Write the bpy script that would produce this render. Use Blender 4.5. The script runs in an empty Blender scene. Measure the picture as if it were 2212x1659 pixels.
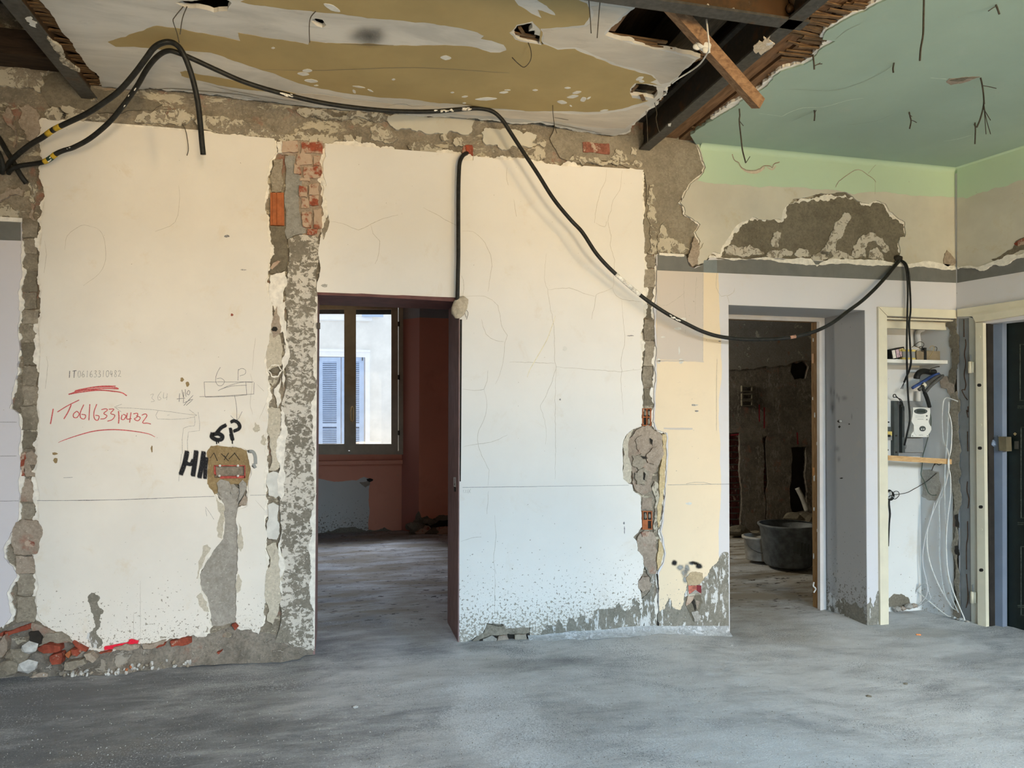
import bpy, bmesh, math, random
import numpy as np
from mathutils import Vector, Matrix, noise as mnoise
from mathutils.geometry import tessellate_polygon

V = Vector
scn = bpy.context.scene
COL = scn.collection
IW, IH = 2212.0, 1659.0

# ------------------------------------------------------------------ camera
F = 1555.0                     # focal length in pixels of the 2212 wide frame
PPX, PPY = 1106.0, 858.0       # principal point
EYE = V((0.0, -4.456, 1.44))
YAW, PITCH, ROLL = math.radians(13.45), math.radians(1.11), math.radians(0.1)
ROT = Matrix.Rotation(-YAW, 3, 'Z') @ Matrix.Rotation(math.radians(90) + PITCH, 3, 'X') @ Matrix.Rotation(ROLL, 3, 'Z')
cam_d = bpy.data.cameras.new('camera')
cam = bpy.data.objects.new('camera', cam_d)
COL.objects.link(cam)
cam.matrix_world = Matrix.Translation(EYE) @ ROT.to_4x4()
cam_d.sensor_fit = 'HORIZONTAL'
cam_d.sensor_width = 36.0
cam_d.lens = F * 36.0 / IW
cam_d.shift_y = (PPY - IH / 2) / IW
cam_d.clip_start = 0.05
cam_d.clip_end = 200
scn.camera = cam

# ------------------------------------------------------------------ world, lights, exposure
vs = scn.view_settings
scn.display_settings.display_device = 'sRGB'
vs.view_transform = 'Standard'
vs.look = 'None'
vs.gamma = 1.0
vs.use_curve_mapping = False
vs.exposure = 0.0
scn.cycles.use_denoising = True
scn.cycles.max_bounces = 8
scn.cycles.diffuse_bounces = 5
scn.cycles.sample_clamp_indirect = 4.0

w = bpy.data.worlds.new('world')
scn.world = w
w.use_nodes = True
wn = w.node_tree
bg = wn.nodes['Background']
bg.inputs['Color'].default_value = (0.85, 0.93, 1.0, 1)
bg.inputs['Strength'].default_value = 1.40


def area(name, loc, target, sx, sy, col, power, spread=180):
    l = bpy.data.lights.new(name, 'AREA')
    l.shape = 'RECTANGLE'
    l.size, l.size_y = sx, sy
    l.color = col
    l.energy = power
    l.spread = math.radians(spread)
    o = bpy.data.objects.new(name, l)
    COL.objects.link(o)
    o.location = loc
    d = V(target) - V(loc)
    o.rotation_euler = d.to_track_quat('-Z', 'Y').to_euler()
    return o


# daylight through the two tall windows in the rear wall (behind the camera)
WINS = ((0.1, 2.4), (3.3, 5.7))   # the two wide windows in the rear wall
area('street_light_wide', (2.0, -14.0, -2.0), (2.0, 0, -2.0), 14.0, 4.6, (1.0, 0.71, 0.32), 3500)
area('street_light_right', (9.0, -16.0, -0.2), (0.6, 0, 1.8), 1.0, 2.4, (1.0, 0.72, 0.38), 560)
area('street_light_low', (5.0, -16.0, 4.4), (2.8, 0, 1.0), 1.2, 2.0, (1.0, 0.72, 0.38), 1000)
area('street_light_left', (2.3, -16.0, -0.9), (0.2, 0, 1.9), 1.0, 2.0, (1.0, 0.78, 0.50), 720)
area('sky_light', (4.0, -13.0, 5.6), (4.0, -3.0, 1.6), 18.0, 4.6, (0.49, 0.74, 1.0), 12000)
area('court_sky_light', (0.15, 6.3, 3.9), (0.3, 2.6, 0.0), 1.6, 1.0, (0.72, 0.82, 1.0), 160, 120)
area('dark_room_fill', (2.0, 3.2, 2.2), (6.0, 3.6, 1.0), 0.5, 0.8, (1.0, 0.93, 0.75), 50)   # unseen fill lamp added to brighten the dark room


# ------------------------------------------------------------------ pixel -> world (real planes)
def ray(px, py):
    return ROT @ V(((px - PPX) / F, -(py - PPY) / F, -1.0))


def W(px, py, Y=0.0):                       # on a plane parallel to the main wall
    r = ray(px, py)
    return EYE + r * ((Y - EYE.y) / r.y)


def H(px, py, z):                           # on a horizontal plane
    r = ray(px, py)
    return EYE + r * ((z - EYE.z) / r.z)


def D(px, py, d):                           # at a depth along the view axis
    return EYE + ray(px, py) * d


def onW(Y=0.0):
    return lambda x, y: W(x, y, Y)


def onH(z):
    return lambda x, y: H(x, y, z)


CORNER = W(2067, 800, 0.0)
RDIR = V((math.sin(math.radians(10.5)), -math.cos(math.radians(10.5)), 0))   # right wall, towards the camera
RNRM = V((-RDIR.y, RDIR.x, 0)) * -1.0
if RNRM.x > 0:
    RNRM = -RNRM                            # into the room


def RW(px, py, off=0.0):                    # on the right wall, off metres into the room
    r = ray(px, py)
    c = CORNER + RNRM * off
    t = (c - EYE).dot(RNRM) / r.dot(RNRM)
    return EYE + r * t


def onR(off=0.0):
    return lambda x, y: RW(x, y, off)


ZC = W(1510, 312).z                         # underside of the plaster ceilings
ZB = W(210, 214).z                          # underside of the steel beams
X_L, X_R, Y_R, Z_T = -3.4, 7.4, -7.4, ZC + 0.42


# ------------------------------------------------------------------ tagging
def tag(o, label=None, cat=None, group=None, kind=None):
    if label: o['label'] = label
    if cat: o['category'] = cat
    if group: o['group'] = group
    if kind: o['kind'] = kind
    return o


def link(name, me, mat=None, parent=None):
    o = bpy.data.objects.new(name, me)
    COL.objects.link(o)
    if mat is not None and hasattr(me, 'materials') and not me.materials:
        me.materials.append(mat)
    if parent is not None:
        o.parent = parent
        o.matrix_parent_inverse = Matrix.Translation(-parent.location) if parent.type == 'EMPTY' else Matrix()
    return o


def thing(name, label, cat, loc, group=None):
    o = bpy.data.objects.new(name, None)
    o.empty_display_size = 0.05
    COL.objects.link(o)
    o.location = loc
    return tag(o, label, cat, group)


def mesh(name, vs_, fs, mat, parent=None, smooth=False):
    me = bpy.data.meshes.new(name)
    me.from_pydata([tuple(v) for v in vs_], [], fs)
    me.update()
    if smooth:
        me.polygons.foreach_set('use_smooth', [True] * len(me.polygons))
    return link(name, me, mat, parent)


# ------------------------------------------------------------------ geometry helpers
def rag_loop(pts, flags, n, rag, step, rnd):
    """break every flagged edge of a 3D loop into a ragged line"""
    out = []
    N = len(pts)
    for i in range(N):
        a, b = pts[i], pts[(i + 1) % N]
        if flags[i] == 0 or rag == 0:
            out.append(a)
            continue
        seg = [a, b]
        while (seg[1] - seg[0]).length > step and len(seg) < 400:
            new = []
            for p, q in zip(seg, seg[1:]):
                e = q - p
                s = n.cross(e)
                L = e.length
                amp = min(rag * L, 0.022)
                new += [p, (p + q) / 2 + s * (rnd.uniform(-1, 1) * amp / max(L, 1e-6)) + e * rnd.uniform(-.12, .12)]
            seg = new + [seg[-1]]
        out += seg[:-1]
    return out


def slab(name, parent, mat, poly, U, ext, rag=0.0, step=0.010, seed=1, holes=(), back=False, smooth=False):
    """flat piece: pixel outline put on the plane U, extruded by ext away from the viewer side"""
    rnd = random.Random(seed * 7919 + int(abs(poly[0][0]) * 13 + abs(poly[0][1]) * 7))
    ext = V(ext)
    n = ext.normalized()
    loops = []
    for lp in [poly] + list(holes):
        pts = [U(p[0], p[1]) if len(p) < 4 else p[3] for p in lp]
        fl = [p[2] if len(p) > 2 else 1 for p in lp]
        loops.append(rag_loop(pts, fl, n, rag, step, rnd))
    flat = [p for l in loops for p in l]
    tris = tessellate_polygon(loops)
    N = len(flat)
    vs_ = flat + [p + ext for p in flat]
    fs = []
    for t in tris:
        a, b, c = (flat[i] for i in t)
        nn = (b - a).cross(c - a)
        fs.append(tuple(t) if nn.dot(n) < 0 else tuple(reversed(t)))
    if back:
        fs += [tuple(i + N for i in reversed(f)) for f in fs]
    o0 = 0
    for l in loops:
        m = len(l)
        for i in range(m):
            j = (i + 1) % m
            fs.append((o0 + i, o0 + j, o0 + j + N, o0 + i + N))
        o0 += m
    ob = mesh(name, vs_, fs, mat, parent)
    bm = bmesh.new()
    bm.from_mesh(ob.data)
    bmesh.ops.dissolve_degenerate(bm, dist=1e-5, edges=bm.edges[:])
    bm.to_mesh(ob.data)
    bm.free()
    return ob


def grow(poly, d):
    """pixel outline pushed outwards by d"""
    N = len(poly)
    A = sum(poly[i][0] * poly[(i + 1) % N][1] - poly[(i + 1) % N][0] * poly[i][1] for i in range(N))
    s = 1 if A > 0 else -1
    out = []
    for i in range(N):
        p, a, b = poly[i], poly[i - 1], poly[(i + 1) % N]
        e1 = (p[0] - a[0], p[1] - a[1]); e2 = (b[0] - p[0], b[1] - p[1])
        l1 = math.hypot(*e1) or 1; l2 = math.hypot(*e2) or 1
        nx = e1[1] / l1 + e2[1] / l2; ny = -(e1[0] / l1 + e2[0] / l2)
        L = math.hypot(nx, ny) or 1
        out.append((p[0] + s * d * nx / L, p[1] + s * d * ny / L) + tuple(p[2:3]))
    return out


def catmull(pts, per=8):
    P = [pts[0] * 2 - pts[1]] + list(pts) + [pts[-1] * 2 - pts[-2]]
    out = []
    for i in range(1, len(P) - 2):
        a, b, c, d = P[i - 1:i + 3]
        for k in range(per):
            t = k / per
            out.append(0.5 * ((2 * b) + (c - a) * t + (2 * a - 5 * b + 4 * c - d) * t * t + (3 * b - a - 3 * c + d) * t ** 3))
    out.append(P[-2])
    return out


def tube_data(pts, r, res=8, caps=True):
    vs_, fs = [], []
    t0 = (pts[1] - pts[0]).normalized()
    up = V((0, 0, 1)) if abs(t0.z) < .9 else V((1, 0, 0))
    nrm = t0.cross(up).normalized()
    M = len(pts)
    for i, p in enumerate(pts):
        t = (pts[min(i + 1, M - 1)] - pts[max(i - 1, 0)]).normalized()
        nrm = (nrm - t * nrm.dot(t)).normalized()
        b = t.cross(nrm)
        rr = r[i] if isinstance(r, (list, tuple)) else r
        for k in range(res):
            a = 2 * math.pi * k / res
            vs_.append(p + (nrm * math.cos(a) + b * math.sin(a)) * rr)
    for i in range(M - 1):
        for k in range(res):
            k2 = (k + 1) % res
            fs.append((i * res + k, i * res + k2, (i + 1) * res + k2, (i + 1) * res + k))
    if caps:
        fs.append(tuple(reversed(range(res))))
        fs.append(tuple(range((M - 1) * res, M * res)))
    return vs_, fs


def tube(name, pts, r, mat, parent=None, res=8, per=8):
    c = catmull(pts, per) if per else list(pts)
    v, f = tube_data(c, r, res)
    return mesh(name, v, f, mat, parent, smooth=True)


def box_data(c, sx, sy, sz, R=None):
    vs_ = []
    for z in (-1, 1):
        for x, y in ((-1, -1), (1, -1), (1, 1), (-1, 1)):
            p = V((x * sx / 2, y * sy / 2, z * sz / 2))
            vs_.append(V(c) + (R @ p if R else p))
    return vs_, [(3, 2, 1, 0), (4, 5, 6, 7), (0, 1, 5, 4), (1, 2, 6, 5), (2, 3, 7, 6), (3, 0, 4, 7)]


def box(name, c, s, mat, parent=None, R=None, bevel=0.0):
    v, f = box_data(c, *s, R=R)
    o = mesh(name, v, f, mat, parent)
    if bevel:
        bm = bmesh.new(); bm.from_mesh(o.data)
        bmesh.ops.bevel(bm, geom=bm.edges[:], offset=bevel, segments=2, affect='EDGES', profile=.5)
        bm.to_mesh(o.data); bm.free()
    return o


def join(name, parts, mat, parent=None, smooth=False):
    vs_, fs = [], []
    for v, f in parts:
        o = len(vs_)
        vs_ += list(v)
        fs += [tuple(i + o for i in q) for q in f]
    return mesh(name, vs_, fs, mat, parent, smooth)


def beam_along(p, q, w_, h, roll=0.0):
    """box between two points with section w x h"""
    d = q - p
    R = d.to_track_quat('Y', 'Z').to_matrix() @ Matrix.Rotation(roll, 3, 'Y')
    return box_data((p + q) / 2, w_, d.length, h, R)


def lathe_data(prof, n=28):
    vs_, fs = [], []
    for r, z in prof:
        for k in range(n):
            a = 2 * math.pi * k / n
            vs_.append(V((r * math.cos(a), r * math.sin(a), z)))
    for i in range(len(prof) - 1):
        for k in range(n):
            k2 = (k + 1) % n
            fs.append((i * n + k, i * n + k2, (i + 1) * n + k2, (i + 1) * n + k))
    return vs_, fs


def rock_data(c, r, seed, sq=(1, 1, 1), sub=1):
    bm = bmesh.new()
    bmesh.ops.create_icosphere(bm, subdivisions=sub, radius=1)
    vs_ = []
    for v in bm.verts:
        k = 1 + 0.38 * mnoise.noise(v.co * 1.3 + V((seed * 3.1, seed * 1.7, 0)))
        vs_.append(V(c) + V((v.co.x * sq[0], v.co.y * sq[1], v.co.z * sq[2])) * (r * k))
    fs = [tuple(v.index for v in f.verts) for f in bm.faces]
    bm.free()
    return vs_, fs


def ribbon_data(pts, w_, n):
    """flat stroke along a 3D polyline"""
    vs_, fs = [], []
    M = len(pts)
    for i, p in enumerate(pts):
        t = pts[min(i + 1, M - 1)] - pts[max(i - 1, 0)]
        s = n.cross(t)
        s = s.normalized() if s.length > 1e-9 else V((0, 0, 1))
        ww = (w_[i] if isinstance(w_, list) else w_) / 2
        vs_ += [p + s * ww, p - s * ww]
    for i in range(M - 1):
        fs.append((2 * i, 2 * i + 1, 2 * i + 3, 2 * i + 2))
    return vs_, fs


def strokes(name, parent, mat, lines, U, n, w_, smooth_=4, jitter=0.0, taper=False, seed=3):
    rnd = random.Random(seed)
    parts = []
    for ln in lines:
        ww = w_
        if isinstance(ln, tuple) and isinstance(ln[0], (int, float)):
            ww, ln = ln
        pts = [U(*p) for p in ln]
        if smooth_ and len(pts) > 2:
            pts = catmull(pts, smooth_)
        if jitter:
            q = []
            for a, b in zip(pts, pts[1:]):
                k = max(1, int((b - a).length / 0.02))
                for i in range(k):
                    q.append(a.lerp(b, i / k) + V((rnd.uniform(-1, 1), 0, rnd.uniform(-1, 1))) * jitter)
            pts = q + [pts[-1]]
        if taper:
            M = len(pts)
            ww = [ww * (0.35 + 0.65 * math.sin(math.pi * (i + .3) / (M + .6))) for i in range(M)]
        parts.append(ribbon_data(pts, ww, n))
    return join(name, parts, mat, parent)


# ------------------------------------------------------------------ materials
class NT:
    def __init__(s, name, rough=0.9, spec=0.2, metal=0.0):
        s.m = bpy.data.materials.new(name)
        s.m.use_nodes = True
        s.t = s.m.node_tree
        s.b = s.t.nodes['Principled BSDF']
        s.b.inputs['Roughness'].default_value = rough
        s.b.inputs['Specular IOR Level'].default_value = spec
        s.b.inputs['Metallic'].default_value = metal
        g = s.t.nodes.new('ShaderNodeNewGeometry')
        s.pos = g.outputs['Position']
        s.nrm = g.outputs['Normal']

    def n(s, typ, **kw):
        nd = s.t.nodes.new(typ)
        for k, v in kw.items():
            setattr(nd, k, v)
        return nd

    def put(s, sock, v):
        if isinstance(v, bpy.types.NodeSocket):
            s.t.links.new(v, sock)
        elif isinstance(v, (tuple, list)):
            sock.default_value = (tuple(v) + (1,))[:4] if sock.type == 'RGBA' else v
        else:
            sock.default_value = v

    def vec(s, sc=(1, 1, 1), off=(0, 0, 0)):
        m = s.n('ShaderNodeMapping')
        s.t.links.new(s.pos, m.inputs['Vector'])
        m.inputs['Scale'].default_value = sc
        m.inputs['Location'].default_value = off
        return m.outputs['Vector']

    def noise(s, scale, detail=4, rough=.6, st=(1, 1, 1), off=(0, 0, 0), dist=0.0):
        nd = s.n('ShaderNodeTexNoise')
        s.t.links.new(s.vec(st, off), nd.inputs['Vector'])
        nd.inputs['Scale'].default_value = scale
        nd.inputs['Detail'].default_value = detail
        nd.inputs['Roughness'].default_value = rough
        nd.inputs['Distortion'].default_value = dist
        return nd.outputs['Fac']

    def voro(s, scale, st=(1, 1, 1), off=(0, 0, 0), feat='F1'):
        nd = s.n('ShaderNodeTexVoronoi', feature=feat)
        s.t.links.new(s.vec(st, off), nd.inputs['Vector'])
        nd.inputs['Scale'].default_value = scale
        return nd.outputs['Distance']

    def math(s, op, a, b=0.0, c=0.0):
        nd = s.n('ShaderNodeMath', operation=op)
        s.put(nd.inputs[0], a); s.put(nd.inputs[1], b); s.put(nd.inputs[2], c)
        return nd.outputs[0]

    def step(s, v, lo, hi, a=0.0, b=1.0):
        nd = s.n('ShaderNodeMapRange', interpolation_type='SMOOTHSTEP')
        s.put(nd.inputs['Value'], v)
        s.put(nd.inputs['From Min'], lo); s.put(nd.inputs['From Max'], hi)
        s.put(nd.inputs['To Min'], a); s.put(nd.inputs['To Max'], b)
        return nd.outputs['Result']

    def mix(s, fac, a, b, blend='MIX'):
        nd = s.n('ShaderNodeMix', data_type='RGBA', blend_type=blend)
        s.put(nd.inputs['Factor'], fac)
        s.put(nd.inputs['A'], a); s.put(nd.inputs['B'], b)
        return nd.outputs['Result']

    def xyz(s):
        nd = s.n('ShaderNodeSeparateXYZ')
        s.t.links.new(s.pos, nd.inputs[0])
        return nd.outputs

    def done(s, col, height=None, strength=.3, dist=.004):
        s.put(s.b.inputs['Base Color'], col)
        if height is not None:
            bp = s.n('ShaderNodeBump')
            bp.inputs['Strength'].default_value = strength
            bp.inputs['Distance'].default_value = dist
            s.put(bp.inputs['Height'], height)
            s.t.links.new(bp.outputs['Normal'], s.b.inputs['Normal'])
        return s.m


def m_plain(name, col, var=.12, scale=20, rough=.7, spec=.3, metal=0.0, st=(1, 1, 1), bump=.15):
    n = NT(name, rough, spec, metal)
    f = n.noise(scale, 5, .6, st)
    dk = tuple(c * (1 - var * 1.6) for c in col)
    lt = tuple(min(1, c * (1 + var)) for c in col)
    return n.done(n.mix(n.step(f, .3, .7), dk, lt), f, bump, .003)


def m_plaster(name, col, speck=.6, speckz=.75, dirt=(.36, .32, .26), mott=.06, seed=0, tint=None):
    """painted plaster: faint mottling, hairline grime, cement splashes thickening towards the floor"""
    n = NT(name, .85, .25)
    X, Y, Z = n.xyz()
    big = n.noise(1.7, 5, .6, off=(seed, 0, seed))
    c = n.mix(n.step(big, .3, .72), tuple(k * (1 - mott) for k in col), col)
    smudge = n.math('MULTIPLY', n.step(n.noise(4, 7, .72, off=(seed + 3, 0, 0), dist=.4), .55, .74), .13 + 4.5 * max(0, mott - .06) + (.16 if speck else 0))
    c = n.mix(smudge, c, tint or (.62, .52, .38))
    lift = n.step(Z, 0.02, speckz, .115 * speck, -.02)
    lift2 = n.step(Z, -.1, .30, .13 * speck, 0)
    th = n.math('ADD', lift, lift2)
    dots = n.noise(62, 2, .5, off=(seed, 0, 0))
    patch = n.noise(4.5, 3, .6, off=(0, 0, seed))
    s1 = n.math('SUBTRACT', n.math('ADD', dots, n.math('ADD', th, n.math('MULTIPLY', n.math('SUBTRACT', patch, .5), .10))), .735)
    k1 = n.step(s1, 0, .022)
    fine = n.noise(170, 2, .5, off=(seed, 1, 0))
    s2 = n.math('SUBTRACT', n.math('ADD', fine, th), .77)
    k2 = n.math('MULTIPLY', n.step(s2, 0, .02), .8)
    c = n.mix(n.math('MAXIMUM', k1, k2), c, dirt)
    h = n.math('ADD', n.math('ADD', n.math('MULTIPLY', n.noise(40, 5, .65), .35), n.math('MULTIPLY', n.noise(3.5, 3, .5, off=(seed, 6, 0)), 1.6)), n.math('MULTIPLY', n.math('MAXIMUM', k1, k2), .5))
    return n.done(c, h, .22, .004)


def m_mortar(name, col=(.20, .172, .13), lt=(.36, .315, .245), rem=0.0, remcol=(.66, .61, .50), rs=9, st=(1, 1, 1), seed=0, bump=.7, red=0.0):
    """stripped masonry: cement in several tones, rem = share of old plaster left on it"""
    n = NT(name, .95, .1)
    big = n.noise(3.2, 6, .65, off=(seed, 0, 0))
    mid = n.noise(17, 6, .7, off=(seed, 2, 1), dist=.3)
    fine = n.noise(60, 6, .75, off=(0, seed, 0))
    c = n.mix(n.step(n.math('ADD', n.math('MULTIPLY', big, .6), n.math('MULTIPLY', mid, .4)), .36, .64), col, lt)
    c = n.mix(n.math('MULTIPLY', n.step(fine, .40, .66), .5), c, tuple(k * .62 for k in col))
    c = n.mix(n.math('MULTIPLY', n.step(mid, .60, .72), .45), c, tuple(k * .5 for k in col))
    c = n.mix(n.math('MULTIPLY', n.step(n.noise(95, 3, .6, off=(seed, 5, 5)), .60, .68), .5), c, tuple(min(.8, k * 1.35) for k in lt))
    h = n.math('ADD', n.math('ADD', n.math('MULTIPLY', big, .4), n.math('MULTIPLY', mid, .5)), n.math('MULTIPLY', fine, .5))
    if red:
        r = n.math('MULTIPLY', n.step(n.noise(7, 5, .65, off=(seed, 9, 0)), .62 - red * .2, .72), .75)
        c = n.mix(r, c, (.33, .15, .105))
    if rem:
        a = n.noise(rs, 9, .72, st, off=(seed, 4, 0), dist=.5)
        a = n.math('ADD', a, n.math('MULTIPLY', n.math('SUBTRACT', n.noise(rs * .22, 4, .6, st, off=(seed, 7, 3)), .5), .5))
        k = n.step(a, .66 - .3 * rem, .675 - .3 * rem)
        c = n.mix(k, c, n.mix(n.noise(24, 5, .7), tuple(q * .72 for q in remcol), remcol))
        h = n.math('ADD', h, n.math('MULTIPLY', k, .6))
    return n.done(c, h, bump, .009)


def m_brick(name, col=(.33, .085, .05), smear=.5):
    n = NT(name, .9, .15)
    f = n.noise(30, 5, .65)
    c = n.mix(n.step(f, .3, .7), tuple(k * .55 for k in col), col)
    k = n.step(n.noise(14, 6, .7, off=(2, 0, 5)), .62 - smear * .28, .70 - smear * .22)
    c = n.mix(k, c, n.mix(f, (.40, .285, .21), (.55, .435, .335)))
    return n.done(c, n.math('ADD', f, n.math('MULTIPLY', k, .5)), .6, .006)


def m_wood(name, a, b, axis=(1, 1, 1), rough=.75):
    n = NT(name, rough, .25)
    g = n.noise(14, 6, .65, axis, dist=.6)
    c = n.mix(n.step(g, .3, .7), a, b)
    return n.done(c, g, .3, .003)


def m_steel(name, a, b, rust=.3):
    n = NT(name, .55, .4, .25)
    f = n.noise(6, 6, .65)
    c = n.mix(n.step(n.noise(40, 4), .3, .7), a, b)
    c = n.mix(n.step(f, .66 - rust * .4, .8 - rust * .3), c, (.10, .05, .02))
    k = n.step(n.noise(28, 5, .7, off=(4, 1, 0)), .70, .74)
    c = n.mix(n.math('MULTIPLY', k, .6), c, (.45, .42, .36))
    return n.done(c, f, .25, .003)


def m_floor(spots=()):
    n = NT('screed_concrete', .93, .15)
    X, Y, Z = n.xyz()
    drag = n.noise(1.15, 8, .60, (0.75, 1.25, 1), dist=.9)
    drag2 = n.noise(4.2, 7, .66, (0.6, 1.6, 1), off=(3, 1, 0), dist=.8)
    trowel = n.noise(15, 5, .7, (.35, 1.9, 1), off=(1, 8, 0), dist=.5)
    fine = n.noise(85, 5, .8)
    tone = n.math('ADD', n.math('ADD', n.math('MULTIPLY', drag, .42), n.math('MULTIPLY', drag2, .30)), n.math('ADD', n.math('MULTIPLY', trowel, .14), n.math('MULTIPLY', fine, .14)))
    side = n.step(X, -1.5, 1.5, -.085, .06)          # screed tone darker to the left, paler to the right
    tone = n.math('ADD', tone, side)
    c = n.mix(n.step(tone, .34, .66), (.165, .167, .172), (.63, .625, .61))
    c = n.mix(n.math('MULTIPLY', n.step(n.noise(2.0, 6, .6, (.7, 1.2, 1), off=(7, 2, 0)), .58, .74), .35), c, (.36, .32, .26))
    area_ = n.math('MULTIPLY', n.math('SUBTRACT', n.noise(1.25, 5, .6, off=(1, 5, 0), dist=.6), .5), .60)
    wob = n.math('MULTIPLY', n.math('SUBTRACT', n.noise(3.0, 5, .65, off=(9, 1, 0)), .5), .9)
    dk = None
    for (sx, sy, rx, ry, kind, amt) in spots:
        d2 = n.math('ADD', n.math('POWER', n.math('MULTIPLY', n.math('SUBTRACT', X, sx), 1 / rx), 2.0), n.math('POWER', n.math('MULTIPLY', n.math('SUBTRACT', Y, sy), 1 / ry), 2.0))
        k = n.math('MULTIPLY', n.step(n.math('ADD', n.math('SQRT', d2), wob), 1.05, .55), amt)
        if kind == 'dust':
            area_ = n.math('ADD', area_, n.math('MULTIPLY', k, .14))
            c = n.mix(n.math('MULTIPLY', k, .35), c, (.62, .62, .61))
        elif kind == 'wet':
            c = n.mix(n.math('MULTIPLY', k, .7), c, (.17, .17, .17))
        else:
            c = n.mix(n.math('MULTIPLY', k, .6), c, (.34, .30, .235))
    dust = n.step(n.math('ADD', n.noise(120, 4, .7), area_), .58, .68)
    c = n.mix(n.math('MULTIPLY', dust, .60), c, (.74, .74, .74))
    pit = n.step(n.math('ADD', n.noise(150, 4, .7, off=(5, 0, 0)), n.math('MULTIPLY', n.math('SUBTRACT', n.noise(1.6, 5, .6, off=(8, 3, 0), dist=.6), .5), .60)), .58, .68)
    c = n.mix(n.math('MULTIPLY', pit, .62), c, (.11, .115, .125))
    back = n.step(Y, .0, .9)                          # brown trodden dirt of the far rooms, dark crumbs on it
    c = n.mix(n.math('MULTIPLY', back, n.step(n.noise(2.2, 7, .65, (.5, 1.6, 1)), .36, .62)), c, (.25, .215, .165))
    crumbs = n.step(n.math('ADD', n.noise(26, 3, .6, (.45, 1, 1), off=(2, 2, 0)), n.math('MULTIPLY', n.noise(1.8, 3, .6), .14)), .70, .73)
    c = n.mix(n.math('MULTIPLY', back, crumbs), c, (.06, .05, .045))
    h = n.math('ADD', n.math('ADD', n.math('MULTIPLY', drag2, .5), n.math('MULTIPLY', fine, .45)), n.math('ADD', n.math('MULTIPLY', dust, .2), n.math('MULTIPLY', trowel, .3)))
    return n.done(c, h, .8, .012)


WHITE = m_plaster('white_plaster', (.80, .77, .715), speck=1.25, speckz=.95)
WHITE_A = m_plaster('white_plaster_left', (.81, .765, .685), speck=1.05, speckz=.9, mott=.09, seed=5, tint=(.66, .54, .36))
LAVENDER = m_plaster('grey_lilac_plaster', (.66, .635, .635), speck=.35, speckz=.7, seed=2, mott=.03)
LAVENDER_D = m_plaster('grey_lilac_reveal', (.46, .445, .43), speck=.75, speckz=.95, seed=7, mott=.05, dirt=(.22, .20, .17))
BEIGE = m_plaster('beige_paint', (.80, .66, .47), speck=.8, speckz=.6, seed=4, mott=.05)
BEIGE_G = m_plaster('grey_beige_paint', (.60, .53, .46), speck=0, seed=6, mott=.03)
CREAM = m_plaster('old_cream_paint', (.62, .585, .49), speck=0, seed=8, mott=.2, tint=(.50, .42, .26))
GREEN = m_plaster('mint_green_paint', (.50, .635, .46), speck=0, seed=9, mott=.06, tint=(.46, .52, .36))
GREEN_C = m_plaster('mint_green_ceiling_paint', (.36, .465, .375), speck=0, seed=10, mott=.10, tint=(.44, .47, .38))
BAND = m_plain('dark_grey_paint_band', (.165, .165, .15), .06, 12, .8)
EDGE = m_plain('white_plaster_edge', (.80, .76, .68), .10, 30, .9, bump=.5)
GESSO = m_plain('white_gypsum', (.68, .665, .61), .08, 18, .9, bump=.4)
OCHRE = m_plain('ochre_ceiling_paint', (.40, .30, .135), .05, 3, .85, bump=.05)
def m_skim(name, a, c, seed=0):
    """trowelled ceiling skim: broad smears, little grain"""
    n = NT(name, .92, .15)
    f = n.noise(2.6, 6, .6, (.6, 1.6, 1), off=(seed, 0, 0), dist=.8)
    g = n.noise(11, 5, .65, (.5, 1.6, 1), off=(seed, 3, 0), dist=.4)
    col = n.mix(n.step(f, .34, .66), a, c)
    col = n.mix(n.math('MULTIPLY', n.step(g, .56, .70), .35), col, tuple(k * .78 for k in a))
    return n.done(col, n.math('ADD', f, n.math('MULTIPLY', g, .4)), .25, .006)


SKIM = m_skim('grey_ceiling_skim', (.50, .48, .43), (.66, .63, .565))
MORTAR = m_mortar('cement_mortar')
MORTAR_B = m_mortar('cement_mortar_pale', (.26, .225, .175), (.42, .365, .285), seed=3)
MORTAR_P = m_mortar('cement_mortar_pink', (.31, .25, .195), (.46, .38, .30), seed=4, red=.4)
MORTAR_G = m_mortar('grey_cement', (.30, .275, .235), (.42, .39, .345), seed=6, bump=.3)
MORTAR_D = m_mortar('dark_cement', (.155, .135, .10), (.235, .205, .155), seed=7, bump=.5)
BASE = m_mortar('stripped_masonry', (.19, .165, .125), (.36, .31, .24), rem=.36, remcol=(.58, .52, .40), rs=15, st=(.6, 1, 1.3), seed=2, red=.25)
SPECK = m_mortar('mortar_with_paint_flecks', (.20, .18, .145), (.30, .27, .215), rem=.50, remcol=(.72, .67, .585), rs=34, st=(.9, 1, 1.1), seed=5, bump=.5)
SPLASH = m_mortar('cement_splash', (.195, .18, .145), (.30, .275, .225), rem=.30, remcol=(.72, .71, .68), rs=22, st=(1.4, 1, .5), seed=8, bump=.4)
BROWNM = m_mortar('brown_mortar', (.27, .19, .095), (.36, .265, .14), seed=9, bump=.35)
BRICK = m_brick('old_red_brick')
BRICK_P = m_brick('plaster_smeared_brick', (.40, .14, .085), .95)
TERRA = m_plain('orange_terracotta', (.40, .125, .045), .12, 30, .8)
DARK = m_plain('dark_cavity', (.03, .025, .02), .2, 10, .95)
RUSTRED = m_plain('red_box_plastic', (.42, .075, .055), .3, 40, .6)
_F = lambda px, py, rx, ry, k, a: (H(px, py, 0).x, H(px, py, 0).y, rx, ry, k, a)
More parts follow.
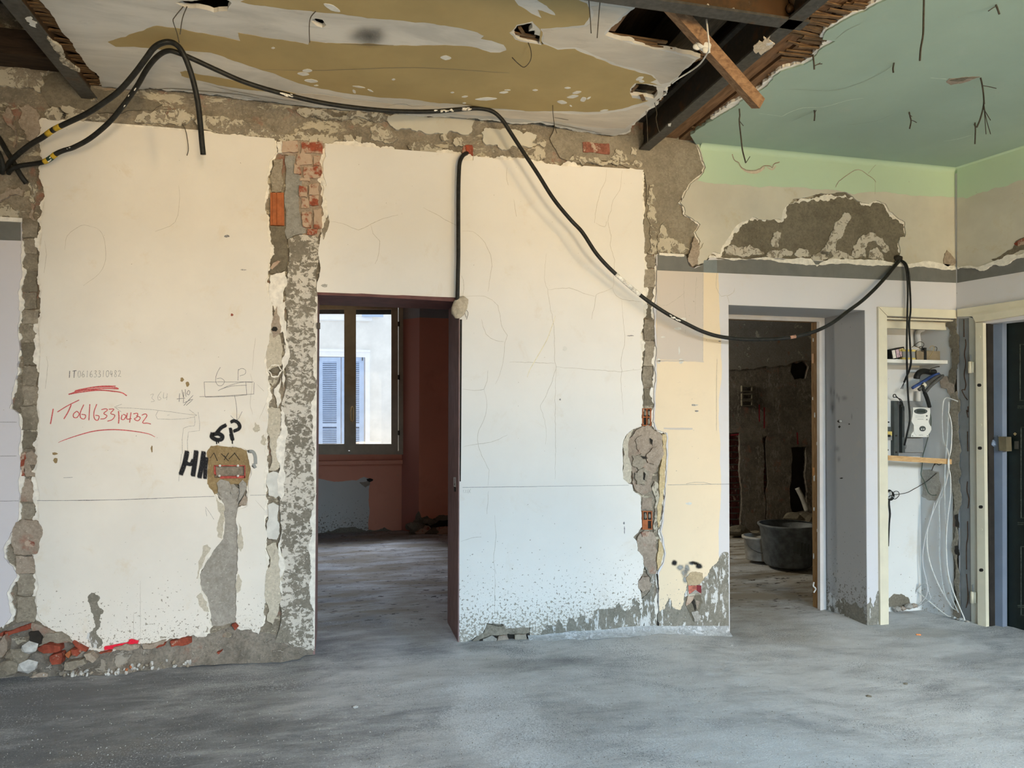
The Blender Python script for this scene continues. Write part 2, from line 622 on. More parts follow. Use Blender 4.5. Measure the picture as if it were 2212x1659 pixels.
FLOOR = m_floor([_F(1075, 1560, .28, .75, 'dust', 1), _F(1280, 1480, .5, .35, 'dust', .5), _F(960, 1490, .30, .18, 'dust', .5), _F(1420, 1620, .9, .25, 'dust', .5), _F(770, 1345, .30, .22, 'wet', .8), _F(800, 1325, .28, .08, 'wet', .6), _F(1170, 1430, .40, .10, 'wet', .5), _F(300, 1600, .8, .22, 'wet', .55),
                 _F(120, 1500, .45, .10, 'wet', .6), _F(600, 1500, .4, .2, 'wet', .35), _F(900, 1330, .25, .8, 'dirt', .8), _F(1650, 1330, .5, .5, 'dirt', .8), _F(1990, 1340, .3, .15, 'dirt', .6), _F(1000, 1440, .5, .2, 'dirt', .35), _F(2100, 1390, .3, .1, 'wet', .5)])
STEEL = m_steel('painted_steel', (.050, .048, .042), (.085, .08, .07), .2)
RUST = m_steel('rusty_steel', (.055, .036, .02), (.09, .052, .024), .5)
WEB_SHADE = m_steel('shaded_steel_web', (.028, .024, .02), (.045, .036, .028), .3)  # darkened so the colour carries the deep shade on the right beam's web
TIMBER = m_wood('old_brown_timber', (.11, .055, .025), (.24, .13, .065), (3, .4, 3))
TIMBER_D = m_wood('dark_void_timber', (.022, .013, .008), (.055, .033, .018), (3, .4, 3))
LATH = m_wood('split_lath', (.085, .047, .022), (.20, .12, .058), (1, 3, 3))
BATTEN = m_wood('sawn_batten', (.15, .08, .04), (.31, .18, .092), (1.2, 4, 4))
CABLE = m_plain('black_cable_sheath', (.018, .018, .016), .3, 40, .5, .25, bump=.05)
CABLE_G = m_plain('grey_cable_sheath', (.10, .095, .085), .2, 40, .5, .4, bump=.05)
CABLE_W = m_plain('white_cable_sheath', (.78, .76, .70), .08, 30, .5, .4, bump=.05)
CABLE_U = m_plain('blue_cable_sheath', (.035, .07, .22), .2, 30, .5, .4, bump=.05)
PAINTW = m_plain('white_paint_marks', (.80, .77, .70), .2, 60, .8)
TAPE_Y = m_plain('yellow_tape', (.55, .36, .03), .1, 30, .5)
TAPE_G = m_plain('dark_green_tape', (.02, .06, .045), .1, 30, .5)
WIRE = m_plain('rusty_iron_wire', (.065, .055, .042), .2, 60, .7)
CASING = m_plain('cream_gloss_paint', (.74, .67, .50), .03, 8, .45, .4, bump=.03)
CASING_W = m_plain('white_gloss_paint', (.76, .715, .68), .04, 8, .5, .4, bump=.04)
JAMBWOOD = m_wood('worn_brown_jamb', (.20, .10, .035), (.36, .21, .09), (4, 4, .5))
BURG = m_plain('burgundy_lining_paint', (.135, .055, .05), .15, 12, .6)
MAUVE = m_plain('mauve_brown_reveal_paint', (.28, .175, .16), .18, 16, .75, st=(3, 3, .6))
PINK = m_plaster('terracotta_wall_paint', (.72, .32, .21), speck=0, seed=11, mott=.08, tint=(.42, .15, .09))
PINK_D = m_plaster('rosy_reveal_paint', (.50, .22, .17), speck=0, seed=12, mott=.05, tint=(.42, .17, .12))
GREYUP = m_plain('slate_grey_paint', (.30, .31, .31), .04, 8, .8)
WINWOOD = m_plain('beige_window_paint', (.42, .36, .255), .06, 10, .5, .35, bump=.03)
BLIND = m_plain('dark_roller_blind', (.10, .11, .115), .1, 30, .7)
BRASS = m_plain('brass', (.62, .47, .24), .1, 30, .35, .5, .7)
HINGE = m_plain('dark_iron', (.06, .05, .04), .2, 40, .5, .4, .5)
FACADE = m_plain('pale_render', (.80, .80, .77), .05, 2.5, .9)
FACADE_T = m_plain('white_stone_trim', (.84, .86, .88), .03, 5, .8)
SHUT = m_plain('pale_blue_shutter', (.44, .56, .76), .04, 6, .6)
SHUT_D = m_plain('shutter_gap', (.20, .27, .38), .05, 6, .7)
BLACKM = m_plain('black_spray_paint', (.018, .018, .02), .2, 40, .7)
BATH = m_mortar('hacked_bathroom_wall', (.125, .105, .085), (.29, .25, .205), rem=.35, remcol=(.35, .31, .265), rs=26, st=(1.5, 1, .6), seed=10, red=.35)
TUB = m_plain('grey_rubber_tub', (.13, .14, .145), .25, 14, .6, .35)
PAIL = m_plain('dirty_white_pail', (.42, .40, .36), .2, 10, .5, .35)
LABELM = m_plain('brown_pail_label', (.22, .15, .07), .15, 30, .6)
METER = m_plain('ivory_meter_plastic', (.78, .755, .68), .03, 10, .4, .4, bump=.02)
GREYPL = m_plain('grey_plastic', (.27, .27, .26), .06, 12, .55, .35)
GREYPL_D = m_plain('dark_grey_plastic', (.075, .085, .08), .1, 12, .5, .35)
SCREEN = m_plain('grey_green_display', (.05, .06, .05), .1, 20, .2, .5)
SHELFW = m_plain('white_shelf_paint', (.75, .72, .65), .05, 10, .5)
BOXBR = m_plain('tan_box_plastic', (.26, .20, .125), .1, 15, .6)
YELLOWM = m_plain('yellow_terminal', (.68, .52, .15), .1, 15, .5)
STEELG = m_plain('grey_painted_frame', (.25, .25, .245), .06, 10, .6)
BLUEG = m_plain('blue_grey_door_edge', (.22, .26, .33), .05, 6, .45, .4)
BRICK_SHADE = m_brick('shaded_brick', (.15, .04, .03), .15)  # brick darkened in colour to stand for the shade inside the chases
DOORG = m_plain('dark_green_door_paint', (.005, .011, .009), .2, 12, .4, .4)
RUSTL = m_plain('rust_streak', (.10, .055, .035), .2, 40, .9)
CRACK = m_plain('hairline_crack', (.50, .45, .37), .15, 60, .95)
PENCIL = m_plain('pencil_line', (.27, .26, .25), .3, 160, .9)
PENCIL_L = m_plain('faint_pencil_line', (.45, .43, .39), .3, 160, .9)
REDPEN = m_plain('red_crayon', (.62, .13, .13), .25, 140, .9)
REDSPR = m_plain('red_spray', (.75, .03, .06), .1, 60, .8)
STONE = m_plain('pale_rubble_stone', (.52, .51, .48), .2, 25, .9, bump=.5)
BUTT = m_plain('orange_stub', (.80, .28, .09), .1, 30, .7)


def m_spray(name, col):
    """paint with a soft overspray edge: the cover attribute thins out towards the rim"""
    n = NT(name, .8, .2)
    at = n.n('ShaderNodeAttribute', attribute_name='cover')
    tr = n.n('ShaderNodeBsdfTransparent')
    mx = n.n('ShaderNodeMixShader')
    f = n.math('MULTIPLY', n.step(at.outputs['Fac'], .0, .75), n.step(n.noise(150, 3), .1, .45))
    n.put(mx.inputs[0], f)
    n.t.links.new(tr.outputs[0], mx.inputs[1])
    n.t.links.new(n.b.outputs[0], mx.inputs[2])
    n.t.links.new(mx.outputs[0], n.t.nodes['Material Output'].inputs['Surface'])
    n.put(n.b.inputs['Base Color'], col)
    return n.m


SPRAY = m_spray('black_spray_overspray', (.018, .018, .02, 1))
SPRAY_G = m_spray('grey_spray_overspray', (.30, .31, .30, 1))


def glass(name):
    m = bpy.data.materials.new(name)
    m.use_nodes = True
    t = m.node_tree
    t.nodes.remove(t.nodes['Principled BSDF'])
    tr = t.nodes.new('ShaderNodeBsdfTransparent')
    gl = t.nodes.new('ShaderNodeBsdfGlossy')
    gl.inputs['Roughness'].default_value = .02
    mx = t.nodes.new('ShaderNodeMixShader')
    mx.inputs[0].default_value = .06
    t.links.new(tr.outputs[0], mx.inputs[1]); t.links.new(gl.outputs[0], mx.inputs[2])
    t.links.new(mx.outputs[0], t.nodes['Material Output'].inputs['Surface'])
    return m


GLASS = glass('window_glass')


# ------------------------------------------------------------------ shell: levels and openings
def ipl(x, pts):
    if x <= pts[0][0]: return pts[0][1]
    for (a, b), (c, d) in zip(pts, pts[1:]):
        if x <= c:
            t = (x - a) / (c - a)
            t = t * t * (3 - 2 * t)
            return b + (d - b) * t
    return pts[-1][1]


_r0, _nr = ray(1783, 1000), W(1871, 1000).x
T = EYE.y + _r0.y * (_nr - EYE.x) / _r0.x             # thickness of the main wall
FL = [(W(990, 1388).x, 0.0)] + [(W(x, y).x, W(x, y).z) for x, y in ((1390, 1366), (1575, 1369), (1885, 1351))]


def fz(x, y=0.0):
    return ipl(x, FL)


D1L, D1R, D1T = W(682, 1000).x, W(992, 1000).x, W(838, 638).z
NL, NR, NTOP = W(1575, 1000).x, W(1871, 1000).x, W(1722, 664).z
CL, CR, CT = W(1917, 1000).x, W(2064, 1000).x, W(1990, 692).z
YP = H(905, 1152, 0.0).y                             # rear wall of the pink room
YD = H(1620, 1152, fz(2.5)).y                        # rear wall of the dark room


def grid_lines(a, b, step, fix=()):
    n = max(1, int(round((b - a) / step)))
    xs = list(np.linspace(a, b, n + 1))
    for f in fix:
        if a < f < b:
            xs[min(range(len(xs)), key=lambda i: abs(xs[i] - f))] = f
    return xs


# ------------------------------------------------------------------ main wall (stripped masonry behind all plaster)
def build_wall_back():
    xs = grid_lines(X_L, CORNER.x, .03, (D1L, D1R, NL, NR, CL, CR))
    zs = grid_lines(-.3, Z_T, .03, (D1T, NTOP, CT))
    openings = ((D1L, D1R, D1T), (NL, NR, NTOP), (CL, CR, CT))

    def is_open(x, z):
        return any(a < x < b and z < t for a, b, t in openings)
    vs_, fs, idx = [], [], {}
    for i, x in enumerate(xs):
        for j, z in enumerate(zs):
            nz = mnoise.fractal(V((x * 5, 3.3, z * 5)), 1, 2, 4) * .010 + mnoise.noise(V((x * 25, 1, z * 25))) * .004
            idx[i, j] = len(vs_)
            vs_.append(V((x, min(.034, max(.012, .023 + nz)), z)))
    for i in range(len(xs) - 1):
        for j in range(len(zs) - 1):
            if not is_open((xs[i] + xs[i + 1]) / 2, (zs[j] + zs[j + 1]) / 2):
                fs.append((idx[i, j], idx[i + 1, j], idx[i + 1, j + 1], idx[i, j + 1]))
    parts = [(vs_, fs)]

    def bx(x0, x1, z0, z1, y0=.036, y1=T):
        parts.append(box_data(((x0 + x1) / 2, (y0 + y1) / 2, (z0 + z1) / 2), x1 - x0, y1 - y0, z1 - z0))
    bx(X_L, D1L, -.3, Z_T); bx(D1L, D1R, D1T, Z_T); bx(D1R, NL, -.3, Z_T)
    bx(NL, NR, NTOP, Z_T); bx(NR, CL, -.3, Z_T); bx(CL, CORNER.x + .25, CT, Z_T); bx(CR + .002, CORNER.x + .25, -.3, CT)
    o = join('wall_back', parts, BASE)
    return tag(o, 'main wall stripped to masonry behind broken plaster', kind='structure')


wall_back = build_wall_back()

# reveals of the two openings
def quad_box(name, x0, x1, y0, y1, z0, z1, mat, parent):
    return box(name, ((x0 + x1) / 2, (y0 + y1) / 2, (z0 + z1) / 2), (x1 - x0, y1 - y0, z1 - z0), mat, parent)


quad_box('door_reveal', D1R - .004, D1R + .012, .002, T, -.05, D1T, MAUVE, wall_back)
quad_box('door_reveal', D1L - .012, D1L + .004, .002, T, -.05, D1T, MAUVE, wall_back)
quad_box('door_soffit', D1L, D1R, .004, T, D1T - .010, D1T + .01, BURG, wall_back)
slab('lining_strip', wall_back, BURG, [(687, 631.5, 0), (755, 635, 0), (780, 634, 0), (850, 638, 0), (870, 637.5, 0), (986, 643.5, 0), (991, 652, 0), (940, 649, 0), (800, 641, 0), (687, 637, 0)], onW(-.004), (0, .03, 0))
slab('lining_strip', wall_back, m_plain('black_gap', (.02, .016, .014), .2, 30, .9), [(993.5, 690, 0), (998, 690, 0), (997.5, 760, 0), (997, 830, 0), (996.5, 930, 0), (995.5, 1040, 0), (993, 1040, 0)], onW(-.0025), (0, .02, 0))
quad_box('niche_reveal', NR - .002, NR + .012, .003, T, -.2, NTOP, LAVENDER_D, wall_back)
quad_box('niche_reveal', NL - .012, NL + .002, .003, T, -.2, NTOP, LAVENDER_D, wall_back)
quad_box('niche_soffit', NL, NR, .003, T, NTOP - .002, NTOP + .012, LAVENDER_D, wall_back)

# ------------------------------------------------------------------ floor
def build_floor():
    xs = grid_lines(X_L, -2.1, .2) + grid_lines(-2.1, 5.3, .026)[1:] + grid_lines(5.3, 7.4, .3)[1:]
    ys = grid_lines(Y_R, -3.1, .25) + grid_lines(-3.1, .45, .026)[1:] + grid_lines(.45, 6.0, .07)[1:]
    vs_, fs = [], []
    n = len(ys)
    for x in xs:
        for y in ys:
            a = mnoise.fractal(V((x * .9, y * .9, 0)), 1, 2, 4) * .012 + mnoise.fractal(V((x * 6, y * 9, 4)), .8, 2, 3) * .0035
            vs_.append((x, y, fz(x) + a))
    for i in range(len(xs) - 1):
        for j in range(n - 1):
            fs.append((i * n + j, (i + 1) * n + j, (i + 1) * n + j + 1, i * n + j + 1))
    o = mesh('floor', vs_, fs, FLOOR, smooth=True)
    return tag(o, 'rough grey concrete screed floor', kind='structure')


floor = build_floor()

# ------------------------------------------------------------------ rear and left wall of the room, upper deck
def struct_boxes(name, label, boxes, mat, parent=None):
    o = join(name, [box_data(c, *s) for c, s in boxes], mat, parent)
    return tag(o, label, kind='structure')


def bb(x0, x1, y0, y1, z0, z1):
    return ((x0 + x1) / 2, (y0 + y1) / 2, (z0 + z1) / 2), (x1 - x0, y1 - y0, z1 - z0)


def rear(x0, x1, z0, z1): return bb(x0, x1, Y_R - .2, Y_R, z0, z1)


wins = WINS
struct_boxes('wall_rear', 'plastered rear wall with two tall window openings',
             [rear(X_L - .2, wins[0][0], -.3, Z_T), rear(wins[0][1], wins[1][0], -.3, Z_T), rear(wins[1][1], 7.6, -.3, Z_T)]
             + [rear(X_L - .2, 7.6, Z_T, 10)] + [rear(a, b, -.3, .40) for a, b in wins] + [rear(a, b, 3.12, Z_T) for a, b in wins], WHITE)  # part above the deck is unseen, added to stop sky_light passing over
struct_boxes('wall_left', 'plastered left wall of the room', [bb(X_L - .2, X_L, Y_R, T, -.3, Z_T)], WHITE)


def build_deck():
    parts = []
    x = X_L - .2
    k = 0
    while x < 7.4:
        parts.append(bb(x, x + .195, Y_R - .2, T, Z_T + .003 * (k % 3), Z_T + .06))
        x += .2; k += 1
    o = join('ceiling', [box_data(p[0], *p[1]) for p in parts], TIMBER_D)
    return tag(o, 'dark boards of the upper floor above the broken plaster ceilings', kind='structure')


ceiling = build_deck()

# ------------------------------------------------------------------ right wall with the entrance doorway
def PR(t, z, off=0.0):
    p = CORNER + RDIR * t + RNRM * off
    return V((p.x, p.y, z))


def t_of(px, off=0.0):
    p = RW(px, 1000, off) - CORNER
    return p.dot(RDIR)


T_D0 = t_of(2131)
T_D1 = T_D0 + 1.0
D3T = RW(2131, 699).z


def wall_piece(t0, t1, z0, z1, th=.24, off=0.0):
    vs_ = [PR(t, z, o) for o in (off, off - th) for t, z in ((t0, z0), (t1, z0), (t1, z1), (t0, z1))]
    return vs_, [(0, 1, 2, 3), (7, 6, 5, 4), (0, 4, 5, 1), (1, 5, 6, 2), (2, 6, 7, 3), (3, 7, 4, 0)]


wall_right = join('wall_right', [wall_piece(-.0, T_D0, -.3, D3T), wall_piece(-.25, T_D1, D3T, Z_T), wall_piece(T_D1, 8.2, -.3, Z_T)], LAVENDER)
tag(wall_right, 'right wall with old cream and mint paint above the grey band', kind='structure')


def clampW(z, lim=-.002):
    def f(x, y):
        p = H(x, y, z)
        if p.y > lim:
            p = V((p.x, lim, p.z))
        return p
    return f


# ------------------------------------------------------------------ plaster ceilings
def E(p): return (0, 0, 0, p)                        # fixed 3D point, straight edge
UC = clampW(ZC)
pL, pR = H(84, 0, ZC), H(1372, 18, ZC)
hole1 = [(378, 6), (392, 2), (430, 0), (470, -8), (500, 6), (492, 24), (462, 27), (430, 18), (400, 16)]
hole2 = [(672, 46), (682, 40), (697, 43), (705, 54), (696, 60), (683, 55)]
hole3 = [(1103, 70), (1117, 56), (1148, 50), (1150, 60), (1142, 68), (1156, 66), (1154, 74), (1166, 78), (1163, 95), (1140, 90), (1118, 84)]
hole4 = [(1362, 206), (1363, 192), (1374, 181), (1396, 182), (1418, 188), (1420, 204), (1412, 213), (1384, 208)]
mid_poly = [(225, 194), (262, 196), (300, 193), (350, 190), (420, 197), (490, 206), (550, 215), (626, 229), (700, 234), (763, 239), (836, 244), (940, 250),
            (1040, 257), (1100, 263), (1168, 262), (1211, 274), (1262, 283), (1300, 291), (1328, 294), (1353, 286),
            (1370, 265), (1399, 235), (1418, 218), (1430, 208), (1447, 182), (1472, 158), (1495, 138), (1513, 125),
            (1440, 108), (1380, 96), (1330, 84), (1307, 76), (1322, 58), (1345, 37), (1370, 19, 0), E(V((pR.x, Y_R, ZC))), E(V((pL.x, Y_R, ZC))),
            (84, 0), (114, 35), (149, 84), (187, 142)]
mid = slab('plaster_panel', ceiling, SKIM, mid_poly, UC, (0, 0, .022), rag=.10, step=.02, seed=11, holes=[hole1, hole2, hole3, hole4])
slab('plaster_edge', mid, EDGE, grow(mid_poly[:34], 3)[:25] + [(1436, 186), (1424, 216), (1392, 240), (1350, 276), (900, 230), (300, 180)], clampW(ZC + .008), (0, 0, .014), rag=.2, seed=12)

green_poly = [(1491, 292), (1540, 261), (1575, 238), (1607, 215), (1643, 196), (1669, 173), (1686, 156), (1712, 148), (1736, 141), (1756, 129), (1766, 115),
              (1805, 89), (1777, 86), (1784, 69), (1803, 57), (1835, 39), (1866, 26), (1890, 12), (1916, 0, 0)]
gP = H(1916, 0, ZC)
green_poly += [E(V((gP.x + .25, Y_R, ZC))), E(V((7.0, Y_R, ZC))), E(PR(-.03, ZC, -.05)), E(V((W(1505, 320).x, .008, ZC)))]
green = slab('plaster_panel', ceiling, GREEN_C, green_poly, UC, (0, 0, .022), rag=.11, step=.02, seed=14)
slab('plaster_edge', green, EDGE, [(p[0] - 5, p[1] - 5) for p in green_poly[1:19]] + [(1930, 10), (1850, 70), (1780, 130), (1700, 190), (1560, 275)], clampW(ZC + .008), (0, 0, .016), rag=.22, seed=15)
# rest of the ceilings out of view
slab('plaster_panel', ceiling, SKIM, [E(V((X_L, Y_R, ZC))), E(V((-2.2, Y_R, ZC))), E(V((-2.2, -.05, ZC))), E(V((X_L, -.05, ZC)))], UC, (0, 0, .022))

# ochre paint left between the skim repairs
yel = [
    [(233, 91), (253, 84), (311, 66), (339, 56), (395, 63), (456, 76), (519, 89), (514, 71), (550, 77), (610, 86), (666, 97), (668, 88), (727, 94), (841, 98), (925, 98), (1006, 100),
     (1031, 104), (1060, 114), (1080, 114), (1094, 109), (1088, 97), (1062, 88), (1039, 84), (1046, 78), (1031, 70), (1000, 62), (960, 55), (897, 49), (860, 44), (760, 34), (671, 24), (600, 17), (550, 11),
     (520, 4), (560, -14), (800, -34), (1000, -30), (1105, -6), (1120, 12), (1170, 40), (1162, 22), (1200, 34), (1196, 26), (1160, 0), (1180, -10), (1240, -4), (1268, 8), (1275, 35), (1262, 54), (1227, 58), (1168, 62), (1168, 94), (1205, 108),
     (1242, 106), (1275, 120), (1328, 142), (1371, 153), (1406, 163), (1418, 172), (1404, 178), (1429, 186), (1396, 181), (1372, 180), (1361, 192), (1361, 202), (1366, 212), (1400, 218), (1372, 226), (1344, 235), (1310, 240),
     (1200, 240), (1110, 237), (1031, 231), (930, 221), (823, 211), (763, 204), (710, 194), (671, 187), (618, 170), (590, 158), (550, 146), (506, 132), (456, 114), (380, 110), (289, 101), (250, 101)],
    [(389, 156), (400, 153), (440, 163), (520, 178), (560, 188), (640, 203), (560, 196), (470, 184), (420, 172), (392, 164)],
]
hole3b = [(1100, 71), (1116, 54), (1150, 46), (1172, 70), (1170, 98), (1140, 93), (1113, 86)]
for i, p in enumerate(yel):
    slab('ochre_paint', mid, OCHRE, p, clampW(ZC - .0012), (0, 0, .0012), rag=.06, step=.03, seed=20 + i, holes=[hole3b] if i == 0 else [])
chips = [(717, 17, 20, 6, 25), (655, 160, 13, 4, 5), (664, 153, 11, 4, 0), (672, 175, 15, 4, 5), (683, 185, 5, 1.5, 0), (590, 104, 4, 2, 0), (963, 125, 12, 5, 5), (977, 200, 4, 1.5, 0), (1004, 209, 7, 2, -5),
         (1050, 214, 24, 3.5, -2), (1088, 200, 10, 2.5, -3), (1096, 195, 7, 1.5, 0), (1226, 190, 7, 2, 0), (1246, 200, 10, 3, -10), (1237, 209, 13, 3.5, -8), (1214, 221, 11, 4, 8), (1260, 215, 7, 5, -20), (1272, 212, 5, 2, -30),
         (1305, 239, 9, 2, -8), (1382, 170, 9, 4, -20), (1386, 176, 6, 3, 0), (1156, 195, 6, 2, 0), (850, 172, 4, 2, 0), (1233, 229, 3, 1.5, 30), (1003, 223, 4, 1.5, 0), (765, 198, 5, 3, 50), (775, 188, 14, 1.8, 8), (800, 196, 7, 1.6, 25)]
for cx, cy, a, b, r in chips:
    ca, sa = math.cos(math.radians(r)), math.sin(math.radians(r))
    pts = []
    for k in range(12):
        t = 2 * math.pi * k / 12
        e = (a * math.cos(t), b * math.sin(t) * (1 - .35 * abs(math.cos(t))))
        pts.append((cx + e[0] * ca - e[1] * sa, cy + e[0] * sa + e[1] * ca))
    slab('white_chip', mid, GESSO, pts, clampW(ZC - .003), (0, 0, .003), rag=.04, seed=int(cx))
# pale skim smears, stains
for i, (p, m) in enumerate([
    ([(560, 190), (700, 205), (763, 216), (880, 228), (1010, 236), (1100, 240), (1200, 244), (1300, 246), (1350, 240), (1392, 226), (1404, 232), (1380, 256), (1350, 278), (1290, 276), (1200, 262), (1100, 256), (900, 240), (760, 230), (620, 215)], m_skim('pale_skim', (.52, .46, .375), (.66, .59, .48), 21)),
    ([(1172, 64), (1228, 62), (1266, 58), (1282, 34), (1276, 14), (1300, 12), (1360, 20), (1340, 36), (1318, 58), (1304, 76), (1320, 86), (1372, 97), (1430, 110), (1500, 128), (1488, 140), (1446, 178), (1428, 182), (1412, 162), (1372, 148), (1330, 138), (1276, 115), (1244, 102), (1206, 104), (1172, 90)], m_skim('pale_skim_warm', (.52, .465, .38), (.66, .595, .49), 23)),
]):
    slab('skim_patch', mid, m, p, clampW(ZC - .0008), (0, 0, .0008), rag=.07, step=.03, seed=40 + i)
SOOT = m_spray('soot_stain', (.10, .095, .085, 1))


def soft_patch(name, parent, mat, cx, cy, rx, ry, U, n=20, peak=.8, seed=0):
    """thin disc whose cover attribute falls to zero at the rim"""
    vs_ = [U(cx, cy)]; cov = [peak]; fs = []
    rings = ((.4, peak * .7), (.7, peak * .3), (1.0, 0))
    for rr, cv in rings:
        for k in range(n):
            a = 2 * math.pi * k / n
            q = 1 + .25 * mnoise.noise(V((math.cos(a) * 1.5, math.sin(a) * 1.5, seed)))
            vs_.append(U(cx + rx * rr * q * math.cos(a), cy + ry * rr * q * math.sin(a))); cov.append(cv)
    for k in range(n):
        k2 = (k + 1) % n
        fs.append((0, 1 + k, 1 + k2))
        for r_ in range(2):
            o = 1 + r_ * n
            fs.append((o + k, o + n + k, o + n + k2, o + k2))
    ob = mesh(name, vs_, fs, mat, parent)
    at = ob.data.attributes.new('cover', 'FLOAT', 'POINT')
    at.data.foreach_set('value', cov)
    return ob


soft_patch('soot_stain', mid, SOOT, 798, 78, 62, 30, clampW(ZC - .0025), peak=.5)
# cove of the mint ceiling along both walls
def cove(name, base, d, nrm, L, mat, r=.035, k=7):
    vs_, fs = [], []
    for i in range(k + 1):
        a = math.pi / 2 * i / k
        o = r * (1 - math.sin(a)); z = ZC - r * (1 - math.cos(a))
        for t in (0, L):
            p = base + d * t + nrm * (o + .0005)
            vs_.append(V((p.x, p.y, z - .0008)))
    for i in range(k):
        fs.append((2 * i, 2 * i + 2, 2 * i + 3, 2 * i + 1))
    return mesh(name, vs_, fs, mat, ceiling, smooth=True)


x0 = W(1512, 320).x
cove('cove', V((x0, -.001, 0)), V((1, 0, 0)), V((0, -1, 0)), CORNER.x - x0, GREEN)
cove('cove', CORNER, RDIR, RNRM, 6.5, GREEN)
# house fronts and street outside the rear windows: they close the view to the low sky
struct_boxes('wall_street', 'warm house fronts across the street outside the rear windows', [bb(-30, 34, -18.3, -18, -9, 9)], m_plain('warm_house_front', (.50, .38, .24), .1, 1, .9))
struct_boxes('floor_street', 'street paving far below the rear windows', [bb(-30, 34, -18, Y_R - .3, -9.3, -9)], m_plain('street_paving', (.28, .26, .23), .1, 1, .9))

for i, (a, b) in enumerate(WINS):
    m_ = (a + b) / 2
    tag(join('window_%d' % (i + 2), [box_data(*(lambda q: (q[0], *q[1]))(bb(x0, x1, Y_R - .14, Y_R - .06, z0, z1))) for x0, x1, z0, z1 in (
        (a, a + .09, .40, 3.12), (b - .09, b, .40, 3.12), (m_ - .08, m_ + .08, .40, 3.12), (a, b, .40, .50), (a, b, 3.05, 3.12))], CASING_W), ('white two leaf window frame in the rear wall, the left one', 'white two leaf window frame in the rear wall, the right one')[i], kind='structure')


# ------------------------------------------------------------------ plaster on the main wall
PY = -.0                       # face of the plaster
EX = (0, .032, 0)
chase = [(568, 1345), (557, 1366), (537, 1355), (521, 1357), (511, 1345), (508, 1332), (511, 1281), (514, 1231), (515, 1184), (513, 1151), (513, 1103), (520, 1099), (533, 1094), (535, 1075),
         (536, 1053), (538, 1036), (544, 1019), (541, 1010), (538, 997), (535, 984), (533, 973), (524, 966), (513, 967), (502, 960), (492, 965), (472, 960), (455, 963), (448, 973), (448, 1032), (447, 1045),
         (457, 1058), (466, 1071), (483, 1088), (482, 1140), (480, 1164), (459, 1188), (442, 1218), (433, 1228), (430, 1251), (435, 1276), (448, 1294), (453, 1327), (456, 1352), (451, 1365)]
panA = [(93, 258, 0), (200, 267, 0), (330, 277, 0), (592, 299), (595, 312), (596, 330), (584, 345), (579, 370), (577, 400), (572, 430), (578, 470), (580, 520), (580, 580), (573, 610), (580, 640), (589, 690),
        (582, 740), (575, 800), (578, 830), (576, 870), (578, 910), (573, 950), (576, 1000), (572, 1040), (575, 1080), (570, 1120), (577, 1150), (572, 1190), (574, 1240), (570, 1300)] + chase + \
       [(418, 1367), (385, 1375), (359, 1380), (326, 1390), (296, 1390), (253, 1398), (223, 1403), (187, 1398), (154, 1382), (142, 1372), (116, 1362), (91, 1342), (80, 1320), (78, 1294), (81, 1256), (77, 1240),
        (77, 1180), (80, 1140), (82, 1100), (81, 1000), (84, 930), (82, 880), (85, 800), (84, 720), (88, 640), (84, 600), (86, 540), (90, 470), (88, 380), (91, 320)]
A = slab('plaster_panel', wall_back, WHITE_A, panA, onW(PY), EX, rag=.10, seed=1)
slab('plaster_edge', A, EDGE, grow(panA, 4.5), onW(.009), (0, .02, 0), rag=.22, seed=2)

panB = [(702, 310, 0), (850, 322, 0), (985, 332), (994, 334), (998, 346), (1022, 347), (1024, 337), (1062, 340), (1110, 345), (1130, 342), (1175, 352), (1215, 359), (1250, 362), (1262, 358, 0), (1390, 367),
        (1389, 470), (1390, 560), (1387, 640), (1388, 700), (1386, 760), (1388, 830), (1387, 880), (1386, 921), (1368, 927), (1354, 938), (1345, 961), (1346, 1002), (1346, 1034), (1358, 1045), (1366, 1047), (1368, 1060),
        (1384, 1072), (1384, 1088), (1386, 1113), (1387, 1138), (1378, 1151), (1368, 1161), (1375, 1168), (1377, 1189), (1389, 1204), (1389, 1239), (1379, 1254), (1382, 1272), (1388, 1300), (1389, 1366),
        (1280, 1374), (1146, 1386), (1146, 1355), (1110, 1357), (1092, 1357), (1084, 1347), (1051, 1346), (1044, 1367), (1018, 1382), (992, 1392, 0),
        (0, 0, 0, V((D1R, 0, W(998, 690).z))), (0, 0, 0, V((D1R, 0, D1T + .003))), (0, 0, 1, V((D1L, 0, D1T + .003))),
        (689, 600), (688, 540), (692, 512), (697, 515), (712, 481), (707, 455), (707, 433), (699, 421), (705, 401), (697, 374), (698, 358), (699, 348), (705, 338), (703, 320)]
B = slab('plaster_panel', wall_back, WHITE, panB, onW(PY), EX, rag=.08, seed=3)
slab('plaster_edge', B, EDGE, [(697, 305), (850, 318), (985, 328), (1030, 336), (1110, 340), (1250, 357), (1392, 366), (1393, 560), (1391, 700), (1391, 915), (1372, 922), (1356, 932), (1340, 960), (1341, 1036), (1356, 1050), (1366, 1064), (1382, 1080),
                               (1383, 1130), (1362, 1160), (1371, 1192), (1385, 1208), (1385, 1236), (1374, 1256), (1386, 1300), (1388, 1340), (1200, 1300), (1300, 700), (1100, 420), (740, 400), (740, 560), (694, 560), (684, 530), (692, 508), (703, 480), (700, 430), (692, 420), (690, 350), (696, 330)],
     onW(.010), (0, .02, 0), rag=.22, seed=4)

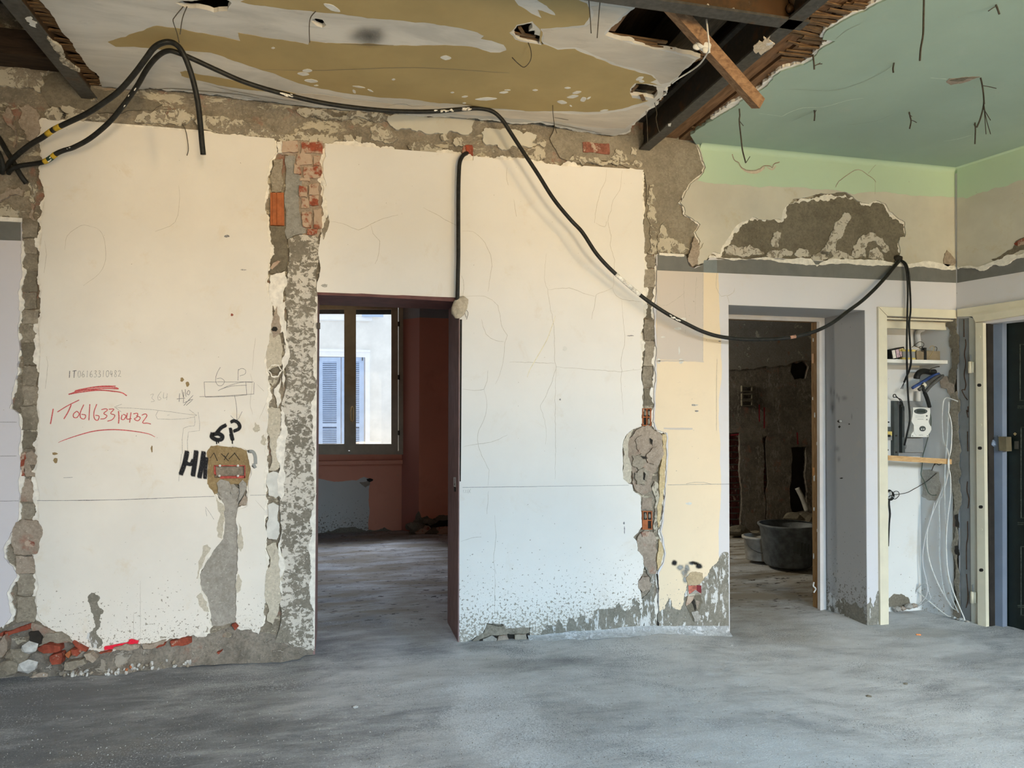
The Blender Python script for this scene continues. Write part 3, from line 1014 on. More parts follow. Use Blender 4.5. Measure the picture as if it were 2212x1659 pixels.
# lilac grey panel right of the partition scar, over and beside the niche
CBL = [(1421, 1366), (1420, 1255), (1421, 1237), (1431, 1219), (1436, 1196), (1431, 1163), (1426, 1148), (1431, 1125), (1434, 1088), (1436, 1050), (1439, 1012), (1441, 981), (1441, 946), (1439, 935), (1417, 928),
       (1411, 910), (1413, 885), (1413, 860), (1416, 790), (1414, 700), (1417, 640), (1418, 549, 0)]
panC = [(0, 0, 0, V((NL, 0, -.1))), (1421, 1380)] + CBL + [(1480, 551, 0), (1482, 560), (1487, 574), (1500, 579), (1515, 573), (1524, 566), (1533, 556), (1660, 557, 0), (1935, 571, 0), (2067, 578, 0), (0, 0, 0, V((CORNER.x - .001, 0, CT + .02))),
        (0, 0, 0, V((CL, 0, CT + .02))), (0, 0, 0, V((CL, 0, -.2))), (0, 0, 0, V((NR, 0, -.2))), (0, 0, 0, V((NR, 0, NTOP))), (0, 0, 0, V((NL, 0, NTOP)))]
C_ = slab('plaster_panel', wall_back, LAVENDER, panC, onW(PY), EX, rag=.08, seed=5)
slab('plaster_edge', C_, EDGE, [(p[0] - 4, p[1]) for p in CBL] + [(1470, 560), (1470, 1300)], onW(.010), (0, .02, 0), rag=.22, seed=6)
bei = CBL[1:-1] + [(1418, 584, 0), (1549, 590), (1549, 900), (1552, 1000), (1549, 1150), (1552, 1250), (1548, 1372, 0), (1422, 1372, 0)]
slab('beige_paint', C_, BEIGE, [(p[0] + 3, p[1]) + tuple(p[2:]) for p in bei], onW(-.0015), (0, .0015, 0), rag=.03, seed=7)
slab('grey_paint_rectangle', C_, BEIGE_G, [(1419, 584, 0), (1520, 589, 0), (1519, 780, 0), (1419, 776, 0)], onW(-.0028), (0, .0013, 0), rag=0, seed=8)
slab('paint_band', C_, BAND, [(1420, 550, 0), (1482, 552), (1488, 574), (1500, 580), (1516, 573), (1526, 562, 0), (1660, 558, 0), (2066.5, 580, 0), (2066.5, 611, 0), (1660, 594, 0), (1420, 584, 0)], onW(-.0015), (0, .0015, 0), seed=9)
slab('band_patch', C_, m_plain('blue_grey_band', (.20, .225, .225), .05, 12, .8), [(1520, 562, 0), (1549, 562, 0), (1549, 589, 0), (1520, 588, 0)], onW(-.0022), (0, .0007, 0))
for p in ([(1424, 546, 0), (1478, 549), (1478, 554), (1424, 551, 0)], [(1533, 551), (1660, 555), (1752, 558), (1758, 566), (1765, 576), (1772, 568), (1790, 560), (1935, 568), (2066, 577), (2066, 582), (1935, 574), (1660, 561), (1530, 557)]):
    slab('plaster_edge', C_, EDGE, p, onW(-.006), (0, .006, 0), rag=.06, seed=10)
# left lilac panel at the frame edge
E_L = [(44, 560), (46, 600), (42, 680), (41, 760), (38, 800), (31, 825), (24, 850), (20, 882), (38, 892), (39, 980), (40, 1060), (39, 1120), (28, 1145), (20, 1160), (6, 1185), (8, 1205), (28, 1225), (36, 1245), (22, 1265), (14, 1280), (18, 1300), (24, 1330), (14, 1345), (0, 1356), (-80, 1365), (-300, 1390, 0)]
panL = [(-300, 455, 0), (46, 474, 0), (46, 520)] + E_L
Lp = slab('plaster_panel', wall_back, m_plaster('pale_lilac_plaster', (.66, .63, .65), speck=.4, speckz=.6, seed=13, mott=.03), panL, onW(PY), EX, rag=.09, seed=12)
slab('plaster_edge', Lp, EDGE, [(p[0] + 6, p[1] + 2) for p in [(44, 500)] + E_L[:-2]] + [(-60, 1300), (-60, 500)], onW(.009), (0, .02, 0), rag=.22, seed=13)
slab('paint_band', Lp, BAND, [(-300, 462, 0), (45, 480, 0), (45, 520, 0), (-300, 508, 0)], onW(-.0015), (0, .0015, 0))
slab('plaster_edge', Lp, EDGE, [(-300, 448, 0), (47, 471, 0), (47, 480, 0), (-300, 462, 0)], onW(-.008), (0, .008, 0))

# old cream and mint plaster above the band on the right
patchE = [(1937, 563), (1946, 542), (1942, 524), (1945, 512), (1955, 512), (1957, 502), (1955, 479), (1945, 474), (1922, 456), (1914, 441), (1894, 433), (1863, 438), (1843, 425), (1828, 415), (1797, 418), (1752, 423), (1713, 430),
          (1696, 448), (1688, 474), (1650, 474), (1627, 468), (1606, 478), (1581, 501), (1561, 530), (1556, 548)]
cl = [(1540, 544), (1530, 556), (1521, 570), (1513, 565), (1513, 521), (1502, 501), (1513, 484), (1500, 476), (1480, 463), (1480, 451), (1470, 438), (1482, 415), (1495, 395), (1520, 375), (1525, 359), (1515, 337), (1505, 309), (1491, 291, 0)]
K = slab('plaster_panel', wall_back, CREAM, [(1540, 280, 0), (0, 0, 0, V((CORNER.x - .001, 0, ZC))), (2066.5, 578, 0)] + [(2000, 573), (1960, 571)] + patchE + cl, onW(.0), EX, rag=.10, seed=15)
slab('plaster_edge', K, EDGE, [(2000, 577), (1950, 573)] + [(p[0] + (3 if p[0] < 1800 else -3), p[1] + 5) for p in patchE] + [(p[0] - 5, p[1]) for p in cl] + [(1560, 300), (1560, 440), (1990, 430)], onW(.010), (0, .02, 0), rag=.22, seed=16)
slab('mint_paint', K, GREEN, [(1500, 300, 0), (0, 0, 0, V((CORNER.x - .001, -.0015, ZC - .002))), (2068, 426), (2000, 423), (1940, 419), (1880, 414), (1845, 420), (1800, 410), (1700, 404), (1600, 399), (1540, 396), (1507, 390), (1525, 362), (1517, 335), (1507, 309)],
     onW(-.0015), (0, .0015, 0), rag=.05, seed=17)
slab('flaked_plaster', K, MORTAR_P, [(2040, 556), (2046, 540), (2054, 548), (2064, 560), (2066, 566), (2056, 574), (2040, 572)], onW(-.006), (0, .006, 0), rag=.15, seed=18)
slab('flaked_plaster', K, MORTAR_P, [(1488, 550), (1494, 525), (1500, 510), (1508, 522), (1511, 548), (1508, 570), (1496, 575), (1487, 565)], onW(-.012), (0, .02, 0), rag=.14, seed=18)
slab('flaked_plaster', K, CREAM, [(1510, 540), (1520, 525), (1535, 540), (1528, 556), (1518, 568), (1508, 572)], onW(-.006), (0, .01, 0), rag=.12, seed=19)
# cement of the big bare patch and the strokes of plaster adhesive on it
cem = slab('cement_patch', wall_back, MORTAR_D, [(1545, 562), (1550, 540), (1575, 500), (1606, 470), (1690, 465), (1700, 440), (1800, 408), (1850, 420), (1920, 435), (1962, 480), (1960, 515), (1950, 540), (1945, 572)], onW(.011), (0, .02, 0), rag=.05, seed=20)
for i, p in enumerate([[(1668, 533), (1670, 503), (1680, 499), (1687, 502), (1682, 520), (1681, 536)],
                       [(1772, 548), (1790, 520), (1800, 498), (1812, 476), (1824, 459), (1838, 466), (1836, 476), (1826, 492), (1818, 512), (1806, 532), (1810, 550), (1790, 556)],
                       [(1840, 552), (1844, 530), (1856, 514), (1874, 506), (1892, 505), (1906, 514), (1918, 530), (1922, 540), (1914, 546), (1900, 530), (1890, 520), (1878, 522), (1868, 536), (1870, 556)],
                       [(1876, 556), (1880, 540), (1894, 534), (1906, 548), (1910, 560), (1890, 563)],
                       [(1655, 552), (1664, 542), (1690, 538), (1712, 543), (1709, 554), (1680, 558)],
                       [(1716, 549), (1726, 536), (1746, 541), (1752, 553), (1730, 557)],
                       [(1564, 551), (1580, 528), (1596, 535), (1620, 528), (1640, 538), (1652, 548), (1620, 553), (1590, 552)],
                       [(1752, 556), (1776, 540), (1800, 545), (1830, 548), (1856, 556), (1830, 562), (1780, 560)]]):
    slab('plaster_stroke', cem, m_mortar('adhesive_0', (.26, .225, .175), (.40, .35, .28), rem=.72, remcol=(.66, .61, .52), rs=26, seed=30, bump=.8) if i == 0 else bpy.data.materials['adhesive_0'], p, onW(.004), (0, .012, 0), rag=.20, step=.01, seed=31 + i)
grey_up = [(1188, 300), (1200, 270), (1240, 280), (1300, 296), (1350, 292), (1400, 290), (1480, 288), (1503, 310), (1512, 340), (1520, 360), (1512, 378), (1490, 396), (1476, 415), (1464, 440), (1474, 465), (1496, 480), (1508, 486), (1498, 503), (1508, 525), (1505, 545), (1480, 550), (1420, 548), (1392, 548), (1392, 372), (1330, 350), (1260, 352), (1210, 340)]
gu = slab('cement_patch', wall_back, MORTAR_B if False else m_mortar('cement_render', (.235, .205, .155), (.33, .29, .225), seed=35, bump=.3), grey_up, onW(.009), (0, .02, 0), rag=.06, seed=33)
slab('brick', wall_back, m_brick('brick_flush', (.30, .12, .085), .25), [(1259, 307), (1316, 310), (1317, 333), (1260, 328)], onW(.003), (0, .03, 0), rag=.05, seed=34)
for p in ([(1398, 545), (1404, 500), (1398, 460), (1404, 400), (1412, 398), (1417, 430), (1415, 470), (1420, 500), (1416, 546)], [(1420, 548), (1426, 500), (1434, 480), (1440, 496), (1450, 515), (1470, 520), (1490, 540), (1470, 547)], [(1318, 340), (1330, 322), (1352, 330), (1360, 345), (1330, 350)], [(1364, 318), (1376, 320), (1374, 336), (1362, 334)], [(1380, 362), (1388, 352), (1370, 346), (1345, 352), (1300, 348), (1260, 340), (1240, 332), (1230, 344), (1260, 356)]):
    slab('plaster_remnant', wall_back, m_mortar('remnant_pale', (.22, .19, .145), (.36, .31, .24), rem=.66, remcol=(.62, .56, .44), rs=22, seed=37, bump=.8) if 'remnant_pale' not in bpy.data.materials else bpy.data.materials['remnant_pale'], p, onW(.002), (0, .02, 0), rag=.2, step=.01, seed=36)
REMN = bpy.data.materials['remnant_pale']
# remnants of cream render along the bare upper strip
band_rem = [
    [(838, 250), (860, 247), (930, 253), (1000, 252), (1024, 262), (1020, 282), (1004, 291), (960, 290), (900, 284), (850, 276)],
    [(560, 268), (620, 290), (660, 286), (690, 292), (740, 300), (720, 308), (650, 303), (560, 297), (500, 289), (430, 283), (420, 262), (450, 250), (500, 262)],
    [(290, 262), (310, 240), (345, 234), (360, 248), (400, 236), (420, 250), (400, 268), (350, 268)],
    [(800, 275), (815, 268), (850, 285), (860, 300), (820, 305), (800, 300)], [(742, 293), (758, 290), (764, 302), (746, 306)], [(770, 294), (782, 296), (780, 306), (768, 304)],
    [(952, 292), (964, 288), (970, 302), (956, 304)], [(980, 300), (996, 296), (1006, 312), (984, 316)], [(1040, 286), (1058, 276), (1100, 280), (1130, 290), (1160, 292), (1160, 312), (1120, 318), (1070, 312), (1044, 306)],
    [(1130, 335), (1150, 318), (1176, 322), (1180, 342), (1150, 344)], [(640, 236), (700, 240), (840, 252), (836, 262), (760, 256), (650, 250)], [(1150, 310), (1160, 296), (1180, 300), (1176, 318)],
    [(905, 330), (915, 322), (940, 326), (952, 334), (930, 339)], [(880, 315), (900, 305), (960, 320), (940, 328), (900, 326)]]
for i, p in enumerate(band_rem):
    slab('plaster_remnant', wall_back, CREAM if i in (0, 8) else REMN, p, onW(.004), (0, .02, 0), rag=.22, step=.012, seed=50 + i)
upl = [[(4, 150), (60, 146), (105, 152), (90, 166), (86, 200), (40, 190), (0, 184), (-60, 190), (-60, 150)], [(4, 246), (20, 232), (30, 250), (33, 280), (32, 320), (27, 318), (25, 276), (10, 262)],
       [(98, 238), (112, 230), (130, 232), (150, 246), (140, 256), (100, 256), (94, 250)], [(40, 230), (60, 224), (80, 240), (84, 290), (70, 310), (56, 300), (40, 260)], [(60, 400), (66, 388), (76, 392), (74, 420), (72, 440), (66, 436)],
       [(0, 420), (16, 405), (40, 404), (52, 412), (48, 424), (20, 420), (0, 436)], [(-40, 468), (-30, 446), (20, 442), (40, 456), (38, 470)], [(66, 440), (72, 440), (70, 462), (78, 476), (62, 470)], [(120, 238), (150, 228), (190, 244), (240, 260), (180, 262), (140, 258)]]
for i, p in enumerate(upl):
    slab('plaster_remnant', wall_back, (REMN, MORTAR_P, REMN, MORTAR_P)[i % 4], p, onW(.004), (0, .02, 0), rag=.2, step=.012, seed=70 + i)
slab('cement_patch', wall_back, MORTAR_D, [(88, 168), (110, 158), (150, 160), (225, 196), (262, 198), (350, 225), (330, 240), (300, 238), (250, 246), (160, 240), (104, 228), (90, 200)], onW(.010), (0, .02, 0), rag=.1, seed=80)

# ------------------------------------------------------------------ partition scars: blocks of the cut walls
def blocks(px_l, px_r, ys, mats, y0, seed):
    rnd = random.Random(seed)
    for i, (a, b) in enumerate(zip(ys, ys[1:])):
        yy = y0 + rnd.uniform(-.006, .006)
        l, r = px_l((a + b) / 2), px_r((a + b) / 2)
        slab('mortar_block', wall_back, mats[i % len(mats)], [(l + rnd.uniform(-2, 2), a + 1.5), (r + rnd.uniform(-2, 2), a + 1.5 + rnd.uniform(-2, 2)), (r + rnd.uniform(-2, 2), b - 1), (l + rnd.uniform(-2, 2), b - 1)], onW(yy), (0, .03, 0), rag=.09, seed=seed + i)


blocks(lambda y: 49 if y < 900 else 45, lambda y: 80 if y < 1000 else 76, [472, 515, 550, 586, 632, 668, 700, 740, 790, 834, 876, 930, 968], [MORTAR, MORTAR_B, MORTAR, MORTAR_D], .012, 90)
blocks(lambda y: 43, lambda y: 77, [1034, 1085, 1120], [MORTAR_P, MORTAR_B], .012, 104)
slab('brick', wall_back, BRICK, [(45, 982), (54, 976), (56, 1000), (52, 1010), (54, 1028), (46, 1028)], onW(.006), (0, .03, 0), rag=.1, seed=110)
slab('mortar_block', wall_back, MORTAR_P, [(57, 978), (70, 972), (80, 985), (76, 1004), (64, 1004), (66, 1020), (78, 1024), (77, 1030), (57, 1030)], onW(.004), (0, .03, 0), rag=.12, seed=111)
slab('mortar_block', wall_back, MORTAR_P, [(34, 1128), (52, 1122), (76, 1124), (90, 1140), (92, 1152), (84, 1172), (80, 1196), (52, 1200), (30, 1196), (24, 1170), (26, 1148)], onW(-.004), (0, .03, 0), rag=.1, seed=112)
slab('brick', wall_back, m_brick('brick_dusty', (.36, .13, .09), .8), [(53, 1172), (62, 1167), (74, 1172), (72, 1182), (56, 1180)], onW(-.008), (0, .02, 0), rag=.12, seed=113)
blocks(lambda y: 36, lambda y: 74, [1200, 1240, 1285, 1345], [MORTAR_P, MORTAR_B, MORTAR], .006, 114)
blocks(lambda y: 1391, lambda y: 1414 if y < 800 else 1411, [552, 580, 622, 655, 688, 735, 790, 838, 876], [MORTAR, MORTAR_B, MORTAR, MORTAR_D], .012, 120)
blocks(lambda y: 1388, lambda y: 1408, [1072, 1100], [MORTAR_P], .010, 130)


# hollow clay blocks cut open
def hollow_block(x0, y0, x1, y1, yf, missing=()):
    t = slab('hollow_brick', wall_back, TERRA, [(x0, y0, 0), (x1, y0 + .5, 0), (x1, y1, 0), (x0, y1, 0)], onW(yf), (0, .05, 0),
             holes=[[(a, b, 0), (c, b, 0), (c, d, 0), (a, d, 0)] for k, (a, b, c, d) in enumerate((
                 (x0 + 2, y0 + 2, (x0 + x1) / 2 - 1, (y0 + y1) / 2 - 1), ((x0 + x1) / 2 + 1, y0 + 2, x1 - 2, (y0 + y1) / 2 - 1),
                 (x0 + 2, (y0 + y1) / 2 + 1, (x0 + x1) / 2 - 1, y1 - 2), ((x0 + x1) / 2 + 1, (y0 + y1) / 2 + 1, x1 - 2, y1 - 2))) if k not in missing])
    slab('block_cavity', t, DARK, [(x0, y0, 0), (x1, y0, 0), (x1, y1, 0), (x0, y1, 0)], onW(yf + .008), (0, .01, 0))
    for k, (cx, cy) in enumerate(((.3, .27), (.72, .27), (.72, .75))):
        if k in missing: continue
        v, f = rock_data(W(x0 + (x1 - x0) * cx, y0 + (y1 - y0) * cy, yf + .006), .012, 5 + k, (.8, .5, 1.6))
        mesh('mortar_lump', v, f, MORTAR_B, t)


hollow_block(1388, 882, 1407, 920, .004)
hollow_block(1388, 1104, 1409, 1144, .004, missing=(2,))
# wide blow-out around the lower scar
slab('mortar_block', wall_back, MORTAR_P, [(1388, 921), (1400, 918), (1408, 926), (1420, 932), (1430, 940), (1432, 960), (1430, 990), (1420, 1010), (1408, 1030), (1404, 1046), (1408, 1060), (1388, 1070), (1372, 1058), (1366, 1040), (1362, 1000), (1358, 970), (1362, 945), (1372, 932)],
     onW(.002), (0, .035, 0), rag=.12, seed=140)
for i, p in enumerate([[(1372, 952), (1390, 940), (1408, 950), (1404, 970), (1380, 976)], [(1366, 985), (1386, 980), (1396, 1000), (1380, 1016), (1366, 1006)], [(1398, 980), (1420, 965), (1426, 985), (1414, 1004), (1400, 1000)], [(1372, 1022), (1392, 1010), (1404, 1022), (1394, 1048), (1376, 1046)]]):
    slab('mortar_block', wall_back, MORTAR_B if i % 2 else MORTAR_P, p, onW(-.008 - .003 * i), (0, .02, 0), rag=.18, seed=141 + i)
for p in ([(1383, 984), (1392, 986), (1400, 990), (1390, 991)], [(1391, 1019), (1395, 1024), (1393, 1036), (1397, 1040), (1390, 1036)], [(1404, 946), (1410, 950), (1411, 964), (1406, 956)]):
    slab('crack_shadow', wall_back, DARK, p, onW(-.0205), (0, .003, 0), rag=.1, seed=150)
slab('old_paint_layer', wall_back, m_mortar('yellowed_render', (.58, .44, .24), (.68, .55, .33), seed=41, bump=.4), [(1431, 938), (1439, 938), (1439, 980), (1436, 1020), (1433, 1060), (1430, 1100), (1426, 1130), (1422, 1140), (1420, 1100), (1424, 1040), (1426, 1010), (1430, 985), (1433, 960)], onW(.004), (0, .03, 0), rag=.08, seed=151)
slab('old_paint_layer', wall_back, bpy.data.materials['yellowed_render'], [(1424, 1165), (1430, 1175), (1433, 1196), (1428, 1220), (1420, 1232), (1420, 1200)], onW(.004), (0, .03, 0), rag=.08, seed=152)
slab('old_paint_layer', wall_back, REMN, [(1408, 1055), (1414, 1040), (1422, 1045), (1420, 1100), (1420, 1140), (1412, 1150), (1414, 1110)], onW(.007), (0, .03, 0), rag=.12, seed=153)
slab('old_paint_layer', wall_back, m_mortar('beige_undercoat', (.52, .47, .37), (.62, .56, .45), seed=42, bump=.3), [(1368, 928), (1360, 945), (1358, 975), (1364, 1040), (1360, 1044), (1346, 1034), (1346, 962), (1354, 939)], onW(.003), (0, .03, 0), rag=.1, seed=154)
slab('mortar_block', wall_back, MORTAR_P, [(1379, 1158), (1392, 1146), (1410, 1150), (1418, 1165), (1418, 1220), (1416, 1240), (1404, 1240), (1392, 1222), (1378, 1190), (1376, 1168)], onW(.004), (0, .03, 0), rag=.12, seed=155)
slab('brick', wall_back, bpy.data.materials['brick_dusty'], [(1386, 1150), (1404, 1148), (1402, 1158), (1388, 1160)], onW(-.004), (0, .02, 0), rag=.14, seed=156)
slab('mortar_block', wall_back, MORTAR_P, [(1379, 1256), (1388, 1246), (1402, 1246), (1408, 1262), (1402, 1276), (1388, 1280), (1380, 1272)], onW(-.004), (0, .03, 0), rag=.14, seed=157)
slab('mortar_block', wall_back, SPLASH, [(1389, 1220), (1400, 1224), (1416, 1240), (1418, 1368), (1392, 1370), (1390, 1290), (1404, 1276), (1406, 1250)], onW(.005), (0, .03, 0), rag=.1, seed=158)
slab('open_joint', wall_back, DARK, [(1418, 1240), (1421, 1240), (1422.5, 1300), (1423, 1366), (1419, 1366)], onW(-.002), (0, .004, 0), rag=.05, seed=159)

# ------------------------------------------------------------------ middle scar with bricks and the flecked column
col = [(622, 517), (650, 506), (668, 508), (687, 512), (688, 560), (0, 0, 0, V((D1L + .001, 0, D1T))), (0, 0, 1, V((D1L + .001, 0, .02))), (640, 1428), (600, 1432), (604, 1300), (606, 1180), (604, 1080), (606, 1000), (606, 900), (612, 860), (618, 780), (616, 720), (618, 640), (622, 590)]
cm = slab('flecked_mortar', wall_back, SPECK, col, onW(.004), EX, rag=.08, seed=160)
slab('plaster_edge', cm, EDGE, [(680, 640), (686, 640, 0), (0, 0, 1, V((D1L + .001, -.002, .03))), (672, 1390), (670, 1200), (672, 1160), (676, 1100), (672, 1000), (678, 960), (676, 900), (680, 850), (677, 800), (681, 740)], onW(-.002), (0, .006, 0), rag=.14, seed=161)
slab('cement_strip', wall_back, m_mortar('blue_grey_cement', (.25, .245, .225), (.36, .35, .32), seed=44, bump=.25), [(617, 336), (638, 337), (640, 370), (654, 386), (652, 402), (645, 429), (648, 463), (657, 485), (663, 502), (640, 507), (620, 517), (615, 500), (617, 409)], onW(.008), (0, .03, 0), rag=.07, seed=162)
slab('mortar_bed', wall_back, MORTAR_P, [(607, 300), (700, 303), (702, 330), (694, 350), (698, 380), (694, 410), (698, 440), (700, 470), (694, 500), (686, 512), (655, 508), (646, 470), (640, 430), (644, 400), (636, 370), (634, 340), (608, 334)], onW(.011), (0, .03, 0), rag=.1, seed=163)
bricks = [(609, 304, 643, 328), (652, 305, 697, 331), (641, 332, 673, 355), (678, 337, 692, 357), (636, 356, 649, 374), (656, 359, 694, 382), (646, 384, 669, 391), (647, 402, 665, 426), (668, 398, 688, 421), (668, 423, 687, 444), (651, 428, 667, 450), (653, 457, 673, 491), (677, 452, 696, 492), (665, 494, 686, 506)]
for i, (a, b, c, d) in enumerate(bricks):
    r = random.Random(i)
    j = lambda: r.uniform(-2, 2)
    slab('brick', wall_back, (BRICK_P, m_brick('brick_smeared', (.38, .105, .06), .72) if 'brick_smeared' not in bpy.data.materials else bpy.data.materials['brick_smeared'])[i % 2],
         [(a + j(), b + j()), ((a + c) / 2, b + j()), (c + j(), b + j()), (c + j(), (b + d) / 2), (c + j(), d + j()), ((a + c) / 2, d + j()), (a + j(), d + j()), (a + j(), (b + d) / 2)], onW(-.004 + r.uniform(-.005, .006)), (0, .04, 0), rag=.09, seed=170 + i)
# orange hollow brick seen from its ribbed side
hb = slab('hollow_brick', wall_back, TERRA, [(584, 416, 0), (613, 416, 0), (614, 487, 0), (584, 486, 0)], onW(.004), (0, .03, 0))
for a, b in ((588.5, 596), (598.5, 609)):
    slab('brick_rib', hb, TERRA, [(a, 416, 0), (b, 416, 0), (b + .3, 486.5, 0), (a, 486, 0)], onW(-.002), (0, .007, 0))
slab('cement_strip', wall_back, MORTAR_D, [(583, 488), (614, 488), (620, 520), (620, 570), (616, 584), (600, 592), (583, 590), (582, 540)], onW(.010), (0, .03, 0), rag=.08, seed=190)
slab('clay_shard', wall_back, bpy.data.materials['brick_dusty'], [(583, 579), (590, 568), (600, 563), (606, 564), (596, 574), (588, 582)], onW(-.004), (0, .016, 0), rag=.05, seed=191)
rem2 = [([(590, 345), (610, 342), (608, 370), (607, 414), (587, 414), (586, 370)], MORTAR_B), ([(598, 306), (608, 304), (609, 330), (600, 330)], EDGE), ([(584, 594), (598, 590), (616, 585), (619, 600), (612, 640), (614, 700), (606, 720), (600, 680), (590, 660), (583, 640)], EDGE),
        ([(588, 690), (598, 660), (604, 690), (606, 720), (590, 730), (584, 710)], MORTAR_P), ([(582, 720), (604, 722), (610, 750), (608, 790), (580, 800), (576, 770)], bpy.data.materials['beige_undercoat']), ([(606, 660), (616, 650), (620, 720), (618, 790), (612, 840), (608, 780)], EDGE),
        ([(580, 812), (604, 812), (600, 826), (590, 836), (582, 826)], REMN), ([(592, 840), (606, 816), (606, 870), (600, 882), (596, 860)], EDGE), ([(578, 884), (586, 878), (604, 882), (604, 1010), (596, 1016), (580, 1016)], bpy.data.materials['beige_undercoat']),
        ([(606, 890), (612, 884), (616, 960), (614, 1060), (608, 1080), (604, 1000)], EDGE), ([(579, 1022), (590, 1018), (604, 1024), (606, 1066), (596, 1076), (580, 1070)], GESSO), ([(577, 1092), (590, 1085), (602, 1092), (600, 1110), (604, 1140), (598, 1166), (580, 1164), (576, 1130)], GESSO),
        ([(576, 1180), (596, 1172), (604, 1190), (606, 1260), (598, 1330), (590, 1350), (576, 1340), (574, 1260)], bpy.data.materials['beige_undercoat']), ([(604, 1170), (612, 1140), (616, 1220), (610, 1290), (606, 1250)], EDGE), ([(591, 1190), (597, 1186), (598, 1210), (592, 1214)], GESSO)]
for i, (p, m) in enumerate(rem2):
    slab('plaster_remnant', wall_back, m, p, onW(.003 - .002 * (i % 2)), (0, .03, 0), rag=.12, step=.012, seed=200 + i)
# anchor holes in that strip
for (x, y, r) in ((593, 711, 7), (594, 800, 9)):
    slab('anchor_hole', wall_back, DARK if r < 8 else MORTAR_D, [(x - r, y), (x - r * .5, y - r * .7), (x + r * .6, y - r * .7), (x + r, y), (x + r * .5, y + r * .7), (x - r * .6, y + r * .6)], onW(-.001), (0, .004, 0), rag=.1, seed=int(x))
ring = [(580, 800), (588, 790), (600, 790), (608, 800), (600, 812), (588, 812)]
slab('plaster_edge', wall_back, EDGE, grow(ring, 3), onW(-.003), (0, .01, 0), rag=.12, holes=[ring], seed=220)
# pale fringe right of the bricks
slab('plaster_remnant', wall_back, EDGE, [(694, 390), (700, 386), (706, 410), (708, 440), (706, 470), (700, 500), (693, 492), (699, 460), (697, 430)], onW(.001), (0, .03, 0), rag=.15, seed=221)
slab('plaster_remnant', wall_back, MORTAR, [(704, 470), (712, 478), (706, 500), (698, 518), (696, 495)], onW(-.001), (0, .02, 0), rag=.12, seed=222)

# ------------------------------------------------------------------ chased wall box (left panel)
slab('brown_mortar', wall_back, BROWNM, [(446, 976), (458, 960), (480, 964), (500, 966), (520, 968), (534, 974), (538, 990), (542, 1012), (538, 1030), (534, 1050), (500, 1046), (462, 1070), (446, 1046)], onW(.006), (0, .025, 0), rag=.06, seed=230,
     holes=[[(463, 1006, 0), (529, 1006, 0), (529, 1032, 0), (463, 1032, 0)]])
strokes('scored_lines', wall_back, DARK, [(.004, [(462, 978), (470, 996)]), (.003, [(454, 990), (462, 978)]), (.004, [(484, 994), (494, 978)]), (.004, [(478, 980), (494, 996)]), (.004, [(494, 992), (508, 978)]), (.004, [(506, 978), (518, 994)]), (.003, [(484, 984), (489, 988)])], onW(.0052), V((0, -1, 0)), .004)
bxr = thing('wall_box', 'red plastic electrical wall box sunk in the left white panel', 'electrical box', W(495, 1030, .01))
slab('box_back', bxr, m_plain('worn_red_grey_plastic', (.36, .15, .12), .45, 22, .6), [(463, 1006, 0), (529, 1006, 0), (529, 1032, 0), (463, 1032, 0)], onW(.034), (0, .004, 0))
for p in ([(463, 1005, 0), (529.5, 1005, 0), (529.5, 1007, 0), (463, 1007, 0)], [(474, 1029, 0), (529.5, 1028, 0), (529.5, 1033, 0), (476, 1034, 0)], [(462, 1005, 0), (464.5, 1005, 0), (466, 1027, 0), (462, 1023, 0)], [(527.5, 1006, 0), (530, 1006, 0), (530, 1033, 0), (527.5, 1032, 0)]):
    slab('box_rim', bxr, RUSTRED, p, onW(.000), (0, .036, 0))
for x, y in ((475, 1006), (514, 1006), (474, 1028), (514, 1028)):
    v, f = rock_data(W(x, y, -.003), .007, 3, (1, .6, 1), 2)
    mesh('screw', v, f, GESSO, bxr, smooth=True)
slab('cement_strip', wall_back, MORTAR_G, [(470, 1040), (480, 1035), (500, 1040), (512, 1052), (522, 1062), (518, 1080), (513, 1100), (514, 1160), (516, 1230), (512, 1300), (508, 1345), (480, 1352), (458, 1352), (454, 1320), (448, 1290), (434, 1270), (432, 1240), (446, 1214), (462, 1188), (482, 1164), (484, 1110), (482, 1086), (468, 1066)],
     onW(.008), (0, .03, 0), rag=.06, seed=231)
for i, p in enumerate([[(468, 1044), (476, 1036), (494, 1040), (500, 1052), (496, 1068), (482, 1074), (470, 1062)], [(498, 1056), (508, 1050), (517, 1056), (512, 1066), (500, 1068)], [(516, 1046), (524, 1036), (532, 1044), (530, 1060), (522, 1076), (514, 1084), (518, 1062)], [(516, 1092), (528, 1070), (534, 1076), (531, 1092)]]):
    slab('mortar_dab', wall_back, MORTAR_G if i < 3 else MORTAR_P, p, onW(-.002 - .003 * i), (0, .02, 0), rag=.1, seed=232 + i)
for i, p in enumerate([[(466, 1072), (482, 1090), (482, 1140), (479, 1164), (470, 1160), (468, 1140), (476, 1110), (470, 1095)], [(438, 1180), (448, 1176), (456, 1184), (440, 1214), (430, 1236), (428, 1250), (424, 1250), (430, 1210)], [(514, 1128), (522, 1150), (526, 1175), (520, 1192), (515, 1184)], [(424, 1290), (434, 1280), (448, 1300), (452, 1322), (440, 1320), (430, 1308)], [(514, 1240), (523, 1256), (520, 1274), (513, 1282)]]):
    slab('bared_undercoat', A, bpy.data.materials['beige_undercoat'], p, onW(-.001), (0, .001, 0), rag=.13, step=.01, seed=240 + i)
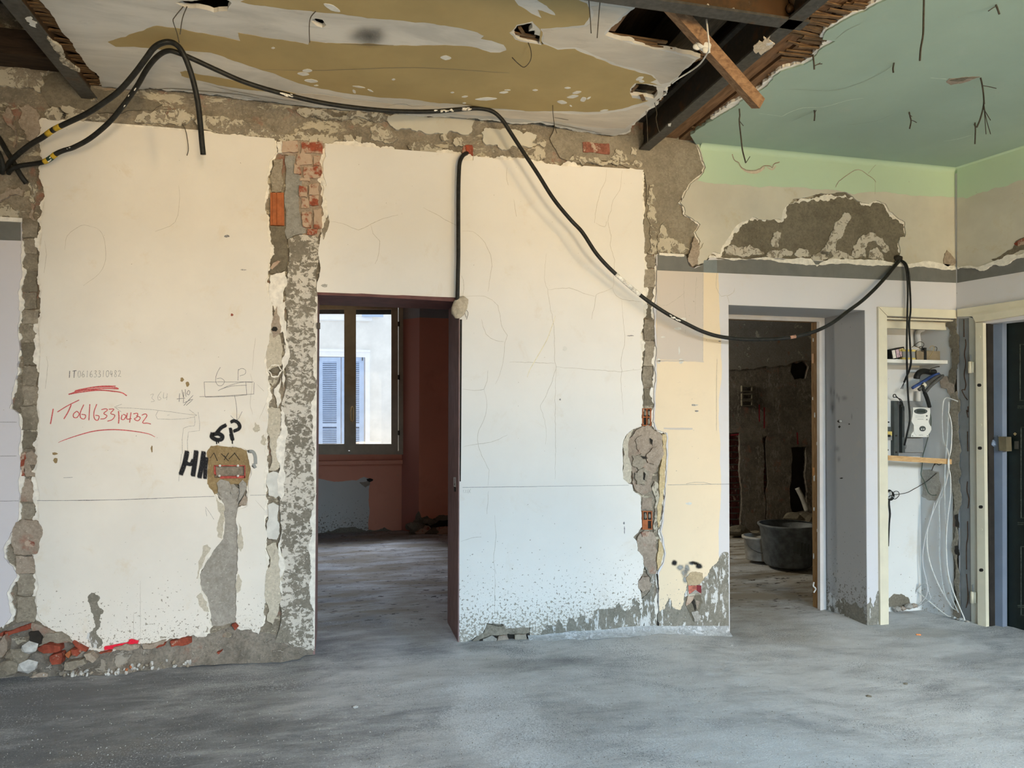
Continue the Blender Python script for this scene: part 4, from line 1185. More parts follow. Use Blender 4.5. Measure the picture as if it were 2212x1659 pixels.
for i, p in enumerate([[(546, 925), (552, 912), (560, 918), (562, 930), (556, 934)], [(565, 945), (572, 938), (575, 960), (570, 962)], [(198, 1280), (206, 1284), (214, 1310), (224, 1320), (218, 1345), (210, 1360), (222, 1390), (212, 1402), (196, 1396), (186, 1380), (200, 1362), (202, 1330), (196, 1312)]]):
    slab('bared_undercoat', A, SPLASH if i == 2 else bpy.data.materials['beige_undercoat'], p, onW(-.001), (0, .001, 0), rag=.25, step=.008, seed=250 + i)

# ------------------------------------------------------------------ lower box right of the scar, cement splash at the wall foot
spl = [(1146, 1394), (1150, 1366), (1168, 1372), (1180, 1350), (1198, 1352), (1206, 1338), (1216, 1356), (1228, 1336), (1246, 1346), (1254, 1326), (1270, 1340), (1284, 1322), (1292, 1306), (1304, 1296), (1314, 1292), (1320, 1312), (1330, 1318), (1338, 1300), (1350, 1320), (1366, 1310), (1372, 1290), (1380, 1318), (1389, 1310), (1389, 1372), (1270, 1388)]
slab('cement_splash', B, SPLASH, spl, onW(-.002), (0, .002, 0), rag=.25, step=.01, seed=260)
slab('cement_splash', C_, SPLASH, [(1422, 1372), (1422, 1326), (1436, 1316), (1444, 1290), (1452, 1310), (1470, 1318), (1478, 1300), (1482, 1250), (1490, 1240), (1520, 1250), (1536, 1228), (1549, 1216), (1556, 1202), (1564, 1192), (1574, 1196, 0), (1575, 1370)], onW(-.004), (0, .0025, 0), rag=.18, step=.01, seed=261)
slab('cement_splash', C_, SPLASH, [(1873, 1352, 0), (1873, 1306), (1880, 1290), (1888, 1312), (1895, 1280), (1901, 1270, 0), (1902, 1352, 0)], onW(-.002), (0, .002, 0), rag=.2, step=.01, seed=262)
bx2 = thing('wall_box', 'small red wall box low on the beige paint beside the doorway niche', 'electrical box', W(1503, 1284, .0))
slab('box_back', bx2, m_plain('faded_red_plastic', (.50, .15, .10), .3, 30, .6), [(1487, 1265, 0), (1505, 1265, 0), (1505, 1278, 0), (1496, 1280, 0), (1488, 1283, 0)], onW(-.006), (0, .006, 0))
slab('box_side', bx2, m_plain('dark_red_plastic', (.17, .015, .02), .2, 30, .5), [(1505, 1264, 0), (1515, 1265, 0), (1515, 1283, 0), (1505, 1276, 0)], onW(-.007), (0, .006, 0))
slab('mortar_fill', bx2, MORTAR_G, [(1490, 1283), (1502, 1274), (1512, 1282)], onW(-.009), (0, .005, 0), rag=.05)
slab('box_rim', bx2, REMN, [(1486, 1284, 0), (1514, 1281, 0), (1514, 1285, 0), (1487, 1288, 0)], onW(-.012), (0, .01, 0))
slab('brown_mortar', C_, m_mortar('tan_mortar', (.44, .34, .21), (.53, .42, .27), seed=46, bump=.3), [(1482, 1250), (1490, 1238), (1504, 1235), (1518, 1238), (1520, 1252), (1512, 1262), (1486, 1264)], onW(-.0075), (0, .004, 0), rag=.1, seed=263)
slab('chased_hole', C_, MORTAR_D, [(1480, 1290), (1496, 1284), (1514, 1286), (1518, 1300), (1510, 1326), (1500, 1344), (1492, 1330), (1484, 1310)], onW(-.0072), (0, .003, 0), rag=.14, seed=264)
for i, (p, m) in enumerate([([(1493, 1300), (1500, 1294), (1505, 1310), (1502, 1320)], DARK), ([(1502, 1296), (1512, 1300), (1508, 1318), (1504, 1312)], MORTAR_P), ([(1486, 1288), (1500, 1288), (1490, 1304), (1483, 1310)], BRICK_P), ([(1494, 1322), (1508, 1320), (1512, 1340), (1500, 1342)], MORTAR_G)]):
    slab('rubble_chip', C_, m, p, onW(-.010 - .002 * i), (0, .005, 0), rag=.12, seed=265 + i)
# broken foot below the middle panel
hv = thing('broken_foot', '', '', (0, 0, 0)) if False else None
slab('mortar_block', wall_back, MORTAR, [(1020, 1384), (1046, 1366), (1052, 1347), (1092, 1350), (1144, 1357), (1144, 1366), (1110, 1370), (1060, 1372), (1040, 1380)], onW(.004), (0, .03, 0), rag=.12, seed=270)
slab('dark_gap', wall_back, DARK, [(1036, 1380), (1060, 1370), (1100, 1368), (1142, 1368), (1142, 1388), (1036, 1394)], onW(.008), (0, .01, 0), rag=.08, seed=271)
for i, p in enumerate([[(1044, 1380), (1062, 1373), (1074, 1380), (1070, 1396), (1044, 1396)], [(1078, 1374), (1096, 1372), (1104, 1386), (1098, 1396), (1076, 1396)], [(1112, 1372), (1136, 1370), (1138, 1384), (1114, 1390)]]):
    slab('brick', wall_back, (MORTAR_G, MORTAR_P, MORTAR_B)[i], p, onW(.000 - .006 * i), (0, .03, 0), rag=.1, seed=272 + i)

# ------------------------------------------------------------------ hacked-off wall foot on the left: bricks, stones, mortar
foot_top = [(-120, 1372), (0, 1362), (40, 1346), (70, 1342), (90, 1356), (116, 1366), (154, 1386), (190, 1402), (224, 1406), (254, 1402), (300, 1394), (360, 1384), (420, 1371), (452, 1368), (510, 1352), (560, 1366), (604, 1372), (650, 1390), (676, 1396)]
foot_bot = [(-120, 1474), (0, 1466), (40, 1462), (90, 1462), (150, 1460), (200, 1459), (260, 1456), (320, 1448), (380, 1441), (440, 1437), (500, 1434), (560, 1432), (600, 1431), (640, 1425), (678, 1404)]


def build_foot():
    N, M = 150, 16
    vs_, fs = [], []
    for i in range(N + 1):
        px = -120 + (677 + 120) * i / N
        pt = W(px, ipl(px, foot_top), .014)
        pb = H(px, ipl(px, foot_bot), .0)
        pb.y = min(pb.y, -.02)
        for j in range(M + 1):
            t = j / M
            p = pt.lerp(pb, t)
            p.y = pt.y + (pb.y - pt.y) * t ** 1.7
            q = mnoise.fractal(V((p.x * 9, p.z * 9, 2)), .8, 2, 4)
            fade = min(1, 4 * t, 5 * (1 - t) + .25)
            left = 1.6 if p.x < W(190, 1420).x else .8
            p.y -= (q * .030 * left) * fade
            vs_.append(p)
    for i in range(N):
        for j in range(M):
            a = i * (M + 1) + j
            fs.append((a, a + 1, a + M + 2, a + M + 1))
    return mesh('mortar_footing', vs_, fs, m_mortar('hacked_footing', (.165, .15, .125), (.33, .29, .24), rem=.2, remcol=(.44, .40, .34), rs=14, seed=50, red=.3, bump=1.0), wall_back, smooth=True)


build_foot()
for i, (p, yf, m) in enumerate([
    ([(80, 1400), (92, 1394), (110, 1393), (130, 1396), (131, 1406), (118, 1410), (96, 1412), (84, 1407)], -.050, m_brick('brick_rounded', (.36, .085, .05), .2)),
    ([(107, 1418), (118, 1414), (132, 1411), (135, 1420), (132, 1434), (112, 1436), (107, 1428)], -.075, None),
    ([(140, 1414), (150, 1406), (152, 1414), (148, 1422)], -.070, TERRA), ([(153, 1404), (164, 1404), (172, 1412), (166, 1418), (156, 1416)], -.062, None),
    ([(156, 1386), (164, 1390), (178, 1397), (188, 1402), (186, 1408), (172, 1406), (162, 1396)], -.030, None),
    ([(10, 1366), (30, 1360), (52, 1352), (68, 1346), (66, 1358), (40, 1366), (14, 1374)], -.012, None), ([(0, 1368), (8, 1366), (4, 1378), (-6, 1380)], -.02, None),
    ([(367, 1386), (390, 1380), (413, 1377), (414, 1388), (396, 1395), (370, 1397)], -.012, None), ([(326, 1396), (345, 1390), (358, 1388), (356, 1394), (340, 1400)], -.015, None),
    ([(500, 1350), (508, 1346), (515, 1354), (508, 1362)], -.012, None), ([(468, 1410), (474, 1408), (480, 1406), (472, 1414)], -.06, None), ([(214, 1410), (240, 1406), (240, 1409), (218, 1413)], -.02, None)]):
    slab('brick', wall_back, m or bpy.data.materials['brick_rounded'], p, onW(yf), (0, .06, 0), rag=.08, seed=280 + i)
for i, (p, yf, m) in enumerate([
    ([(68, 1346), (76, 1348), (90, 1352), (106, 1358), (116, 1366), (136, 1374), (152, 1386), (134, 1388), (100, 1386), (96, 1378), (84, 1366), (70, 1364)], -.012, MORTAR_P),
    ([(96, 1376), (100, 1368), (130, 1366), (140, 1372), (154, 1386), (134, 1388), (112, 1386), (84, 1396), (90, 1382)], -.022, MORTAR_B),
    ([(1, 1384), (10, 1372), (16, 1388), (12, 1412), (4, 1420), (-4, 1420)], -.05, MORTAR_P), ([(244, 1400), (262, 1396), (290, 1392), (304, 1392), (300, 1400), (280, 1406), (256, 1404)], -.02, MORTAR_P), ([(306, 1392), (340, 1388), (358, 1384), (352, 1392), (326, 1402), (310, 1402)], -.016, MORTAR_P),
    ([(62, 1464), (84, 1454), (104, 1456), (100, 1464), (80, 1468)], -.06, MORTAR_P), ([(180, 1414), (196, 1410), (208, 1424), (200, 1432), (186, 1426)], -.05, MORTAR_P), ([(140, 1430), (180, 1424), (186, 1434), (160, 1446), (138, 1446)], -.07, MORTAR_B)]):
    slab('mortar_block', wall_back, m, p, onW(yf), (0, .05, 0), rag=.12, seed=300 + i)
slab('dark_gap', wall_back, DARK, [(62, 1366), (80, 1364), (90, 1376), (88, 1392), (76, 1396), (64, 1384)], onW(-.040), (0, .02, 0), rag=.08, seed=310)


# ------------------------------------------------------------------ pink room behind the doorway
def onP(p0, p1):
    """vertical plane through two floor points"""
    d = V((p1.x - p0.x, p1.y - p0.y, 0)).normalized()
    n = V((d.y, -d.x, 0))

    def f(x, y):
        r = ray(x, y)
        return EYE + r * ((p0 - EYE).dot(n) / r.dot(n))
    f.n = n if n.y < 0 else -n
    return f


YW = YP + .24
XS0, XS1 = W(905, 1000, YP).x, W(868, 1000, YW).x
XN0 = W(610, 1000, YP).x
ZSPL = W(940, 687, YP).z
ZW0, ZW1 = W(800, 979, YW).z, W(800, 640, YW).z
pr = tag(join('wall_pink', [box_data(*a) for a in []] + [box_data(c, *s) for c, s in (
    bb(XS0, 1.9, YP, YP + .3, -.3, 3.4), bb(-2.4, XN0, YP, YP + .3, -.3, 3.4), bb(XN0, XS0, YP, YP + .3, ZW1 + .15, 3.4),
    bb(XN0, XS1 + .12, YW + .005, YW + .1, -.3, ZW0), bb(XN0 - .1, W(637, 900, YW).x, YW, YW + .1, -.3, 3.4), bb(XS1, XS0 + .1, YW, YW + .08, -.3, 3.4))], PINK), 'terracotta painted rear wall of the room behind the doorway', kind='structure')
for nm, x0_, x1_ in (('wall_pink_right', 1.62, 1.72), ('wall_pink_left', -2.5, -2.4)):
    tag(join(nm, [box_data(*(lambda q: (q[0], *q[1]))(bb(x0_, x1_, T, YP + .3, -.3, 3.4)))], PINK), 'terracotta side wall of the room behind the doorway', kind='structure')
tag(join('ceiling_pink', [box_data(*(lambda q: (q[0], *q[1]))(bb(-2.5, 1.72, T, YP + .3, 3.35, 3.5)))], GREYUP), 'ceiling of the room behind the doorway', kind='structure')
# splay beside the window, grey paint above
S0, S1 = V((XS0, YP, 0)), V((XS1, YW, 0))
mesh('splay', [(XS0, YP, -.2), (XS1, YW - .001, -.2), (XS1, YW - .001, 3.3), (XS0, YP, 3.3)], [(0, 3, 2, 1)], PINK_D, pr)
mesh('grey_paint', [(XS0 - .0002, YP - .0016, ZSPL), (XS1, YW - .003, ZSPL), (XS1, YW - .003, 3.3), (XS0 - .0002, YP - .0016, 3.3)], [(0, 3, 2, 1)], GREYUP, pr)
box('grey_paint', ((XS0 + 1.62) / 2, YP - .001, (ZSPL + 3.3) / 2), (1.62 - XS0, .0018, 3.3 - ZSPL), GREYUP, pr)
slab('bared_plaster', pr, m_plaster('radiator_patch', (.56, .55, .50), speck=.8, speckz=.6, seed=15, dirt=(.20, .17, .13)), [(560, 1030), (700, 1036), (740, 1040), (770, 1038), (786, 1030), (800, 1034), (798, 1050), (796, 1080), (798, 1110), (796, 1140), (798, 1160, 0), (560, 1165, 0)], onW(YW + .003), (0, .003, 0), rag=.08, step=.05, seed=400)
slab('bared_plaster', pr, MORTAR_B, [(776, 1042), (798, 1036), (800, 1046), (790, 1053)], onW(YW + .002), (0, .003, 0), rag=.1, seed=401)
v, f = rock_data(W(799, 1037, YW - .01), .03, 8, (1.6, .6, .7))
mesh('mortar_lump', v, f, DARK, pr)
slab('bared_mortar', pr, MORTAR_D, [(690, 1165, 0), (700, 1150), (720, 1146), (740, 1140), (760, 1138), (775, 1142), (790, 1148), (800, 1144), (830, 1139), (846, 1146), (860, 1152), (880, 1158, 0)], onW(YW + .001), (0, .004, 0), rag=.14, step=.03, seed=402)
slab('broken_masonry', pr, MORTAR_D, [(884, 1152), (892, 1130), (899, 1112), (905, 1104), (910, 1118), (922, 1114), (934, 1122), (944, 1116), (958, 1112), (985, 1108), (1010, 1120), (1010, 1160), (890, 1162)], onW(YP - .004), (0, .02, 0), rag=.14, step=.03, seed=403)
slab('dark_gap', pr, DARK, [(898, 1152), (902, 1136), (914, 1130), (930, 1136), (950, 1124), (985, 1122), (1000, 1150), (980, 1158), (900, 1158)], onW(YP - .008), (0, .004, 0), rag=.1, step=.03, seed=404)
for i, (x, y, r) in enumerate(((898, 1138, .09), (914, 1146, .08), (934, 1150, .09), (958, 1150, .10), (926, 1126, .05))):
    v, f = rock_data(W(x, y, YP - .05), r, 20 + i, (1.4, .7, .7), 2)
    mesh('brick_stub', v, f, (MORTAR_D, BRICK_P)[i % 2], pr)
box('window_board', ((XN0 + XS1) / 2, YW - .05, W(800, 999, YW - .1).z), (XS1 - XN0, .13, .045), PINK, pr)
box('window_apron', ((XN0 + XS1) / 2, YW - .005, W(800, 986, YW).z), (XS1 - XN0, .02, .075), PINK, pr)

# ------------------------------------------------------------------ window
UWN = onW(YW - .02)


def rect(a, b, c, d): return [(a, b, 0), (c, b, 0), (c, d, 0), (a, d, 0)]


win = slab('window_1', None, WINWOOD, rect(636, 638, 871, 982), UWN, (0, .07, 0), holes=[rect(646, 648, 861, 974)])
tag(win, 'beige two leaf wooden window of the terracotta room', kind='structure')
for i, (a, c, ga, gc) in enumerate(((647, 752.5, 663, 743.5), (756, 860, 769, 845.5))):
    s = slab('sash', win, WINWOOD, rect(a, 650, c, 974), onW(YW - .03), (0, .05, 0), holes=[rect(ga, 668, gc, 959)])
    slab('pane', s, GLASS, rect(ga, 668, gc, 959), onW(YW + .0), (0, .004, 0))
    slab('glazing_bead', s, WINWOOD, rect(ga - 2, 666, gc + 2, 961), onW(YW - .036), (0, .008, 0), holes=[rect(ga, 668, gc, 959)])
    slab('roller_blind', win, BLIND, rect(ga - 3, 655, gc + 3, 678 + i), onW(YW + .012), (0, .02, 0))
slab('meeting_stile', win, WINWOOD, rect(751, 652, 757, 973), onW(YW - .042), (0, .03, 0))
hp = thing('window_handle', 'brass window handle', 'handle', W(760, 895, YW)) if False else None
hnd = tube('handle', [W(x, y, YW - .05 - (.035 if 1 < k < 6 else 0)) for k, (x, y) in enumerate(((760, 911), (758.4, 909), (757.6, 904), (757.5, 895), (757.5, 887), (759, 880), (761, 878.5), (762.6, 882), (763, 895), (762.8, 906), (761, 911)))], .008, BRASS, win, per=4)
for y in (700, 815, 935):
    v, f = tube_data([W(861.5, y - 5, YW - .04), W(861.5, y + 5, YW - .04)], .012, 8)
    mesh('hinge', v, f, HINGE, win, smooth=True)

# ------------------------------------------------------------------ house across the court
YF = 13.0
fac = tag(join('far_house', [box_data(*(lambda q: (q[0], *q[1]))(bb(-14, 9, YF, YF + .3, -9, 9)))], FACADE), 'pale rendered house across the court with a shuttered window', 'house')
UF = lambda o=0.0: onW(YF - o)
slab('window_surround', fac, FACADE_T, [(676, 755, 0), (799, 758, 0), (799, 1100, 0), (676, 1100, 0)], UF(.06), (0, .06, 0), holes=[[(686, 770, 0), (789, 772, 0), (789, 1100, 0), (686, 1100, 0)]])
slab('window_surround', fac, FACADE_T, [(676, 753, 0), (800, 756, 0), (800, 761, 0), (676, 758, 0)], UF(.11), (0, .06, 0))
slab('sill', fac, FACADE_T, [(640, 681, 0), (804, 685, 0), (804, 692, 0), (640, 689, 0)], UF(.22), (0, .22, 0))
slab('shutter', fac, SHUT, [(782, 677, 0), (828, 679, 0), (828, 684.5, 0), (782, 683.5, 0)], UF(.30), (0, .05, 0))
for (a, c, ga, gc) in ((687, 736, 697, 727), (738, 786, 747, 776)):
    s = slab('shutter', fac, SHUT, rect(a, 772, c, 1100), UF(.05), (0, .05, 0), holes=[rect(ga, 782, gc, 914), rect(ga, 922, gc, 1090)])
    slab('shutter_back', s, SHUT_D, rect(ga, 782, gc, 1090), UF(.005), (0, .005, 0))
    parts = []
    y = 783.5
    while y < 1088:
        if not 911 < y < 923:
            p0, p1 = W(ga, y, YF - .04), W(gc, y, YF - .04)
            parts.append(box_data((p0 + p1) / 2, (p1 - p0).length, .03, .022, Matrix.Rotation(.5, 3, 'X')))
        y += 4.1
    o = join('slats', parts, SHUT, s)
    o['kind'] = 'stuff'
for x in (689, 783):
    slab('shutter_hook', fac, HINGE, rect(x - .8, 772, x + .8, 779), UF(.08), (0, .02, 0))

# ------------------------------------------------------------------ niche door frame and the dark room
cas = slab('door_1', None, CASING_W, [(1556, 674, 0), (1781.5, 682, 0), (1784.5, 1325, 0), (1771.5, 1325, 0), (1769.5, 694.6, 0), (1556, 687.5, 0)], onW(T - .012), (0, .03, 0))
tag(cas, 'white doorway casing at the back of the grey niche', kind='structure')
slab('casing_bead', cas, CASING_W, [(1556, 681, 0), (1776, 688.5, 0), (1778.5, 1325, 0), (1772, 1325, 0), (1770, 695, 0), (1556, 688, 0)], onW(T - .02), (0, .01, 0))
xj = W(1770, 1000, T).x
box('wooden_jamb', (xj + .012, T + .05, 1.0), (.022, .085, 2 * (W(1770, 695, T).z - 1.0)), JAMBWOOD, cas)
box('wooden_head', ((NL + xj) / 2, T + .05, W(1700, 692, T).z + .012), (xj - NL + .1, .085, .022), JAMBWOOD, cas)
for (y0, y1) in ((764, 785), (1010, 1028)):
    box('strike_plate', (xj - .001, T + .07, (W(1757, y0, T + .07).z + W(1757, y1, T + .07).z) / 2), (.005, .022, W(1757, y0, T).z - W(1757, y1, T).z), m_plain('orange_plate', (.52, .24, .08), .1, 20, .5) if 'orange_plate' not in bpy.data.materials else bpy.data.materials['orange_plate'], cas)
tube('wire_stub', [W(1758, 1258, T + .05), W(1757, 1266, T + .03), W(1762, 1272, T + .03), W(1758, 1280, T + .04)], .006, GESSO, cas)
for k in range(9):
    r = random.Random(k)
    y = 720 + k * 62 + r.uniform(-18, 18)
    yy = T + r.uniform(.02, .08)
    box('paint_flake', (xj - .0005, yy, W(1760, y, T).z), (.003, r.uniform(.006, .014), r.uniform(.02, .05)), PAINTW, cas)
XD0, XD1, ZD = NL - .75, W(1756, 1000, YD).x + .5, 2.95
UD = onW(YD)
bath = tag(join('wall_bath', [box_data(c, *s) for c, s in (bb(XD0, XD1, YD + .05, YD + .3, -.4, ZD), bb(XD0 - .05, XD0, T, YD, -.4, ZD), bb(XD1, XD1 + .1, T, YD, -.4, ZD))], MORTAR_D), 'hacked masonry walls of the dark room behind the niche', kind='structure')
tag(join('ceiling_bath', [box_data(*(lambda q: (q[0], *q[1]))(bb(XD0, XD1, T, YD + .3, ZD, ZD + .1)))], MORTAR_D), 'ceiling of the dark room', kind='structure')
ch = [[(1570, 936), (1597, 935), (1599, 1030), (1600, 1138), (1584, 1146), (1570, 1146)], [(1647, 944), (1657, 941), (1659, 1040), (1658, 1146), (1651, 1146), (1650, 1040)],
      [(1709, 966), (1741, 965), (1742, 1000), (1739, 1030), (1744, 1060), (1742, 1104), (1712, 1108), (1706, 1060), (1710, 1020)],
      [(1710, 786), (1716, 782), (1722, 785), (1734, 779), (1741, 784), (1747, 792), (1743, 808), (1740, 818), (1716, 820), (1708, 804)]]
xL, xR = XD0 + .001, XD1 - .001
hk = slab('hacked_plaster', bath, BATH, [(0, 0, 0, V((xL, YD, -.3))), (0, 0, 0, V((xR, YD, -.3))), (0, 0, 0, V((xR, YD, ZD))), (0, 0, 0, V((xL, YD, ZD)))], UD, (0, .045, 0), rag=.06, step=.04, seed=410, holes=ch)
slab('old_tile_bed', bath, m_mortar('pale_bath_plaster', (.255, .23, .20), (.33, .30, .265), rem=.08, seed=53, red=.2), [(1500, 640, 0), (1760, 640, 0), (1760, 776), (1730, 778), (1700, 790), (1660, 792), (1600, 800), (1500, 800)], onW(YD - .012), (0, .012, 0), rag=.1, step=.05, seed=411)
for (x0_, x1_, ya, yb, seed) in ((1572, 1598, 938, 1140, 1), (1650, 1658, 946, 1142, 2)):
    y = ya; k = 0
    while y < yb:
        r = random.Random(seed * 100 + k)
        sp = [x0_, x0_ + (x1_ - x0_) * (.35 + .4 * (k % 2)), x1_] if seed == 1 else [x0_, x1_]
        for a, b in zip(sp, sp[1:]):
            slab('brick', bath, BRICK_SHADE, [(a + .8, y + r.uniform(.4, 1.5)), (b - .8, y + r.uniform(.4, 1.5)), (b - .8, y + 11), (a + .8, y + 11)], onW(YD + .035), (0, .02, 0), rag=.06, step=.03, seed=k)
        y += 13.2; k += 1
slab('dark_gap', bath, DARK, [(1700, 960, 0), (1750, 960, 0), (1750, 1112, 0), (1700, 1112, 0)], onW(YD + .046), (0, .003, 0))
slab('dark_gap', bath, DARK, [(1700, 772, 0), (1752, 772, 0), (1752, 826, 0), (1700, 826, 0)], onW(YD + .046), (0, .003, 0))
for y0_ in (833, 850, 864):
    slab('wall_socket_hole', bath, MORTAR_D, rect(1603, y0_, 1626, y0_ + 13), onW(YD - .03), (0, .03, 0), holes=[rect(1605, y0_ + 3, 1624, y0_ + 11)])
strokes('red_marks', bath, m_plain('dark_red_marks', (.30, .02, .03), .2, 40, .8), [[(1640, 874), (1640.5, 911)], [(1651, 880), (1651, 925)], [(1722, 934), (1723.5, 960)], [(1578, 940), (1596, 938)]], onW(YD - .013), V((0, -1, 0)), .018)
tube('waste_pipe', [W(1722, 1054, YD - .02), W(1733, 1076, YD - .05), W(1743, 1104, YD - .08)], .03, PAIL, bath)
for i, (x, y, r) in enumerate(((1590, 1146, .10), (1604, 1150, .07), (1618, 1156, .06), (1632, 1158, .09), (1712, 1118, .10), (1738, 1122, .12))):
    v, f = rock_data(W(x, y, YD - .12), r, 30 + i, (1.3, .8, .7), 2)
    o = mesh('rubble_stone', v, f, MORTAR_D)
    tag(o, 'dark rubble lump at the foot of the hacked bathroom wall', 'stone', 'rubble at the foot of the dark wall')


def vessel(name, label, cat, c, prof, mat, wall=.012):
    t = thing(name, label, cat, c)
    inner = [(r - wall, max(z, wall)) for r, z in reversed(prof)]
    v, f = lathe_data([(0.001, 0)] + prof + inner + [(0.001, wall)], 36)
    mesh('body', [V(c) + p for p in v], f, mat, t, smooth=True)
    return t


cT = H(1721, 1226, fz(2.5) + .01); cT.y += .14
tub = vessel('mortar_tub', 'large dark grey rubber mixing tub standing in the dark room', 'tub', cT, [(.21, 0), (.225, .02), (.262, .36), (.285, .385), (.285, .40), (.27, .402)], TUB)
for i, (dx, h0, h1) in enumerate(((-.10, .16, .27), (-.06, .15, .27), (-.02, .13, .26), (.02, .15, .25), (.07, .14, .24))):
    a = math.atan2(-1, dx * 3.5)
    pts = [cT + V((math.cos(a) * (.226 + .1 * h), math.sin(a) * (.226 + .1 * h), h)) for h in (h0, (h0 + h1) / 2, h1)]
    v, f = ribbon_data(pts, .028, V((math.cos(a), math.sin(a), 0)))
    mesh('dried_smear', v, f, GREYPL_D, tub)
cP = H(1651, 1212, fz(2.5) + .01); cP.y += .10
pail = vessel('paint_pail', 'small dirty white plastic pail with brown label beside the mixing tub', 'pail', cP, [(.125, 0), (.13, .01), (.145, .21), (.165, .215), (.165, .235), (.15, .24)], PAIL, .008)
pts = [(math.radians(a)) for a in range(-88, -30, 8)]
vs_ = [cP + V((math.cos(a) * (.138 + .07 * (z - .1)), math.sin(a) * (.138 + .07 * (z - .1)), z)) for a in pts for z in (.09, .20)]
mesh('label', vs_, [(2 * i, 2 * i + 2, 2 * i + 3, 2 * i + 1) for i in range(len(pts) - 1)], LABELM, pail)
tube('bail_handle', [cP + V((-.165, -.02, .22)), cP + V((-.17, -.1, .15)), cP + V((-.09, -.17, .10)), cP + V((.06, -.18, .10))], .004, CABLE_G, pail)


# ------------------------------------------------------------------ meter closet
YC = .27
XB = W(1988, 1000, YC).x
US = onP(V((CR, .03, 0)), V((XB, YC, 0)))
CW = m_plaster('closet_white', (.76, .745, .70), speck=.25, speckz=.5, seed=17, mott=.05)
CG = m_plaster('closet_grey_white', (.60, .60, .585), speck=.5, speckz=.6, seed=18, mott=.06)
clo = tag(join('wall_closet', [box_data(c, *s) for c, s in (bb(CL - .08, CR + .3, YC, T - .005, -.3, CT + .2),)], CW), 'white back wall of the shallow meter closet', kind='structure')
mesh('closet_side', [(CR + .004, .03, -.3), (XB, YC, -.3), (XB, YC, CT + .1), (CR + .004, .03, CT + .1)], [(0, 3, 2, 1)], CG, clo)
box('closet_side', (CL - .003, YC / 2 + .018, 1.0), (.006, YC - .036, 2.6), CW, clo)
box('closet_soffit', ((CL + CR) / 2, YC / 2 + .02, CT + .045), (CR - CL, YC - .04, .01), CW, clo)
box('soffit_board', ((CL + CR) / 2, .08, W(1990, 701, .08).z), (CR - CL, .03, .075), CASING, clo)
slab('bare_mortar', clo, MORTAR_D, [(2047, 692), (2066, 688), (2067, 720), (2066, 800), (2062, 830), (2052, 826), (2058, 790), (2052, 740), (2054, 715), (2044, 705)], lambda x, y: US(x, y) + US.n * .008, -US.n * .01, rag=.14, step=.01, seed=420)
slab('bare_mortar', clo, MORTAR, [(2056, 850), (2068, 845), (2070, 900), (2072, 1000), (2072, 1100), (2073, 1340), (2066, 1340), (2064, 1250), (2058, 1180), (2062, 1100), (2056, 1040), (2058, 950), (2054, 900)], lambda x, y: US(x, y) + US.n * .008, -US.n * .01, rag=.12, step=.01, seed=421)
slab('bare_mortar', clo, MORTAR_P, [(2030, 820), (2044, 812), (2060, 822), (2062, 850), (2054, 860), (2046, 840), (2034, 838)], lambda x, y: US(x, y) + US.n * .006, -US.n * .008, rag=.14, step=.01, seed=422)
for (y0_, y1_) in ((1112, 1140), (1180, 1200)):
    slab('dark_gap', clo, DARK, [(2064, y0_), (2072, y0_ - 2), (2074, y1_), (2066, y1_ - 3)], lambda x, y: US(x, y) + US.n * .012, -US.n * .003, rag=.12, step=.01, seed=423)
slab('bare_mortar', clo, m_mortar('brown_grey_patch', (.36, .33, .28), (.44, .41, .35), rem=.12, seed=56, bump=.3), [(1993, 1014), (2012, 1015), (2028, 1019), (2028, 1070), (2020, 1082), (2004, 1080), (1991, 1072), (1990, 1040)], lambda x, y: US(x, y) + US.n * .002, -US.n * .002, rag=.1, step=.01, seed=424)
slab('bare_mortar', clo, MORTAR_D, [(1921, 1312), (1921, 1292), (1932, 1283), (1948, 1283), (1962, 1290), (1966, 1302), (1960, 1314)], onW(YC - .003), (0, .003, 0), rag=.12, step=.01, seed=425)
for i, (x, y, r) in enumerate(((1938, 1312, .03), (1950, 1310, .025), (1964, 1306, .03), (1974, 1304, .028))):
    v, f = rock_data(W(x, y + 4, YC - .04), r, 40 + i, (1.3, .9, .7), 1)
    tag(mesh('rubble_stone', v, f, (MORTAR_G, MORTAR_P)[i % 2]), 'grey rubble lump on the floor at the back of the meter closet', 'stone', 'rubble on the closet floor')
for x, y in ((1919.5, 912), (1918, 972)):
    box('screw_hole', W(x, y, YC - .001), (.012, .002, .012), DARK, clo)
# casing
tc = slab('trim_1', None, CASING, [(1897.5, 662.5, 0), (2066.5, 670, 0), (2066.5, 688, 0), (1916, 682, 0), (1920, 1356, 0), (1902, 1356, 0)], onW(-.018), (0, .03, 0))
tag(tc, 'cream painted casing around the meter closet', kind='structure')
slab('casing_bead', tc, CASING, [(1915, 686, 0), (2060, 691.5, 0), (2058, 694, 0), (1916, 689, 0)], onW(-.004), (0, .03, 0))
slab('miter_joint', tc, DARK, [(1899, 663.6, 0), (1916.5, 681.6, 0), (1916, 682, 0), (1898.6, 664, 0)], onW(-.0186), (0, .0006, 0))
# shelf
z1_, z0_ = W(1980, 777, .03).z, W(1980, 784.5, .03).z
xr_ = W(2047, 780, .03).x
sh = mesh('shelf', [(CL, .03, z0_), (xr_, .03, z0_), (xr_ - .02, .16, z0_), (XB - .002, YC - .001, z0_), (CL, YC - .001, z0_), (CL, .03, z1_), (xr_, .03, z1_), (xr_ - .02, .16, z1_), (XB - .002, YC - .001, z1_), (CL, YC - .001, z1_)],
          [(4, 3, 2, 1, 0), (5, 6, 7, 8, 9), (0, 1, 6, 5), (1, 2, 7, 6), (2, 3, 8, 7), (3, 4, 9, 8), (4, 0, 5, 9)], SHELFW)
tag(sh, 'white shelf board across the upper part of the meter closet', 'shelf')


